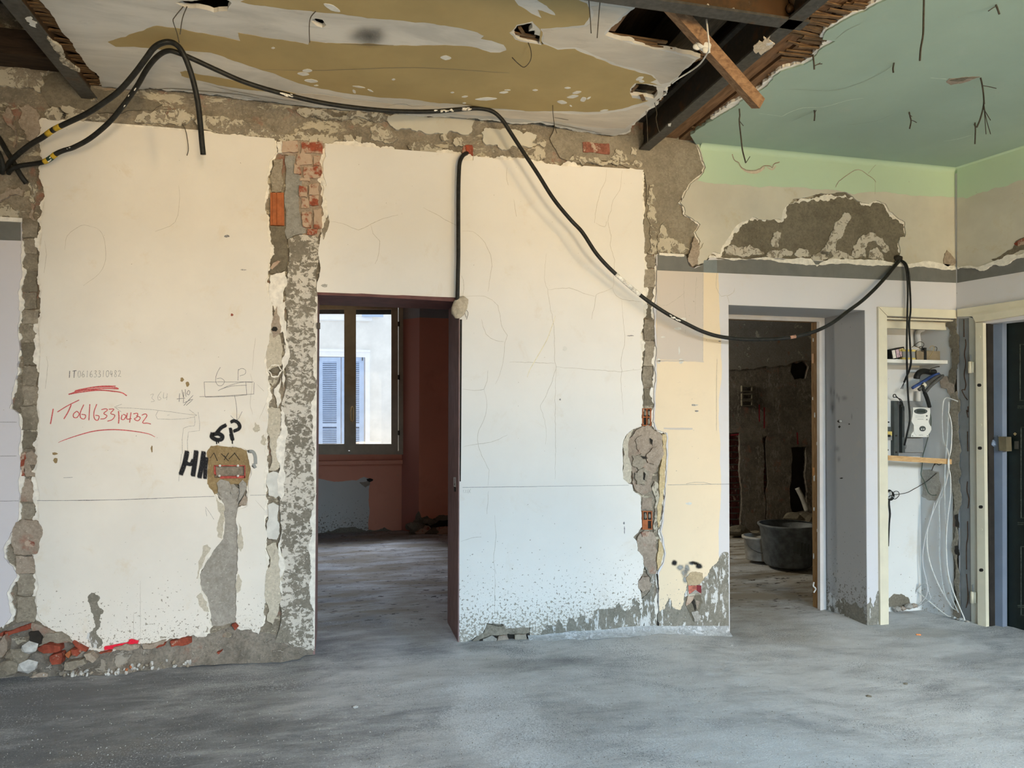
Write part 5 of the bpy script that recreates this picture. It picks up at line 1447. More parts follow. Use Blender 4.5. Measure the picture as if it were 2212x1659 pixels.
def bxpx(name, a, b, c, d, y0, y1, mat, parent, lift=0):
    """box whose front shows the pixel rectangle a,b,c,d at depth y0"""
    return slab(name, parent, mat, rect(a, b, c, d), onW(y0), (0, y1 - y0, 0), back=True)


zs = z1_ + .0008


def seat(px0, px1, y0, y1, h, name, mat, parent, z=zs):
    x0_, x1_ = W(px0, 770, y0).x, W(px1, 770, y0).x
    return box(name, ((x0_ + x1_) / 2, (y0 + y1) / 2, z + h / 2), (x1_ - x0_, y1 - y0, h), mat, parent, bevel=.002)


t = thing('terminal_block', 'grey terminal block with yellow end plates on the closet shelf', 'terminal block', V((W(1963, 770, .06).x, .08, zs)))
h_ = W(1963, 755, .06).z - zs
o = seat(1950, 1977, .06, .11, h_, 'housing', GREYPL, t)
for zz, hh in ((zs, .2), (zs + h_ * .8, .2)):
    for a, b in ((1949, 1956), (1957.5, 1969), (1970.5, 1978)):
        seat(a, b, .052, .08, h_ * .2, 'end_plate', YELLOWM, t, zz)
t = thing('junction_box', 'tan plastic junction box with loose wires on the closet shelf', 'junction box', V((W(2005, 770, .08).x, .11, zs)))
seat(1980, 2031, .08, .14, h_ * .95, 'housing', BOXBR, t)
seat(1997, 2002, .074, .1, h_ * 1.25, 'strap', CABLE, t)
for i, ln in enumerate([[(1970, 750), (1980, 742), (1988, 738), (1996, 743), (1992, 752)], [(1985, 750), (1992, 748), (1990, 757), (1996, 760)], [(2008, 752), (2012, 747), (2018, 750), (2014, 762), (2008, 772)], [(2017, 756), (2019, 749), (2024, 752), (2021, 764)], [(1974, 746), (1986, 752), (1994, 756)], [(1984, 768), (1978, 758), (1986, 754)]]):
    tube('loose_wire', [W(x, y, .07 + .004 * i) for x, y in ln], .0022, (WIRE, CABLE, BRASS)[i % 3], t, res=6, per=4)
t = thing('relay_module', 'tilted black relay module with bright pink and yellow labels on the shelf', 'relay', V((W(1931, 770, .06).x, .1, zs)))
R_ = Matrix.Rotation(math.radians(-11), 3, 'Y') @ Matrix.Rotation(math.radians(8), 3, 'Z')
cR = W(1932, 764, .10)
box('housing', cR, (W(1948, 764, .1).x - W(1914, 764, .1).x, .07, .078), CABLE, t, R_, .003)
LBL = m_plain('pink_label', (.86, .58, .62), .25, 90, .6)
for i, dx in enumerate((-.047, -.008, .034)):
    box('label', cR + R_ @ V((dx, -.036, 0)), (.030 if i < 2 else .042, .002, .060), LBL if i else m_plain('pale_label', (.88, .80, .70), .1, 90, .6), t, R_)
box('label_stripe', cR + R_ @ V((.034, -.0375, .02)), (.042, .001, .016), m_plain('yellow_label', (.88, .72, .25), .1, 60, .6), t, R_)

# board, meter, breaker
UB = onW(YC - .015)
brd = thing('meter_board', 'grey plastic meter mounting board on the closet back wall', 'meter board', W(1965, 985, YC - .02))
bxpx('rail', 1931.5, 866, 1940.5, 986, YC - .035, YC - .001, GREYPL_D, brd)
bxpx('back_plate', 1941, 866, 1997, 985, YC - .022, YC - .001, GREYPL, brd)
bxpx('top_cover', 1950, 867, 1992, 879, YC - .06, YC - .02, GREYPL, brd)
bxpx('lower_cover', 1951, 946, 1994, 977, YC - .05, YC - .02, GREYPL, brd)
bxpx('side_rail', 1949, 874, 1955, 978, YC - .056, YC - .02, GREYPL_D, brd)
bxpx('meter_mount', 1954, 878, 2000, 945, YC - .075, YC - .02, GREYPL, brd)
for x, y in ((1936, 941), (1936, 977)):
    box('screw', W(x, y, YC - .036), (.016, .004, .012), DARK, brd)
UM = onW(YC - .12)
mpx = [(1972.5, 880), (2008.5, 880.5), (2009.5, 886), (2009, 900), (2006, 910), (2007.5, 916), (2011.5, 922), (2012, 928), (2009, 934), (2006, 938), (2005.5, 944), (1968, 944), (1968.5, 938), (1973, 932), (1974.5, 925), (1974, 918), (1970, 912), (1969, 908), (1971, 900), (1972, 892)]
mt = slab('electric_meter', None, METER, [p + (0,) for p in mpx], UM, (0, .055, 0), back=True)
tag(mt, 'ivory electricity meter with wavy outline and oval display in the closet', 'meter')
el = lambda cx, cy, a, b, n=20: [(cx + a * math.cos(2 * math.pi * k / n), cy + b * math.sin(2 * math.pi * k / n), 0) for k in range(n)]
slab('display_bezel', mt, GREYPL_D, el(1989, 888.5, 14.5, 6.2), onW(YC - .1215), (0, .002, 0))
slab('display', mt, SCREEN, rect(1981, 885.5, 1998.5, 891.5), onW(YC - .1225), (0, .001, 0))
slab('socket', mt, GREYPL_D, el(1993.5, 926, 6.4, 5.8), onW(YC - .128), (0, .008, 0))
for dx in (-2.4, 2.2):
    slab('socket_pin', mt, GESSO, el(1993.5 + dx, 927, 1.5, 1.6, 8), onW(YC - .1286), (0, .001, 0))
slab('button', mt, GREYPL_D, el(2002.2, 898.5, 1.7, 1.7, 10), onW(YC - .1225), (0, .002, 0))
slab('warning_mark', mt, GREYPL_D, [(2000, 907.5, 0), (2004.5, 907.5, 0), (2002.2, 904.8, 0)], onW(YC - .1208), (0, .0008, 0))
slab('lower_moulding', mt, METER, [(1974, 922, 0), (1984, 919, 0), (2000, 919, 0), (2005, 922, 0), (2003, 936, 0), (1998, 941, 0), (1980, 941, 0), (1975, 936, 0)], onW(YC - .1225), (0, .003, 0), holes=[el(1993.5, 926, 6.6, 6)])
for x in (1971.5, 2003.5):
    slab('cover_screw', mt, GREYPL_D, el(x, 941.5, 1.1, 1.1, 8), onW(YC - .1208), (0, .0008, 0))
strokes('maker_mark', mt, GREYPL_D, [[(1985, 941), (1987, 939.4), (1989, 941)], [(1989, 939.6), (1994, 940)], (.0022, [(1982, 905.6), (1995, 905.8)])] + [(.0012, [(1977, y), (1996, y)]) for y in (898.6, 901.2)], onW(YC - .1226), V((0, -1, 0)), .0022, smooth_=0)['kind'] = 'stuff'
t = thing('circuit_breaker', 'small circuit breaker with yellow switch beside the closet jamb', 'breaker', W(1921, 950, YC - .02))
bxpx('housing', 1917, 941, 1927, 951, YC - .05, YC - .001, GREYPL, t)
bxpx('top_clip', 1917, 922, 1924, 933, YC - .045, YC - .001, GREYPL_D, t)
bxpx('switch_body', 1918, 932, 1927, 941, YC - .06, YC - .001, YELLOWM, t)
bxpx('toggle', 1920, 939, 1924, 944, YC - .075, YC - .05, CABLE, t)
# wood strip
p0, p1 = W(1917, 989, .05), W(2073, 998.5, .03)
v, f = beam_along(p0, p1, .012, .038)
tag(mesh('wood_strip', v, f, m_wood('pine_strip', (.50, .28, .11), (.66, .42, .20), (1, 3, 3))), 'thin pine strip nailed across the meter closet', 'wood strip')
# conduits and heavy supply cables
t = thing('supply_cables', 'thick black sheath with cut blue and black supply cables in the closet', 'cable bundle', W(2030, 805, .2))
tube('sheath', [W(2048, 803, .10), W(2050, 797, .12), W(2040, 800, .14), (W(2015, 804, .16)), W(1996, 802, .15), W(1986, 805, .14), W(1981, 812, .13), W(1980, 818, .13)], .022, CABLE, t, res=12)
tube('blue_core', [W(2035, 806, .13), W(2015, 812, .12), W(1998, 822, .11), W(1971, 838, .10)], .012, CABLE_U, t)
tube('black_core', [W(2040, 808, .12), W(2020, 816, .11), W(2004, 828, .10), W(1985, 842, .10)], .014, CABLE_G, t)
tube('tape_end', [W(1993, 828, .095), W(1998, 834, .095)], .016, CASING, t)
tube('black_core', [W(1993, 828, .098), W(1994, 840, .09), W(1997, 846, .09)], .012, CABLE, t)
tube('grey_core', [W(2045, 806, .10), W(2024, 822, .09), W(2008, 836, .09), W(1998, 848, .09)], .013, CABLE_G, t)
tube('black_core', [W(1997, 847, .09), W(2003, 862, .10), W(2008, 879, .12)], .014, CABLE, t)
tube('strap', [W(2008, 804, .13), W(2012, 796, .12), W(2030, 792, .12), W(2040, 798, .12)], .004, WIRE, t)
for nm, lab, ln, r, m in (
    ('flexible_conduit', 'grey flexible conduit arching at the top of the closet', [(1984, 748), (1983, 735), (1982, 722), (1986, 714), (1998, 710), (2010, 708)], .02, CG),
    ('sagging_wire', 'grey wire sagging below the closet head', [(1915, 693), (1930, 699), (1950, 704), (1975, 706), (2000, 704), (2018, 699), (2030, 693)], .006, CG),
    ('white_conduit', 'short white conduit above the meter board', [(1983, 845), (1983, 868)], .018, CW)):
    o = tube(nm, [W(x, y, YC - .03 if nm != 'sagging_wire' else .12) for x, y in ln], r, m, None, res=10)
    tag(o, lab, 'conduit' if 'cond' in nm else 'wire')


def wire_thing(name, label, cat, pts, r, mat, group=None, res=6, per=6):
    return tag(tube(name, pts, r, mat, None, res, per), label, cat, group)


cw = lambda l, y=.17: [W(a, b, y if len(q) < 1 else q[0]) for a, b, *q in l]
wire_thing('closet_wire', 'dark looped wire end above the left side of the meter board', 'wire', cw([(1946, 880), (1948, 872), (1942, 862), (1936, 856), (1934, 852), (1930, 853), (1930, 858), (1935, 858), (1940, 860), (1948, 866), (1954, 890), (1956, 915), (1957, 935)], .20), .0035, CABLE)
wire_thing('closet_wire', 'green earth wire hanging below the meter to a socket patch', 'wire', [US(x, y) + US.n * .02 for x, y in ((2009, 882), (2014, 900), (2014, 920), (2008, 945), (2001, 970), (1997, 985), (1995, 1010), (1993, 1025), (2000, 1040), (2008, 1062), (2016, 1069), (2027, 1069))], .003, m_plain('dark_green_wire', (.07, .10, .07), .1, 30, .6))
wire_thing('closet_wire', 'brown wire tail hanging from the hole under the pine strip', 'wire', [US(x, y) + US.n * .03 for x, y in ((2018, 1016), (2022, 1006), (2026, 1000), (2034, 1004), (2044, 998), (2040, 993), (2030, 996), (2024, 1004))], .003, WIRE)
wire_thing('closet_wire', 'thin brown wire crossing the closet back wall at mid height', 'wire', cw([(1919, 1074), (1926, 1070), (1940, 1068), (1960, 1064), (1975, 1056), (1986, 1050)], YC - .006) + [US(2005, 1038) + US.n * .006, US(2024, 1022) + US.n * .006], .0025, WIRE)
t = thing('wire_coil', 'coil of thin black wires beside the closet jamb', 'wire coil', W(1922, 1070, .2))
for k in range(4):
    c0 = (1921 + k * .8, 1068 + k)
    tube('loop', [W(c0[0] + 6.5 * math.cos(a) * (1 + .1 * k), c0[1] + 10 * math.sin(a), YC - .02 - .006 * k) for a in np.linspace(.4, 6.6, 14)], .0025, CABLE, t, res=6, per=3)
    tube('tail', [W(c0[0] - 1, 1078, YC - .02), W(1919 + k, 1090, YC - .02), W(1921 + k, 1110, YC - .03), W(1920 + k * .7, 1130, YC - .03), W(1918.5 + k * .4, 1180, YC - .02)], .0025, CABLE, t, res=6, per=3)
tube('loop', [W(x, y, YC - .03) for x, y in ((1926, 1072), (1932, 1062), (1940, 1062), (1942, 1070), (1934, 1078), (1926, 1076))], .0025, CABLE, t, res=6, per=4)
wl = [
    ('upper white cable bowing left from the wall clip', [(2075, 867, 1), (2062, 862, 1), (2050, 859, 1), (2044, 868, 1), (2042, 890, 1), (2042, 930, 1), (2045, 955, 1), (2052, 970, 1), (2055, 985, 1), (2056, 1010, 1), (2050, 1040, 1), (2042, 1070, 1), (2035, 1085, 1), (2036, 1150, 1), (2036, 1200, 1), (2042, 1260, 1), (2050, 1290, 1), (2062, 1310, 1), (2074, 1318, 1)]),
    ('straight white cable hanging beside the bare mortar', [(2057, 868, 1), (2057, 880, 1), (2056, 900, 1), (2054, 940, 1), (2051, 980, 1), (2049, 1010, 1), (2048, 1060, 1), (2050, 1120, 1), (2052, 1190, 1), (2056, 1250, 1), (2064, 1290, 1), (2078, 1322, 1)]),
    ('white cable bowing right and crossing the pine strip', [(2057, 890, 1), (2062, 905, 1), (2065, 930, 1), (2063, 970, 1), (2057, 995, 1), (2058, 1010, 1), (2062, 1030, 1), (2062, 1070, 1), (2056, 1120, 1), (2053, 1170, 1), (2056, 1230, 1), (2066, 1270, 1), (2080, 1306, 1), (2092, 1334, 1), (2090, 1348, 1), (2076, 1352, 1)]),
    ('thin white cable slanting across the closet to the left', [(2056, 1000, 1), (2050, 1030, 1), (2040, 1060, 1), (2028, 1090, 1), (2016, 1120, 1), (2009, 1150, 1), (2010, 1190, 1), (2020, 1230, 1), (2040, 1275, 1), (2060, 1305, 1)]),
    ('grey cable curling in a loop at the closet floor', [(2026, 1085, 1), (2020, 1110, 1), (2008, 1150, 1), (2001, 1190, 1), (2001, 1220, 1), (2008, 1250, 1), (2014, 1280, 1), (2018, 1290, 1), (2010, 1297, 1), (1990, 1308, 1), (1970, 1316, 1), (1940, 1319, 1), (1922, 1317, 1)]),
    ('short grey cable arch on the closet floor', [(1984, 1312, 1), (1984, 1290, 1), (1990, 1272, 1), (2002, 1260, 1), (2012, 1262, 1), (2010, 1285, 1), (1998, 1300, 1), (1990, 1310, 1)]),
    ('white cable lying slanted at the closet foot', [(1987, 1275, 1), (2004, 1290, 1), (2030, 1312, 1), (2052, 1330, 1), (2060, 1334, 1)])]
for i, (lab, ln) in enumerate(wl):
    pts = []
    for k, (x, y, _) in enumerate(ln):
        p = US(x, y) + US.n * (.035 + .008 * (i % 3))
        p.z = max(p.z, fz(3.9) + .012)
        pts.append(p)
    wire_thing('white_cable' if i not in (4, 5) else 'grey_cable', lab, 'cable', pts, .0042, CABLE_W if i not in (4, 5) else CG, 'loose cables in the meter closet', per=5)
tag(mesh('cigarette_stub', *tube_data([H(1979, 1371, fz(3.9) + .012), H(1989, 1371.5, fz(3.9) + .012)], .006, 8), BUTT), 'orange stub lying on the floor before the closet', 'stub')

# ------------------------------------------------------------------ right wall finishes and the entrance door frame
UR = onR
slab('old_plaster', wall_right, CREAM, [(2067.5, 300, 0), (2420, 120, 0), (2420, 500, 0), (2212, 552), (2180, 560), (2150, 566), (2133, 574), (2122, 582), (2100, 578), (2067.5, 579, 0)], onR(.012), -RNRM * .013, rag=.08, seed=430)
slab('mint_paint', wall_right, GREEN, [(2067.5, 290, 0), (2420, 100, 0), (2420, 330), (2300, 360), (2212, 388), (2150, 405), (2110, 418), (2090, 428), (2067.5, 428, 0)], onR(.0135), -RNRM * .0015, rag=.09, seed=431)
slab('paint_band', wall_right, BAND, [(2067.5, 579, 0), (2100, 579), (2123, 584), (2134, 575), (2212, 554, 0), (2420, 498, 0), (2420, 551, 0), (2212, 586.7, 0), (2067.5, 611, 0)], onR(.0015), -RNRM * .0015, rag=.02, seed=432)
slab('plaster_edge', wall_right, EDGE, [(2067.5, 576), (2090, 574), (2120, 574), (2150, 563), (2212, 546), (2420, 492, 0), (2420, 500, 0), (2212, 556), (2150, 572), (2135, 577), (2123, 585), (2110, 582), (2090, 578), (2067.5, 581)], onR(.018), -RNRM * .016, rag=.14, seed=433)
slab('gouge', wall_right, MORTAR_D, [(2140, 560), (2170, 546), (2188, 536), (2192, 524), (2212, 512), (2260, 500), (2300, 520), (2212, 540), (2180, 552), (2150, 564)], onR(.0145), -RNRM * .002, rag=.12, seed=434)
slab('brick', wall_right, BRICK, [(2190, 526), (2212, 514), (2240, 508), (2236, 522), (2200, 532)], onR(.017), -RNRM * .01, rag=.1, seed=435)
d2 = tag(slab('door_2', None, CASING, [(2067.5, 668.5, 0), (2212, 647, 0), (2420, 617, 0), (2420, 645, 0), (2212, 680, 0), (2107, 696, 0), (2100, 683, 0), (2067.5, 684, 0)], onR(.03), -RNRM * .03), 'cream entrance door frame in the right wall', kind='structure')
slab('frame_bead', d2, CASING, [(2100, 678, 0), (2212, 662, 0), (2420, 631, 0), (2420, 635, 0), (2212, 665.5, 0), (2100, 681, 0)], onR(.036), -RNRM * .007)
gs = slab('grey_side_strip', d2, STEELG, [(2071, 688, 0), (2093, 687, 0), (2098, 1352, 0), (2076, 1348, 0)], onR(.004), -RNRM * .004)
slab('frame_side', d2, m_plain('greyed_cream_paint', (.52, .50, .42), .04, 8, .5), [(2093, 684, 0), (2108, 690, 0), (2113, 1355, 0), (2098, 1354, 0)], onR(.014), -RNRM * .014)
slab('frame_face', d2, CASING, [(2107, 697, 0), (2123, 697.5, 0), (2130, 1357, 0), (2112, 1357, 0)], onR(.036), -RNRM * .036)
slab('rebate', d2, DARK, [(2122, 698, 0), (2134, 700, 0), (2138, 1358, 0), (2129, 1357, 0)], onR(.002), -RNRM * .06)
for x, y in ((2115.2, 832), (2116.5, 968), (2118.5, 1095), (2119.5, 1231.5)):
    slab('bolt_hole', d2, DARK, [(x + a * 4.4, y + b * 3.4) + (0,) for a, b in ((-1, -.3), (-.6, -1), (.6, -1), (1, -.3), (1, .3), (.6, 1), (-.6, 1), (-1, .3))], onR(.0375), -RNRM * .0014)
for x, y in ((2115, 728), (2117.5, 918), (2119, 1144)):
    slab('screw', d2, CASING, el(x, y, 3, 2.8, 12), onR(.039), -RNRM * .003)
for ln in ([(2082, 690), (2082.5, 728)], [(2085.5, 733), (2086.5, 745), (2083.5, 765), (2086, 785), (2083, 810), (2086.5, 830), (2084, 843)], [(2084, 842), (2078, 843), (2084, 856), (2090, 864)], [(2091, 878), (2091, 890), (2088, 886), (2091, 902)], [(2090, 932), (2090.5, 975)],
           [(2090, 1040), (2089, 1060), (2093, 1078), (2091, 1098)], [(2090, 1126), (2090.5, 1160), (2088, 1180), (2088, 1230)], [(2088, 1240), (2091, 1290), (2087, 1313)]):
    v, f = tube_data(catmull([RW(x, y, .006) for x, y in ln], 5) if len(ln) > 2 else [RW(x, y, .006) for x, y in ln], .0032, 6)
    mesh('rust_streak', v, f, RUSTL, d2, smooth=True)
for (x, y0_, y1_) in ((2099, 781, 806), (2104, 1278, 1303)):
    hb_ = tube('hinge', [RW(x - 3, y0_, .024), RW(x - 3, y1_, .024)], .014, CASING, d2, res=10, per=0)
    tube('hinge_leaf', [RW(x + 2, y0_ + 1, .02), RW(x + 2, y1_ - 1, .02)], .012, CASING, hb_, res=8, per=0)
    tube('hinge_pin', [RW(x - 3, y0_ - 15, .022), RW(x - 3, y0_, .024)], .004, GREYPL, hb_, res=8, per=0)
UI = onR(-.10)
dl = tag(slab('door_leaf', None, DOORG, [(2164, 690, 0), (2420, 655, 0), (2420, 1440, 0), (2165, 1364, 0)], onR(-.13), -RNRM * .05, back=True), 'dark green panelled entrance door standing in the right frame', 'door')
slab('edge_strip', dl, m_plain('pale_blue_grey', (.30, .345, .41), .05, 6, .45, .4), [(2133.5, 702, 0), (2144, 701, 0), (2146, 1357, 0), (2137, 1356, 0)], onR(-.06), -RNRM * .05)
slab('edge_strip', dl, BLUEG, [(2144, 701, 0), (2165, 698, 0), (2166, 1361, 0), (2146, 1357, 0)], onR(-.07), -RNRM * .05)
slab('lock_box', dl, m_plain('bronze_lock', (.20, .165, .10), .1, 20, .5, .4, .3), [(2157, 943, 0), (2173, 944, 0), (2174, 975, 0), (2158, 973, 0)], onR(-.04), -RNRM * .06)
slab('lock_plate', dl, m_plain('blue_grey_plate', (.17, .19, .22), .05, 6, .4), [(2136, 940, 0), (2157, 941, 0), (2157, 974, 0), (2136, 973, 0)], onR(-.055), -RNRM * .01)
v, f = rock_data(RW(2147, 958, -.05), .022, 60, (1, .6, 1), 3)
mesh('knob', v, f, BLUEG, dl, smooth=True)
for p in ([(2192, 934), (2196, 937), (2192, 941), (2188.5, 937)], [(2191, 953), (2200, 953), (2200, 970), (2191, 970)]):
    slab('keyhole_plate', dl, BRASS if len(p) and p[0][1] < 940 else m_plain('dull_lock', (.12, .11, .09), .1, 20, .4, .4, .5), [q + (0,) for q in p], onR(-.125), -RNRM * .006)
GILT = m_plain('worn_moulding_edge', (.06, .07, .055), .4, 60, .5)
for a, b, c, d in ((2202, 743, 2420, 866), (2204, 922, 2420, 1120), (2204, 1180, 2420, 1330)):
    slab('panel_moulding', dl, GILT, rect(a, b, c, d), onR(-.122), -RNRM * .01, holes=[rect(a + 1.6, b + 2, c - 2, d - 2)])
for y in (876, 1128, 1307):
    slab('panel_rail', dl, GILT, rect(2198, y, 2420, y + 2.4), onR(-.12), -RNRM * .01)
    slab('panel_rail', dl, GILT, rect(2198, y + 4, 2420, y + 6), onR(-.12), -RNRM * .01)
# dark landing outside the entrance: unseen box added to keep world light out
vs_ = []
lv = [PR(T_D0 - .4, 0, -.25), PR(T_D1 + .6, 0, -.25), PR(T_D1 + .6, 0, -2.2), PR(T_D0 - .4, 0, -2.2)]
for z in (-.35, 2.9):
    vs_ += [V((p.x, p.y, z)) for p in lv]
tag(mesh('wall_landing', vs_, [(1, 2, 6, 5), (2, 3, 7, 6), (3, 0, 4, 7), (4, 5, 6, 7), (0, 3, 2, 1)], m_plain('dark_stairwell', (.06, .06, .06), .1, 5, .9)), 'unseen dark box added as the stair landing outside the entrance', kind='structure')


# ------------------------------------------------------------------ steel beams in the stripped partition lines
def i_section(p, q, wd, h, tf=.011, tw=.009):
    """bottom flange, web and top flange of an I beam whose underside centre runs p-q"""
    u = V((0, 0, 1))
    return (beam_along(p + u * tf / 2, q + u * tf / 2, wd, tf), beam_along(p + u * h / 2, q + u * h / 2, tw, h - 2 * tf), beam_along(p + u * (h - tf / 2), q + u * (h - tf / 2), wd, tf))


def steel_beam(label, p, q, wd, h, mw=None):
    t = thing('steel_beam', label, 'beam', (p + q) / 2, 'steel beams')
    for nm, (v, f), m in zip(('bottom_flange', 'web', 'top_flange'), i_section(p, q, wd, h), (STEEL, mw or RUST, STEEL)):
        mesh(nm, v, f, m, t)
    return t


def edge_x(a, b):
    pa, pb = H(*a, ZB), H(*b, ZB)
    return (pa.x + pb.x) / 2, abs(pb.x - pa.x)


xb1, w1 = edge_x((84, 101), (121, 101))
lb = steel_beam('rusty steel beam at the upper left beside the torn plaster edge', V((xb1, Y_R, ZB)), V((xb1, .06, ZB)), w1, .20)
slab('plaster_clump', lb, REMN, [(104, 82), (112, 90), (135, 110), (140, 130), (160, 145), (172, 156), (150, 147), (135, 139), (130, 125), (122, 112), (108, 95)], onH(ZB - .012), (0, 0, .012), rag=.16, step=.01, seed=500)
slab('plaster_clump', lb, GESSO, [(58, 44), (66, 36), (80, 48), (78, 60), (66, 56)], onH(ZB - .002), (0, 0, .002), rag=.25, step=.01, seed=501)
slab('plaster_clump', lb, REMN, [(188, 219), (205, 216), (216, 222), (212, 232), (196, 228)], onH(ZB - .012), (0, 0, .012), rag=.16, step=.01, seed=502)
xa = H(1652, 87, ZB).x; xb = H(1687, 87, ZB).x
print('BEAM', ZB, ZC, xa, xb, [round(H(*q, ZB).x, 3) for q in ((1386, 309), (1414, 314), (1530, 182), (1631, 91), (1660, 121), (185, 215), (217, 215), (84, 101), (121, 101), (5, 3), (50, 0))], T, D1L, D1R, NL, NR, YP, YD, CORNER)
rb = steel_beam('grey steel beam running to the wall above the right partition scar', V(((xa + xb) / 2, Y_R, ZB)), V(((xa + xb) / 2, .06, ZB)), abs(xb - xa), .20, WEB_SHADE)
slab('torn_label', rb, m_mortar('torn_plaster_fringe', (.55, .44, .30), (.72, .66, .55), rem=.3, remcol=(.75, .73, .70), rs=20, seed=57, bump=.4), [(1627, 101), (1634, 95), (1640, 88), (1646, 92), (1650, 79), (1656, 86), (1664, 77), (1674, 96), (1660, 108), (1645, 120), (1640, 112), (1634, 116)], onH(ZB - .004), (0, 0, .004), rag=.14, step=.008, seed=503)
slab('paint_drip', rb, GESSO, [(1443, 268), (1450, 267), (1449, 273), (1444, 273)], onH(ZB - .002), (0, 0, .002), rag=.05)
ya, yb = H(1540, 18, ZB).y, H(1540, 40, ZB).y
ZX = ZB + .0
xe = H(1743, 54, ZX).x
yc = (ya + yb) / 2
cb = steel_beam('rusty steel cross beam at the top right with a cut end', V((-.55, yc, ZX)), V((xe, yc, ZX)), abs(yb - ya), .20)
for k, (dx, dz, r) in enumerate(((-.02, .05, .03), (-.05, .10, .04), (-.01, .14, .03), (-.09, .06, .02))):
    v, f = rock_data(V((xe + dx, yc - .02, ZX + dz)), r, 70 + k, (1, .7, 1), 2)
    mesh('weld_lump', v, f, RUST, cb, smooth=True)
for k in range(14):
    r = random.Random(k)
    v, f = rock_data(V((xe - .05 - r.uniform(0, 1.4), ya + r.uniform(.002, .02), ZX + .014)), r.uniform(.004, .008), k)
    mesh('crumb', v, f, REMN, cb)

# ------------------------------------------------------------------ timbers
def timber(label, xl, xr, z0, z1, y0=Y_R, y1=.02, mat=TIMBER):
    o = box('timber_joist', ((xl + xr) / 2, (y0 + y1) / 2, (z0 + z1) / 2), (xr - xl, y1 - y0, z1 - z0), mat)
    return tag(o, label, 'joist', 'old timber joists')


x0_, xm_, x1_ = H(1612, 152, ZC).x, H(1662, 152, ZC).x, H(1716, 150, ZC).x
timber('brown timber joist next to the right steel beam', x0_, xm_ - .008, ZC + .03, ZC + .20)
timber('brown timber joist along the torn edge of the mint ceiling', xm_ + .008, x1_ + .06, ZC + .024, ZC + .18)
xk = H(1500, 78, ZC + .14).x
timber('dusty timber joist inside the dark ceiling void', xk - .09, xk + .09, ZC + .14, ZC + .32, y1=-.4, mat=m_wood('dusty_joist', (.055, .04, .025), (.11, .085, .055), (3, .4, 3)))
xh0, xh1 = H(1313, 72, ZC).x, H(1330, 70, ZC).x
yh0, yh1 = H(1330, 74, ZC).y, H(1370, 16, ZC).y
timber('rough board lining the left side of the square ceiling hole', xh0, xh1 + .01, ZC + .024, ZC + .15, y0=yh1 - .4, y1=yh0 + .02)
timber('dark plank above the stripped wall at the upper left', X_L, W(150, 120).x, W(70, 148).z, W(70, 96).z, y0=-.16, y1=.01, mat=m_wood('dark_brown_plank', (.022, .013, .008), (.055, .032, .018), (.4, 3, 3)))
timber('dark timber joist in the void left of the left beam', X_L, xb1 - .22, ZC + .06, ZC + .24, y0=-1.35, y1=-1.15, mat=TIMBER_D)

# split laths sticking out of the torn ceiling edges
LV, LF = box_data((0, 0, 0), 1, 1, 1)
LME = bpy.data.meshes.new('lath')
LME.from_pydata([tuple(v) for v in LV], [], LF)
LME.materials.append(LATH)
_lr = random.Random(11)


def lath(p, q, wd=.018, th=.006, nm='lath'):
    d = q - p
    o = bpy.data.objects.new(nm, LME)
    COL.objects.link(o)
    R = d.to_track_quat('Y', 'Z').to_matrix().to_4x4()
    o.parent = ceiling
    o.matrix_world = Matrix.Translation((p + q) / 2) @ R @ Matrix.Diagonal((wd, d.length, th, 1))
    return o


def along(poly, n):
    seg = [(math.hypot(b[0] - a[0], b[1] - a[1]), a, b) for a, b in zip(poly, poly[1:])]
    tot = sum(s[0] for s in seg)
    for k in range(n):
        d = tot * (k + .5) / n
        for L, a, b in seg:
            if d <= L:
                yield a[0] + (b[0] - a[0]) * d / L, a[1] + (b[1] - a[1]) * d / L
                break
            d -= L


r = _lr
for x, y in along([(86, 2), (114, 35), (149, 84), (187, 142), (223, 192)], 36):          # left tear
    p = H(x + 6, y, ZC + .012)
    lath(p, p + V((-.05 - r.uniform(.02, .10), r.uniform(-.02, .02), r.uniform(-.006, .018))), r.uniform(.010, .022))
for x, y in along([(1500, 284), (1575, 236), (1643, 194), (1686, 154), (1736, 138), (1766, 115), (1790, 92)], 40):   # mint ceiling tear
    p = H(x + 8, y + 3, ZC + .014)
    lath(p, p + V((-.035 - r.uniform(0, .045), r.uniform(-.02, .02), r.uniform(0, .02))), r.uniform(.008, .02))
for x, y in along([(1752, 132), (1768, 114), (1800, 90), (1780, 78), (1800, 57), (1835, 38), (1866, 25), (1900, 8)], 22):
    p = H(x + 6, y + 4, ZC + .012)
    lath(p, p + V((-.12 - r.uniform(0, .14), r.uniform(-.02, .03), r.uniform(-.006, .02))), r.uniform(.012, .024))
for a, b, dz in (((1306, 72), (1440, 92), .03), ((1312, 78), (1418, 97), .018), ((1330, 86), (1450, 107), .014), ((1400, 99), (1517, 121), .03), ((1420, 106), (1515, 127), .018), ((1440, 112), (1505, 131), .012)):
    lath(H(*a, ZC + dz), H(*b, ZC + dz), .022, .008)
for a, b, dz in (((1366, 204), (1432, 212), .02), ((1374, 210), (1430, 216), .012), ((1405, 208), (1440, 182), .03), ((1362, 200), (1376, 184), .02)):
    lath(H(*a, ZC + dz), H(*b, ZC + dz), .018, .008)
lath(H(1385, 205, ZC - .004), H(1391, 217, ZC - .006), .02, .006)
for a, b in (((1104, 70), (1156, 79)), ((1110, 78), (1164, 87)), ((1108, 84), (1162, 93)), ((1122, 58), (1132, 74))):
    lath(H(*a, ZC + .016), H(*b, ZC + .016), .014, .008)
for a, b in (((380, 12), (440, 24)), ((440, 22), (494, 25)), ((384, 8), (410, 18))):
    lath(H(*a, ZC + .018), H(*b, ZC + .018), .02, .008)
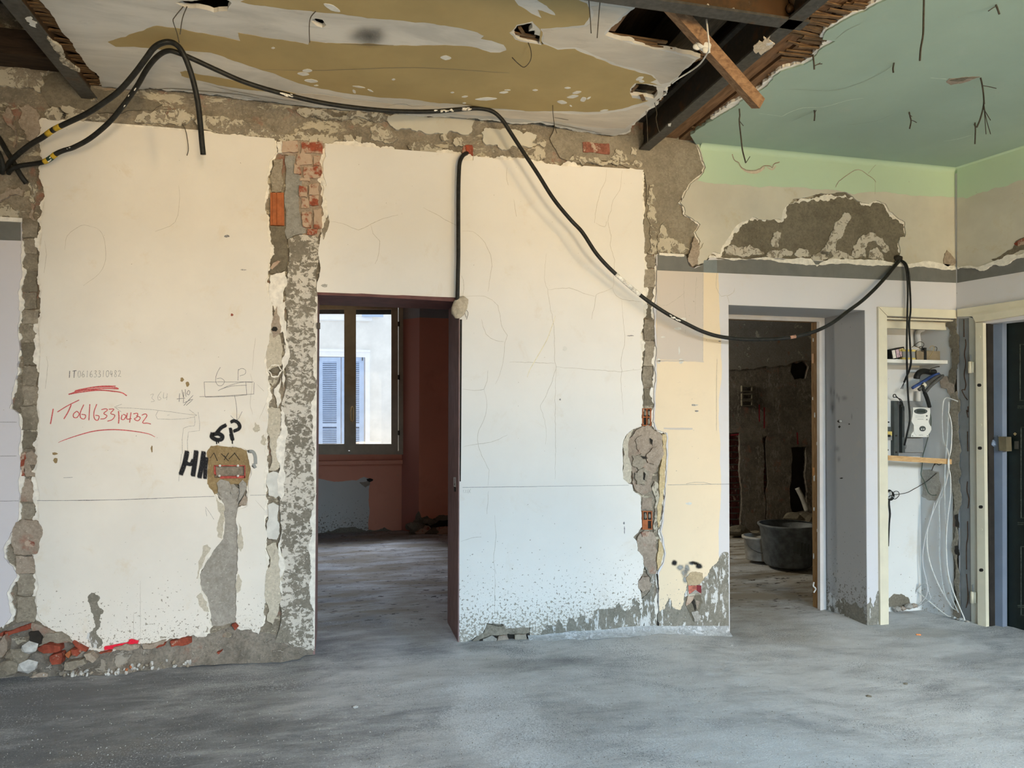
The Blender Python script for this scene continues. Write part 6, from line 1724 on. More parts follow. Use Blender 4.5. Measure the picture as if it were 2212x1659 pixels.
lath(H(676, 58, ZC + .014), H(702, 58, ZC + .014), .02, .008)

# hanging batten
fw = ROT @ V((0, 0, -1))
d0 = (H(1463, 34, ZB) - EYE).dot(fw) + .10
P0, P1 = D(1460, 24, d0), D(1638, 224, d0 + .42)
ax = (P1 - P0).normalized()
mid_ = (P0 + P1) / 2
tocam = (EYE - mid_)
tocam = (tocam - ax * tocam.dot(ax)).normalized()
side = ax.cross(tocam)
hw = .039
sec = []
A_ = math.radians(38)
for k in range(4):
    a = math.pi / 2 * k + math.radians(14)
    sec.append(side * (math.sin(a) * hw) + tocam * (math.cos(a) * hw))
vs_ = [P0 - ax * .05 + s for s in sec] + [P1 + s for s in sec]
bt = mesh('wooden_batten', vs_, [(0, 1, 5, 4), (1, 2, 6, 5), (2, 3, 7, 6), (3, 0, 4, 7), (3, 2, 1, 0), (4, 5, 6, 7)], BATTEN)
bm = bmesh.new(); bm.from_mesh(bt.data); bmesh.ops.recalc_face_normals(bm, faces=bm.faces[:]); bm.to_mesh(bt.data); bm.free()
tag(bt, 'sawn wooden batten hanging slantwise from the steel cross beam', 'batten')
for k, (x, y, r_) in enumerate(((1511, 85, .03), (1520, 96, .035), (1506, 100, .022), (1526, 108, .022))):
    v, f = rock_data(D(x, y, d0 + .115), r_ * .8, 80 + k, (1.3, .5, 1), 2)
    mesh('plaster_smear', v, f, GESSO, bt, smooth=True)
tag(tube('loose_thread', [D(1526, 42, d0 + .02), D(1530, 80, d0 + .0), D(1532, 105, d0 + .0), D(1526, 118, d0 + .1), D(1512, 138, d0 + .3), D(1494, 152, d0 + .5), D(1462, 172, d0 + .6), D(1452, 180, d0 + .65)], .004, CABLE_W), 'white twisted wire looping from the wooden batten to the ceiling edge', 'wire')

# ------------------------------------------------------------------ black cables
def cable(label, ctrl, r, mat=CABLE, name='black_cable', group='black power cables'):
    pts = [W(x, y, Y) for x, y, Y in ctrl]
    o = tube(name, pts, r, mat, None, res=10, per=7)
    tag(o, label, 'cable', group)
    return o, catmull(pts, 7)


def sleeve(nm, parent, path, f0, f1, r, mat):
    n = len(path) - 1
    i0, i1 = int(f0 * n), max(int(f0 * n) + 2, int(f1 * n))
    v, f = tube_data(path[i0:i1 + 1], r, 10)
    return mesh(nm, v, f, mat, parent, smooth=True)


RC = .0136
c1, pa1 = cable('thick black cable arching to the ceiling with its cut end hanging down', [(14, 368, -.03), (20, 352, -.06), (40, 332, -.10), (66, 312, -.16), (90, 298, -.22), (116, 280, -.28), (140, 268, -.33), (190, 244, -.42), (235, 214, -.50), (262, 192, -.55), (290, 160, -.60), (314, 128, -.65), (332, 104, -.68), (350, 93, -.70), (368, 91, -.70), (384, 99, -.70), (397, 118, -.69), (410, 150, -.66), (420, 185, -.63), (428, 225, -.60), (433, 270, -.58), (436, 305, -.57), (439, 334, -.56)], RC)
c2, pa2 = cable('long black cable sagging across the whole wall from left corner to niche', [(18, 374, -.03), (24, 366, -.06), (40, 359, -.08), (64, 355, -.11), (90, 351, -.14), (106, 344, -.16), (122, 332, -.18), (138, 325, -.20), (160, 318, -.23), (196, 298, -.28), (236, 264, -.35), (268, 226, -.42), (296, 186, -.50), (318, 148, -.57), (340, 122, -.62), (362, 110, -.65), (384, 114, -.65), (420, 129, -.62), (470, 152, -.58), (530, 178, -.54), (606, 201, -.49), (690, 221, -.44), (770, 233, -.39), (850, 240, -.34), (930, 241, -.29), (985, 237, -.26), (1030, 234, -.24), (1062, 240, -.23), (1084, 258, -.22), (1104, 288, -.21), (1126, 322, -.21), (1160, 373, -.21), (1196, 430, -.21), (1232, 474, -.21), (1258, 502, -.205), (1290, 550, -.20), (1330, 592, -.18), (1390, 643, -.16), (1440, 677, -.15), (1480, 698, -.14), (1520, 717, -.13), (1560, 728, -.12), (1610, 733, -.11), (1660, 733, -.10), (1700, 730, -.10), (1740, 722, -.10), (1770, 712, -.10), (1800, 696, -.10), (1832, 672, -.09), (1862, 650, -.08), (1890, 624, -.07), (1912, 600, -.05), (1930, 578, -.03), (1941, 565, -.004)], RC * .93)
for a, b, m in ((.083, .094, TAPE_Y), (.094, .104, TAPE_G), (.104, .113, TAPE_Y)):
    sleeve('tape', c2, pa2, a, b, RC * 1.06, m)
for a, b, m in ((.206, .222, TAPE_Y), (.222, .240, CABLE), (.240, .262, TAPE_Y)):
    sleeve('tape', c1, pa1, a, b, RC * 1.06, m)
for a, b in ((.626, .636), (.638, .650), (.652, .662)):
    pass


def marks(parent, path, px0, px1, n, seed, r, mat=PAINTW):
    """paint flecks sitting on a cable between two pixel columns"""
    rr = random.Random(seed)
    parts = []
    for k in range(n):
        px = px0 + (px1 - px0) * rr.random()
        best = min(range(1, len(path) - 1), key=lambda i: abs(ppx(path[i]) - px))
        t = (path[best + 1] - path[best - 1]).normalized()
        p = path[best].lerp(path[best + 1], rr.random())
        c = (EYE - p).normalized()
        s = t.cross(c)
        a = rr.uniform(-.7, .7)
        q = p + (c * math.cos(a) + s * math.sin(a)) * (r * 1.0)
        v, f = rock_data(q, rr.uniform(.003, .0055), k)
        mm = (t * 1.0)
        v = [q + (u - q) + t * ((u - q).dot(t) * rr.uniform(.5, 3)) for u in v]
        mesh('paint_fleck', v, f, mat, parent)


ROTI = ROT.transposed()


def ppx(p):
    q = ROTI @ (p - EYE)
    return PPX + F * q.x / -q.z


marks(c2, pa2, 940, 1015, 26, 1, RC * .93)
marks(c2, pa2, 602, 622, 7, 2, RC * .93)
marks(c2, pa2, 1440, 1475, 5, 3, RC * .93)
marks(c2, pa2, 100, 300, 8, 4, RC * .93)
for a, b in ((1331, 1343), (1345, 1364), (1367, 1385)):
    i0 = min(range(len(pa2)), key=lambda i: abs(ppx(pa2[i]) - a)); i1 = min(range(len(pa2)), key=lambda i: abs(ppx(pa2[i]) - b))
    if i1 > i0:
        v, f = tube_data(pa2[i0:i1 + 1], RC * .97, 10)
        mesh('white_paint_band', v, f, PAINTW, c2, smooth=True)
i0 = min(range(len(pa2)), key=lambda i: abs(ppx(pa2[i]) - 1704)); i1 = min(range(len(pa2)), key=lambda i: abs(ppx(pa2[i]) - 1720))
v, f = tube_data([p + V((0, -.003, 0)) for p in pa2[i0:max(i1, i0 + 2) + 1]], RC * .90, 10)
mesh('bared_copper', v, f, m_plain('bared_copper', (.46, .25, .17), .2, 60, .5), c2, smooth=True)
c3, _ = cable('black cable crossing the left frame edge behind the bundle', [(-40, 250, -.05), (-4, 296, -.05), (14, 326, -.05), (30, 352, -.045), (44, 378, -.04), (57, 396, -.02)], RC)
c4, _ = cable('short black cable at the far left ending at the bundle', [(-30, 296, -.12), (-8, 322, -.11), (2, 342, -.10), (6, 360, -.09), (4, 374, -.06)], RC)
c5, pa5 = cable('straight black cable hanging from the brick hole to the plaster lump', [(1009, 331, .02), (1004, 333, -.012), (998, 339, -.035), (993, 352, -.045), (991, 380, -.045), (990, 430, -.045), (990, 490, -.045), (990, 550, -.045), (989, 600, -.045), (988, 655, -.04)], RC * .95)
# brick hole
slab('brick', wall_back, BRICK, [(1001, 312), (1020, 313), (1023, 340), (1004, 341), (998, 328)], onW(.016), (0, .02, 0), rag=.08, seed=520)
slab('dark_gap', wall_back, m_brick('bright_brick', (.45, .10, .05), .05), [(1006, 315), (1012, 314), (1013, 338), (1009, 338)], onW(.012), (0, .01, 0), rag=.06, seed=521)
# gypsum lump
pl = thing('gypsum_lump', 'beige gypsum lump holding the cable end at the door head', 'plaster lump', W(992, 665, -.03))
bm = bmesh.new()
bmesh.ops.create_icosphere(bm, subdivisions=3, radius=1)
c_ = W(994, 664, -.028)
for v in bm.verts:
    k = 1 + .22 * mnoise.noise(v.co * 1.6) + .07 * mnoise.noise(v.co * 5)
    x, z = v.co.x * .048 * k, v.co.z * .072 * k
    a = math.radians(-22)
    v.co = c_ + V((x * math.cos(a) - z * math.sin(a), v.co.y * .036 * k, x * math.sin(a) + z * math.cos(a)))
me = bpy.data.meshes.new('lump'); bm.to_mesh(me); bm.free()
me.polygons.foreach_set('use_smooth', [True] * len(me.polygons))
link('lump', me, m_mortar('dirty_gypsum', (.46, .39, .29), (.58, .51, .40), seed=60, bump=.5), pl)
for ln in ([(1006, 668), (1011, 676), (1008, 690)], [(1004, 676), (1007, 686)]):
    tube('hair', [W(x, y, -.02) for x, y in ln], .0015, WIRE, pl, res=5)
# twin cables down into the closet
for i, (lab, ln) in enumerate((('left one of the two thin black cables dropping into the meter closet', [(1946, 563, -.002), (1954, 572, -.03), (1959, 590, -.04), (1961, 630, -.045), (1960, 680, -.05), (1959, 730, -.03), (1959, 775, -.01), (1960, 820, .04), (1962, 860, .07), (1965, 890, .08), (1965, 910, .08), (1961, 930, .09), (1957, 948, .10), (1953.5, 962, .12)]),
                               ('right one of the two thin black cables ending in split wires in the closet', [(1947, 562, -.002), (1957, 570, -.035), (1963, 590, -.05), (1966, 630, -.05), (1967, 670, -.05), (1964, 700, -.04), (1966, 745, -.02), (1968, 780, -.015), (1964, 800, .02), (1958, 814, .05), (1953, 826, .07)]))):
    o, p_ = cable(lab, ln, .0068, CABLE, 'thin_cable', None)
    if i == 1:
        for dx in (-3, 1):
            tube('split_wire', [W(1954, 824, .07), W(1951 + dx * .4, 832, .075), W(1949 + dx, 840, .08)], .0022, CABLE, o, res=6)
    else:
        tube('split_wire', [W(1954, 960, .12), W(1957, 962, .12), W(1956, 969, .12), W(1952, 970, .12)], .0022, CABLE_G, o, res=6)
v, f = rock_data(W(1941, 558, .006), .032, 91, (1.3, .4, .8), 2)
mesh('dark_gap', v, f, DARK, wall_back)

# ------------------------------------------------------------------ thin hanging wires
def cwire(label, ctrl, r, grp=None, mat=WIRE, z=None):
    """wire whose first point sits on the ceiling, hanging in the vertical plane of that depth"""
    p0 = H(ctrl[0][0], ctrl[0][1], ZC if z is None else z)
    if p0.y > -.01: p0 = W(ctrl[0][0], ctrl[0][1], -.01)
    pts = [W(x, y, p0.y) for x, y in ctrl]
    return tag(tube('hanging_wire', pts, r, mat, None, res=6, per=4), label, 'wire', grp)


G = 'iron wire ties hanging from the mint ceiling'
for lab, segs in (
    ('long twisted wire tie above the cracked mint wall', [[(1597, 235), (1598, 250), (1597, 262), (1601, 300), (1604, 325), (1611, 352)], [(1598, 262), (1606, 272)], [(1611, 352), (1620, 338)]]),
    ('wire tie with splayed ends near the torn mint edge', [[(1756, 118), (1758, 135), (1759, 150)], [(1758, 143), (1768, 139), (1776, 138)], [(1758, 143), (1772, 136)]]),
    ('short straight wire tie low on the mint ceiling', [[(1759, 238), (1760, 248), (1759, 261)], [(1760, 245), (1763, 238)]]),
    ('tiny wire tie in the middle of the mint ceiling', [[(1931, 136), (1929, 148), (1930, 157)]]),
    ('longest single wire hanging from the top frame edge', [[(1996, -10), (1995, 40), (1994, 75), (1989, 105), (1987, 131)], [(1991, 95), (1988, 118)]]),
    ('kinked wire tie between the single wire and the gouge', [[(1964, 242), (1966, 252), (1968, 262), (1965, 278)], [(1967, 259), (1975, 262), (1980, 265)], [(1963, 246), (1970, 252)]]),
    ('bunch of wires hanging below the ceiling gouge', [[(2118, 168), (2121, 180), (2124, 200), (2125, 225), (2118, 255), (2110, 275)], [(2125, 222), (2130, 255), (2140, 290)], [(2125, 225), (2128, 260), (2130, 290)], [(2122, 185), (2135, 187), (2152, 191)], [(2125, 235), (2135, 252), (2140, 260)], [(2125, 200), (2127, 225)]]),
    ('thin forked wire tie near the corner of the mint ceiling', [[(2106, 265), (2107, 280), (2106, 311)], [(2104, 268), (2107, 276)], [(2107, 276), (2114, 268)]]),
    ('bent wire tie at the top right of the mint ceiling', [[(2151, 10), (2155, 20), (2159, 31)], [(2151, 14), (2145, 17), (2135, 24)]])):
    t = None
    for k, s in enumerate(segs):
        p0 = H(segs[0][0][0], segs[0][0][1], ZC)
        pts = [W(x, y, p0.y - .003 * k) for x, y in s]
        if t is None:
            t = tag(tube('wire_tie', pts, .0042, WIRE, None, res=6, per=4), lab, 'wire', G)
        else:
            tube('strand', pts, .0022, WIRE, t, res=5, per=4)
slab('gouge', green, MORTAR_P, [(2044, 176), (2050, 170), (2080, 167), (2118, 166), (2100, 172), (2078, 180), (2054, 184)], clampW(ZC - .0015), (0, 0, .0015), rag=.12, seed=530)
slab('gouge', green, MORTAR_D, [(2050, 174), (2078, 168), (2116, 167), (2090, 170), (2080, 176)], clampW(ZC - .0025), (0, 0, .001), rag=.12, seed=531)
for lab, ln in (
    ('loop of thin wire from the ceiling hole to the cable crest', [(396, 14), (378, 36), (374, 46), (382, 70), (387, 92)]),
    ('second strand of thin wire beside the first at the cable crest', [(404, 14), (394, 40), (389, 74)]),
    ('curled wire dangling from the ragged middle ceiling hole', [(1141, 92), (1147, 110), (1146, 130), (1133, 145), (1120, 138), (1106, 124)]),
    ('curved wire beside the small ceiling hole', [(682, 24), (671, 38), (668, 60), (669, 92)]),
    ('wire hanging at the front of the middle ceiling above the white panel', [(1194, 227), (1195, 250), (1198, 272), (1203, 288)]),
    ('straight wire hanging beside the foot of the right steel beam', [(1396, 240), (1398, 270), (1399, 311)]),
    ('kinked wire hanging onto the right steel beam', [(1414, 222), (1419, 245), (1417, 256), (1422, 280), (1425, 286)]),
    ('faint wire hanging left of the square ceiling hole', [(1272, 2), (1275, 40), (1277, 72)]),
    ('faint wire next to the square ceiling hole edge', [(1296, 4), (1293, 40), (1290, 82)]),
    ('long thin stray wire high on the grey ceiling skim', [(276, 0), (277, 26), (296, 22)]) if False else ('hair thin wire hanging over the left white panel', [(394, 268), (402, 285), (407, 320), (404, 336)])):
    cwire(lab, ln, .0022)

# ------------------------------------------------------------------ loose stones at the foot of the left wall
for k, (x, y, r, m) in enumerate(((63, 1399, .042, 0), (61, 1439, .046, 0), (36, 1418, .050, 1), (16, 1444, .050, 1), (46, 1428, .035, 1))):
    p = H(x, y + 10, 0)
    p.y = min(p.y, -.07)
    lab = ('white angular stone in the hollow under the left scar', 'white angular stone on the floor rubble below the left scar', 'round grey mortar lump left of the broken bricks', 'grey mortar lump lying lowest at the left frame edge', 'small grey lump between the white stone and the bricks')[k]
    c = W(x, y, -.075 - .02 * (k in (1, 3)))
    v, f = rock_data(c, r, 100 + k, (1.1, .6, .9), 1 if m == 0 else 2)
    tag(mesh('rubble_stone', v, f, STONE if m == 0 else MORTAR), lab, 'stone', 'rubble at the left wall foot')
PEB = []
for k in range(3):
    v, f = rock_data(V((0, 0, 0)), 1, 200 + k, (1.2, .9, .7), 1)
    me = bpy.data.meshes.new('pebble')
    me.from_pydata([tuple(q) for q in v], [], f)
    me.materials.append((STONE, MORTAR_B, TERRA)[k])
    PEB.append(me)
rr = random.Random(5)
for k in range(64):
    if k < 40:
        px = rr.uniform(250, 410); py = ipl(px, foot_bot) - rr.uniform(-2, 20) * (1 - abs(px - 330) / 160)
    else:
        px = rr.uniform(70, 250); py = ipl(px, foot_bot) - rr.uniform(-3, 10)
    s = rr.uniform(.006, .014)
    b = H(px, ipl(px, foot_bot), 0)
    c = W(px, py, min(b.y - .004, -.03) + (ipl(px, foot_bot) - py) * .0012)
    c.z = max(c.z, s * .5)
    o = bpy.data.objects.new('pebble', PEB[0 if rr.random() < .62 else (1 if rr.random() < .85 else 2)])
    COL.objects.link(o)
    o.location = c
    o.scale = (s, s, s)
    o.rotation_euler = (rr.uniform(0, 3), rr.uniform(0, 3), rr.uniform(0, 3))
    tag(o, 'small pebble lying along the foot of the hacked left wall', 'pebble', 'pebbles along the left wall foot')
for k, (x, y, r, lab) in enumerate(((1876, 1505, .014, 'dark crumb with shadow on the right floor, nearer one'), (1957, 1477, .010, 'dark crumb on the right floor, farther one'), (1580, 1394, .008, 'tiny pale crumb before the doorway niche'), (768, 1527, .010, 'pale crumb on the grey floor below the flecked column'))):
    p = H(x, y, fz(H(x, y, 0).x) + .004)
    v, f = rock_data(p, r, 130 + k, (1.6, 1, .6), 1)
    tag(mesh('floor_crumb', v, f, MORTAR_D if k < 2 else STONE), lab, 'crumb')
for k, (x, y, r) in enumerate(((2077, 1345, .02), (2070, 1350, .012), (2083, 1340, .015), (2090, 1350, .014), (2062, 1342, .016))):
    p = RW(x, y, .05); p.z = fz(4.2) + r * .6
    v, f = rock_data(p, r, 140 + k, (1.3, 1, .7), 1)
    tag(mesh('rubble_stone', v, f, (STONE, MORTAR_G)[k % 2]), 'small pale rubble bit at the foot of the entrance frame', 'stone', 'rubble at the entrance frame')


# ------------------------------------------------------------------ writing and marks on the left white panel
NW = V((0, -1, 0))
UM0 = onW(-.0012)
arc = lambda cx, cy, rx, ry, a0, a1, n=10: [(cx + rx * math.cos(math.radians(a0 + (a1 - a0) * k / n)), cy + ry * math.sin(math.radians(a0 + (a1 - a0) * k / n))) for k in range(n + 1)]


def glyph(ch, x, y, h, w_):
    """handwritten stroke outlines, x y = lower left in pixels"""
    X = lambda *p: [(x + a * w_, y - b * h) for a, b in p]
    return {
        '0': [X((.5, 1), (.15, .8), (.05, .4), (.3, .02), (.75, .1), (.95, .55), (.8, .92), (.5, 1))],
        '1': [X((.55, 1), (.5, .5), (.42, 0))],
        '2': [X((.1, .75), (.4, 1), (.8, .85), (.65, .5), (.1, .08), (.5, .1), (1.05, .0))],
        '3': [X((.15, .9), (.6, 1), (.8, .8), (.4, .56), (.85, .4), (.8, .1), (.3, 0), (.05, .1))],
        '4': [X((.35, 1), (.05, .45), (.9, .5)), X((.7, .9), (.6, 0))],
        '6': [X((.7, 1), (.25, .7), (.08, .3), (.35, .02), (.8, .12), (.8, .4), (.45, .48), (.12, .3))],
        '8': [X((.55, .52), (.2, .75), (.5, 1), (.8, .78), (.45, .5), (.1, .2), (.45, 0), (.85, .2), (.55, .52))],
        'T': [X((0, .95), (.55, 1), (1.15, 1.05)), X((.55, 1), (.45, .5), (.38, 0))],
        'I': [X((.5, 1), (.4, 0))], 'P': [X((.15, 0), (.25, 1), (.8, .95), (.95, .7), (.6, .5), (.25, .48))],
        'H': [X((.2, 1), (.1, 0)), X((.8, 1), (.75, 0)), X((.1, .5), (.85, .52))],
        '.': [X((.3, .1), (.5, .05))], '-': [X((.1, .4), (.8, .42))]}[ch]


def write(text, x, y, h, adv, parent, mat, w_, nm, slope=0.0):
    parts = []
    for i, ch in enumerate(text):
        parts += glyph(ch, x + i * adv, y + slope * i, h, adv * .72)
    return strokes(nm, parent, mat, parts, UM0, NW, w_, smooth_=5)


write('IT', 147, 816, 15, 10, A, PENCIL, .0045, 'pencil_number')
write('06163310482', 168, 815, 14, 8.7, A, PENCIL_L, .003, 'pencil_number', -.1)
# red crayon lines and number
strokes('red_underline', A, REDPEN, [(.006, [(148, 852), (170, 845), (200, 842), (236, 844), (262, 848), (274, 855)]), (.005, [(162, 844), (190, 838), (220, 834), (250, 834)]), (.006, [(161, 846), (190, 841), (230, 839), (256, 840), (240, 836), (200, 837), (170, 842)]), (.006, [(148, 852), (175, 847), (215, 843), (250, 846)])], UM0, NW, .006)
strokes('red_number', A, REDPEN, [(.006, [(115, 883), (112, 900), (109, 916)]), (.005, [(124, 890), (145, 877), (171, 864)]), (.006, [(154, 874), (147, 890), (138, 905)]),
                                   (.005, [(166, 888), (159, 894), (159, 901), (166, 902), (171, 894), (166, 888)]), (.005, [(181, 874), (174, 890), (174, 902), (182, 905), (185, 897), (176, 895)]),
                                   (.005, [(194, 873), (193, 890), (192, 908)]), (.005, [(209, 873), (203, 890), (204, 904), (211, 908), (214, 899), (206, 897)]),
                                   (.005, [(219, 885), (228, 883), (232, 886), (224, 893), (231, 898), (226, 904), (217, 905)]), (.005, [(235, 884), (246, 884), (239, 893), (248, 897), (243, 906), (232, 910)]),
                                   (.006, [(256, 888), (257, 902), (256, 915)]), (.005, [(264, 896), (262, 905), (268, 906), (272, 898), (266, 895)]),
                                   (.005, [(275, 892), (274, 905), (284, 904)]), (.005, [(283, 891), (281, 906), (280, 913)]), (.005, [(288, 894), (297, 893), (296, 901), (290, 905), (298, 909), (303, 902), (294, 898)]),
                                   (.005, [(306, 897), (314, 894), (317, 899), (308, 913), (318, 914), (326, 916)])], UM0, NW, .006)
strokes('red_underline', A, REDPEN, [(.006, [(126, 956), (140, 950), (170, 940), (205, 931), (245, 928), (285, 931), (320, 937), (335, 944)])], UM0, NW, .006, taper=True)
# pencil sketch of the box position
strokes('pencil_sketch', A, PENCIL, [[(441, 825), (443, 857)], [(441, 825), (490, 825), (548, 825)], [(431, 857), (490, 855), (549, 851)], [(443, 858), (500, 856), (533, 853)], [(549, 826), (548, 851)], [(531, 824), (533, 853)],
                                     [(471, 844), (490, 835), (520, 826), (545, 826)], [(474, 842), (500, 834), (533, 832)], [(507, 854), (511, 880), (512, 907)], [(498, 898), (512, 908), (523, 889)],
                                     [(476, 793), (468, 808), (466, 824), (472, 833), (480, 832), (485, 824), (478, 817), (468, 818)], [(515, 797), (514, 822)], [(514, 800), (522, 796), (530, 799), (529, 808), (518, 812)]], UM0, NW, .0026, smooth_=3, jitter=.0006)
strokes('pencil_note', A, PENCIL, [[(388, 850), (387, 868)], [(397, 847), (396, 871)], [(382, 862), (400, 860)], [(393, 842), (396, 858)], [(400, 841), (402, 857)], [(407, 843), (404, 850), (408, 853), (410, 846), (407, 843)], [(397, 876), (417, 854)], [(398, 870), (417, 862), (402, 876)]], UM0, NW, .0032, smooth_=3)
strokes('faint_pencil_note', A, PENCIL_L, [[(325, 853), (332, 851), (328, 860), (334, 866), (326, 868)], [(348, 846), (341, 856), (342, 864), (348, 862), (344, 857)], [(354, 848), (353, 860), (361, 858)], [(361, 850), (360, 864)],
                                           [(248, 880), (330, 885), (400, 894), (425, 897)], [(247, 879), (263, 873)], [(247, 879), (262, 890)], [(425, 897), (409, 885)], [(425, 897), (405, 904), (340, 905), (342, 886)], [(361, 897), (366, 896)],
                                           [(420, 900), (420, 920), (396, 925), (394, 980)], [(428, 890), (431, 930), (407, 933), (405, 975), (400, 1000)], [(386, 1040), (392, 980)], [(447, 1115), (444, 1095), (462, 1122)]], UM0, NW, .0022, smooth_=2, jitter=.0006)
strokes('level_line', A, PENCIL, [(.0026, [(80, 1081.5), (200, 1081), (300, 1078), (380, 1075), (463, 1072)]), (.0024, [(150, 1081), (260, 1079.5), (340, 1077)]), (.0022, [(540, 1070), (575, 1069)]), (.0022, [(137, 1032), (157, 1031)])], UM0, NW, .0025, smooth_=0, jitter=.0005)
strokes('level_line', Lp, PENCIL, [[(-100, 1083), (40, 1082)], [(0, 1009 - 97), (36, 912)], [(0, 985), (36, 985)]], UM0, NW, .0025, smooth_=0, jitter=.0005)
strokes('level_line', B, PENCIL, [(.0026, [(999, 1053), (1100, 1051.5), (1160, 1051)]), (.0020, [(1160, 1051), (1260, 1049.5), (1358, 1048)])], UM0, NW, .0025, smooth_=0, jitter=.0005)
strokes('level_line', C_, PENCIL, [(.0026, [(1442, 1047.5), (1575, 1045.5)]), (.002, [(1482, 1045), (1500, 1042), (1520, 1042), (1538, 1046)])], onW(-.0032), NW, .0025, smooth_=0, jitter=.0005)
strokes('pencil_note', B, PENCIL_L, [[(1001, 1058), (1001, 1065)], [(1004, 1058), (1007, 1060), (1004, 1065)], [(1009, 1058), (1011, 1061), (1008, 1065)], [(1011, 1066), (1017, 1056)], [(1012, 1057), (1016, 1065)]], UM0, NW, .002, smooth_=0)


# spray paint lettering with soft rims
def spray(nm, parent, mat, lines, off=.0022):
    vs_, fs, cov = [], [], []
    for hw_, core, ln in lines:
        pts = catmull([W(x, y, -off) for x, y in ln], 6) if len(ln) > 2 else [W(*ln[0], -off).lerp(W(*ln[1], -off), t) for t in np.linspace(0, 1, 8)]
        t0 = (pts[0] - pts[1]).normalized(); t1 = (pts[-1] - pts[-2]).normalized()
        pts = [pts[0] + t0 * hw_ * .8] + pts + [pts[-1] + t1 * hw_ * .8]
        o = len(vs_)
        M = len(pts)
        us = (-1, -core, 0, core, 1)
        for i, p in enumerate(pts):
            t = (pts[min(i + 1, M - 1)] - pts[max(i - 1, 0)]).normalized()
            s = NW.cross(t).normalized()
            for u in us:
                vs_.append(p + s * u * hw_ + V((0, -.00006 * len(fs) / 50, 0)))
                cov.append(0 if (abs(u) == 1 or i in (0, M - 1)) else 1)
        for i in range(M - 1):
            for k in range(4):
                a = o + i * 5 + k
                fs.append((a, a + 1, a + 6, a + 5))
    ob = mesh(nm, vs_, fs, mat, parent)
    at = ob.data.attributes.new('cover', 'FLOAT', 'POINT')
    at.data.foreach_set('value', [float(c) for c in cov])
    return ob


spray('sprayed_letters', A, SPRAY, [(0.0136, .45, [(487, 919), (478, 924), (469, 934)]), (0.0149, .45, [(459, 937), (458, 944), (468, 950), (478, 949), (480, 942), (472, 937), (462, 938)]), (0.0043, .45, [(468, 950), (468, 959)]), (0.0043, .45, [(472, 951), (472, 957)]),
                                    (0.0124, .45, [(500, 911), (506, 909), (514, 913), (518, 921), (515, 927), (506, 931)]), (0.0112, .45, [(498, 926), (500, 938), (502, 950)]), (0.0136, .45, [(500, 940), (502, 948)]), (0.0043, .45, [(502, 952), (502, 958)])])
spray('sprayed_letters', A, SPRAY, [(0.0161, .45, [(404, 977), (401, 992), (396, 1010), (391, 1023)]), (0.0136, .45, [(400, 1000), (412, 1003), (417, 995)]), (0.0161, .45, [(424, 976), (421, 1000), (417, 1026)]), (0.0161, .45, [(440, 978), (436, 1005), (431, 1030)]), (0.0136, .45, [(446, 990), (444, 1010), (443, 1032)])])
spray('sprayed_letters', A, SPRAY_G, [(0.0112, .45, [(538, 975), (546, 976), (551, 985), (552, 1000)]), (0.0099, .45, [(548, 1003), (551, 1009)])])
spray('sprayed_letters', A, SPRAY, [(0.0074, .45, [(536, 974), (542, 977)]), (0.0074, .45, [(546, 1006), (550, 1010)])])
def late_marks():
    U4, U5 = onW(-.0036), onW(-.0042)
    for k, (x, y, rx, ry) in enumerate(((1470, 1226, 12, 9), (1479, 1238, 11, 12), (1484, 1228, 9, 14), (1494, 1217, 10, 6), (1480, 1252, 8, 12))):
        soft_patch('sprayed_mark', C_, SPRAY_G, x, y, rx, ry, U4, 14, .7, k)
    for k, (x, y, rx, ry, p) in enumerate(((1457, 1216, 9, 8, .95), (1510, 1223, 10, 9, .95), (1498, 1216, 13, 5, .7), (1505, 1218, 9, 5, .8))):
        soft_patch('sprayed_mark', C_, SPRAY, x, y, rx, ry, U5, 14, p, 10 + k)


late_marks()
spray('red_spray_line', A, m_spray('red_spray_overspray', (.78, .02, .05, 1)), [(.014, .5, [(228, 1400), (240, 1398), (256, 1395)]), (.016, .5, [(256, 1396), (276, 1392), (290, 1387)]), (.024, .5, [(282, 1387), (288, 1389), (293, 1390)])])

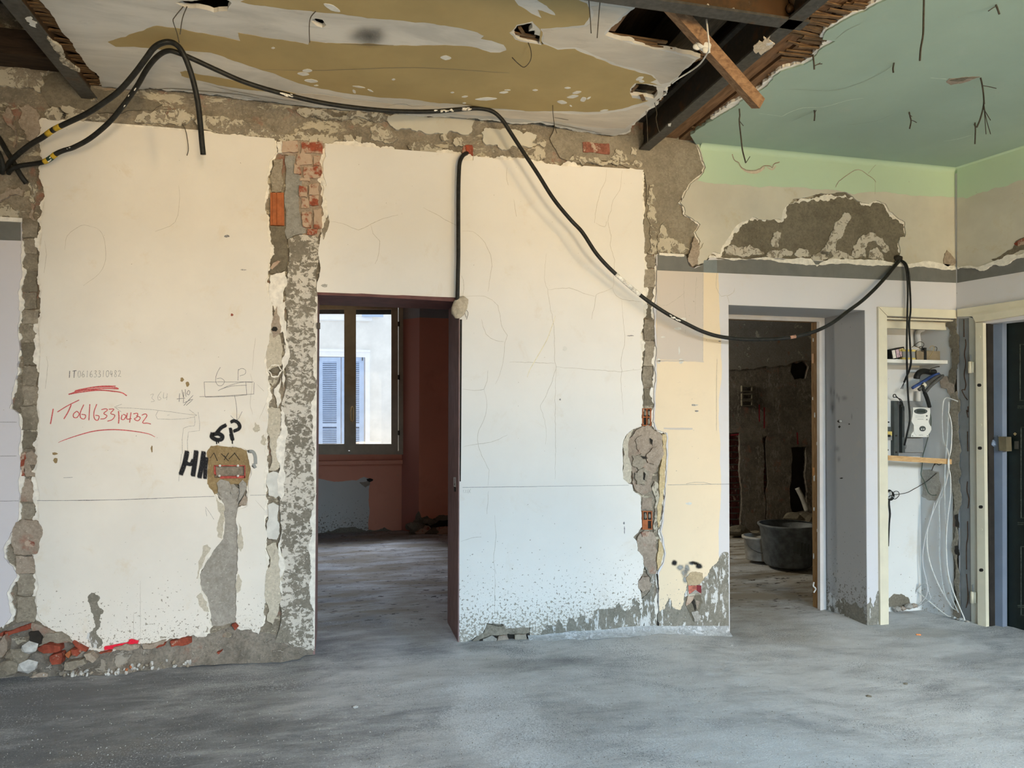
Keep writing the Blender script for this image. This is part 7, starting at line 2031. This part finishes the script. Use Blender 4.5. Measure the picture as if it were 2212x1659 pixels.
# hairline cracks
CK = [
    [(1096, 362), (1094, 380), (1098, 400)], [(1110, 430), (1112, 450), (1116, 468)], [(1310, 366), (1308, 390), (1298, 410), (1294, 425), (1287, 455), (1284, 482)], [(1344, 368), (1341, 395), (1338, 412), (1324, 432), (1320, 455), (1313, 478), (1320, 510), (1318, 530), (1328, 562), (1325, 590), (1326, 610), (1323, 622)],
    [(1287, 482), (1306, 490), (1310, 478)], [(1323, 622), (1330, 637), (1343, 646), (1360, 649), (1386, 652)], [(1343, 648), (1346, 690), (1350, 733), (1346, 756), (1341, 780), (1343, 800), (1341, 820), (1344, 860), (1346, 895)], [(1323, 622), (1305, 630), (1288, 636), (1284, 660), (1278, 690)],
    [(1180, 548), (1176, 606), (1183, 625), (1188, 660), (1196, 700), (1198, 740), (1198, 780), (1202, 792), (1198, 806), (1190, 830), (1178, 858), (1168, 876), (1172, 892), (1180, 925), (1178, 960)], [(1183, 626), (1230, 622), (1262, 634), (1285, 640)], [(1100, 782), (1150, 783), (1198, 785)], [(1201, 793), (1240, 795), (1262, 798), (1300, 800), (1342, 803), (1384, 797)],
    [(1202, 795), (1200, 830), (1199, 890), (1200, 960), (1199, 1035)], [(998, 499), (1022, 500), (1048, 525), (1062, 560), (1060, 590), (1054, 630)], [(997, 640), (1020, 640), (1046, 640), (1076, 660), (1082, 700), (1096, 725), (1090, 740), (1088, 770), (1080, 810), (1070, 830)], [(1040, 690), (1050, 722), (1070, 735), (1088, 738)],
    [(1000, 840), (1046, 841), (1054, 800)], [(1046, 841), (1052, 870), (1046, 905), (1034, 930), (1032, 950), (1040, 985), (1056, 1015), (1054, 1050)], [(1000, 965), (1030, 959), (1060, 955), (1096, 940)], [(1055, 1060), (1052, 1110)], [(1068, 1112), (1072, 1160), (1066, 1205), (1072, 1240)], [(996, 1170), (1020, 1162), (1040, 1160)],
    [(715, 478), (745, 484), (774, 497), (800, 484), (830, 472), (860, 464)], [(800, 484), (806, 505), (820, 520), (818, 550), (810, 570)], [(915, 448), (950, 468), (986, 487)], [(1000, 640), (1002, 612), (997, 596)], [(1069, 1230), (1069, 1330)]]
strokes('hairline_cracks', B, CRACK, CK, onW(-.0006), NW, .0024, smooth_=2, jitter=.0024, taper=True)['kind'] = 'stuff'
strokes('hairline_cracks', A, CRACK, [[(541, 807), (545, 830), (540, 870), (546, 895)], [(545, 800), (548, 760), (552, 730)], [(303, 1255), (303, 1384)], [(289, 1322), (288, 1384)], [(195, 489), (215, 497), (226, 520), (228, 560), (215, 590), (180, 617)], [(140, 540), (145, 510), (175, 487), (195, 489)], [(386, 400), (388, 430), (378, 480), (335, 500)], [(96, 520), (100, 550), (95, 590)], [(100, 770), (103, 790), (98, 840)],
                                      [(555, 830), (570, 845)], [(560, 905), (575, 870)], [(552, 1080), (572, 1103)]], onW(-.0006), NW, .0019, smooth_=3, jitter=.001, taper=True)['kind'] = 'stuff'
strokes('hairline_cracks', C_, CRACK, [[(1549, 590), (1547, 620), (1558, 640), (1570, 638), (1575, 655)], [(1570, 640), (1584, 632), (1587, 622)], [(1478, 595), (1477, 640), (1482, 690), (1480, 720)], [(1505, 598), (1502, 640), (1502, 680)], [(1418, 655), (1440, 660), (1480, 632)], [(1549, 775), (1548, 840), (1548, 930)], [(1518, 590), (1518, 780)]], onW(-.0032), NW, .0022, smooth_=2, jitter=.0012)['kind'] = 'stuff'
strokes('yellow_scratch', B, m_plain('yellowish_scratch', (.74, .68, .48), .1, 40, .9), [(.005, [(1200, 682), (1194, 700), (1184, 728), (1174, 748), (1158, 775), (1144, 800), (1139, 815)])], onW(-.0012), NW, .006, taper=True)
strokes('hairline_cracks', K, MORTAR_P, [(.007, [(1582, 333), (1586, 345), (1596, 352), (1600, 360), (1612, 367), (1630, 369), (1642, 364), (1650, 358), (1662, 359), (1668, 362), (1672, 354), (1684, 350)]), (.005, [(1805, 405), (1812, 392), (1830, 378), (1855, 366), (1875, 378), (1888, 388), (1892, 394)]), (.0025, [(1875, 375), (1890, 358), (1905, 344)]), (.002, [(1891, 394), (1890, 420)])], onW(-.003), NW, .004, smooth_=3, jitter=.002)['kind'] = 'stuff'
strokes('plaster_lip', K, m_plain('pink_plaster_lip', (.58, .49, .38), .1, 30, .9), [(.022, [(1600, 362), (1614, 370), (1632, 372), (1644, 367), (1652, 361)]), (.012, [(1656, 361), (1668, 366), (1676, 358)])], onW(-.0022), NW, .01, taper=True)
strokes('ceiling_cracks', green, m_plain('pale_green_crack', (.56, .66, .53), .1, 30, .9), [[(1640, 245), (1680, 250), (1690, 251), (1705, 243), (1735, 233), (1780, 231), (1830, 217), (1865, 212)], [(2010, 168), (2045, 171)], [(2040, 305), (2070, 300), (2098, 292)]], clampW(ZC - .001), V((0, 0, -1)), .006, smooth_=3, jitter=0, taper=True)['kind'] = 'stuff'
strokes('ceiling_cracks', green, m_plain('dark_green_crack', (.30, .36, .28), .1, 30, .9), [[(1692, 194), (1720, 193), (1790, 196), (1840, 186), (1900, 160), (1930, 140)], [(1805, 85), (1830, 65), (1858, 52)], [(1930, 246), (1890, 262), (1830, 270)], [(1760, 240), (1710, 262)]], clampW(ZC - .001), V((0, 0, -1)), .004, smooth_=3, jitter=0, taper=True)['kind'] = 'stuff'
strokes('ceiling_cracks', mid, m_plain('dark_skim_crack', (.20, .18, .14), .1, 30, .9), [(.008, [(300, 199), (350, 192), (385, 192), (440, 197), (520, 205), (560, 213)]), (.004, [(560, 150), (700, 152), (900, 146), (1100, 158)]), (.006, [(1170, 262), (1200, 268), (1250, 278), (1300, 288)]), (.010, [(1197, 254), (1215, 257), (1228, 259)]), (.004, [(440, 180), (500, 196), (600, 214), (680, 226)]), (.003, [(830, 230), (870, 224), (890, 230), (920, 228)]), (.004, [(736, 95), (790, 97), (850, 98)])], clampW(ZC - .002), V((0, 0, -1)), .004, smooth_=3, jitter=0, taper=True)['kind'] = 'stuff'
# small knocks and scuffs
for i, (par, x, y, a, b, m) in enumerate(((A, 490, 510, 6, 3, PENCIL), (A, 501, 680, 3, 3, BRICK), (A, 118, 980, 6, 3, BROWNM), (A, 526, 583, 7, 1.5, PENCIL_L), (B, 701, 617, 7, 4, PENCIL_L), (B, 1210, 863, 2, 2, PENCIL), (B, 1362, 725, 8, 1, PENCIL), (B, 1220, 753, 5, 5, GESSO), (A, 393, 820, 4, 5, BROWNM), (A, 405, 830, 4, 6, BROWNM), (A, 120, 995, 5, 6, BROWNM), (A, 328, 970, 2, 8, BROWNM),
                                         (B, 1348, 1130, 2, 3, PENCIL), (B, 1349, 1145, .8, 9, PENCIL), (C_, 1500, 875, 7, 2, PENCIL_L), (C_, 1505, 888, 4, 2, PENCIL), (C_, 1488, 1088, 7, 3, GESSO), (C_, 1475, 690, 8, 4, GESSO), (C_, 1465, 710, 8, 3, GESSO), (C_, 1432, 728, 5, 1.5, GESSO), (C_, 1471, 780, 5, 6, GESSO), (C_, 1467, 757, 1.5, 9, GESSO), (C_, 1423, 780, 4, 6, GESSO), (C_, 1555, 737, 3, 1.5, PENCIL))):
    slab('scuff', par, m, [(x + a * math.cos(t) * (1 + .25 * math.sin(3 * t + i)), y + b * math.sin(t)) for t in np.linspace(0, 2 * math.pi, 9)[:-1]], onW(-.0034 if par is C_ else -.001), (0, .0008, 0), rag=.12, step=.008, seed=600 + i)
for x0_, y0_, x1_, y1_ in ((1418, 780, 1520, 781), (1434, 925, 1496, 926)):
    slab('tape_mark', C_, BEIGE_G, [(x0_, y0_ - 1.5), (x1_, y1_ - 1.5), (x1_, y1_ + 2), (x0_, y0_ + 2)], onW(-.0034), (0, .0006, 0), rag=.02, seed=630)
# grey smears and bracket hole on the niche reveal
UNR = lambda x, y: (lambda r: EYE + r * ((NR - .004 - EYE.x) / r.x))(ray(x, y))
GSM = m_spray('grey_hand_smear', (.20, .19, .17, 1))
for k, (x, y, rx, ry) in enumerate(((1795, 845, 4, 14), (1802, 848, 3, 12), (1808, 855, 4, 10), (1798, 878, 8, 16), (1812, 862, 4, 12), (1824, 860, 10, 8), (1840, 900, 2.5, 9), (1808, 970, 8, 10), (1812, 992, 6, 9), (1798, 885, 3, 14))):
    soft_patch('hand_smear', wall_back, GSM, x, y, rx * 1.2, ry * 1.2, UNR, 12, .30, k)
for x, y, a, b in ((1812, 910, 4, 3), (1813, 922, 3, 3), (1817, 1033, 4, 1.5), (1834, 916, 1.5, 1.5)):
    slab('screw_hole', wall_back, DARK, [(x - a, y), (x, y - b), (x + a, y), (x, y + b)], lambda x, y: UNR(x, y), (.003, 0, 0), rag=.1, step=.006, seed=int(x))
slab('cement_splash', wall_back, SPLASH, [(1783.5, 1330, 0), (1785, 1292), (1796, 1280), (1808, 1296), (1822, 1290), (1836, 1306), (1848, 1300), (1856, 1312), (1868, 1296), (1870, 1370, 0), (1800, 1370, 0)], UNR, (.002, 0, 0), rag=.2, step=.012, seed=641)
tube('wall_plug', [UNR(1815, 910) , UNR(1820, 909.5) + V((-.025, 0, 0)), UNR(1824, 910) + V((-.03, 0, 0))], .006, GESSO, wall_back, res=8)
# dust ridge where the wall meets the floor on the right
foot2_t = [(995, 1376), (1030, 1380), (1146, 1372), (1270, 1362), (1389, 1352), (1422, 1352), (1500, 1352), (1574, 1352)]
foot2_b = [(995, 1392), (1146, 1393), (1270, 1387), (1389, 1376), (1500, 1374), (1578, 1374)]
N_, M_ = 110, 8
vs_, fs = [], []
for i in range(N_ + 1):
    px = 1140 + (1574 - 1140) * i / N_
    pt = W(px, ipl(px, foot2_t), -.004); zb = fz(pt.x)
    for j in range(M_ + 1):
        t = j / M_
        q = mnoise.noise(V((pt.x * 14, t * 3, 5)))
        vs_.append(V((pt.x, -.004 - .055 * t ** 1.6 * (1 + .4 * q), pt.z + (zb - .004 - pt.z) * t ** .7 + .006 * q * (1 - t))))
for i in range(N_):
    for j in range(M_):
        a = i * (M_ + 1) + j
        fs.append((a, a + 1, a + M_ + 2, a + M_ + 1))
mesh('mortar_footing', vs_, fs, m_mortar('pale_dust_ridge', (.36, .36, .35), (.56, .56, .55), rem=.2, remcol=(.70, .70, .70), rs=18, seed=62, bump=.8), wall_back, smooth=True)
slab('dark_gap', pr, DARK, [(980, 1044), (984, 1044), (984.5, 1062), (981, 1062)], lambda x, y: (lambda r: EYE + r * ((D1R - .0055 - EYE.x) / r.x))(ray(x, y)), (.003, 0, 0), seed=640)
slab('latch_plate', wall_back, GESSO, [(979.5, 1031, 0), (983.5, 1031, 0), (984, 1052, 0), (980, 1051, 0)], lambda x, y: (lambda r: EYE + r * ((D1R - .0075 - EYE.x) / r.x))(ray(x, y)), (.003, 0, 0), holes=[[(980.6, 1033, 0), (982.8, 1033, 0), (983, 1049, 0), (981, 1049, 0)]])
v, f = box_data(W(688, 704, -.008), .02, .03, .035)
mesh('hinge_stub', v, f, HINGE, wall_back)
# fine dirt smears: ochre drips under the window-side edges

# grit on the screed: fine grains, far too many to count
def grit(name, n, mat, seed, s0, s1):
    rr = random.Random(seed)
    vs_, fs = [], []
    for k in range(n):
        px, py = rr.uniform(-20, 2230), 1350 + 320 * rr.random() ** .8
        p = H(px, py, 0)
        if p.y > -.03 or (px < 690 and py < ipl(px, foot_bot) + 4):
            continue
        z = fz(p.x) + mnoise.fractal(V((p.x * .9, p.y * .9, 0)), 1, 2, 4) * .012
        s = rr.uniform(s0, s1)
        o = len(vs_)
        a = rr.uniform(0, 6.28)
        ca, sa = math.cos(a) * s, math.sin(a) * s
        vs_ += [(p.x + ca, p.y + sa, z), (p.x - sa * .7, p.y + ca * .7, z), (p.x - ca, p.y - sa, z), (p.x + sa * .7, p.y - ca * .7, z), (p.x, p.y, z + s * 1.1)]
        fs += [(o, o + 1, o + 4), (o + 1, o + 2, o + 4), (o + 2, o + 3, o + 4), (o + 3, o, o + 4)]
    g = mesh(name, vs_, fs, mat, floor)
    g['kind'] = 'stuff'


grit('pale_grit', 2600, STONE, 7, .0012, .0034)
grit('dark_grit', 1500, MORTAR_D, 8, .0012, .0036)
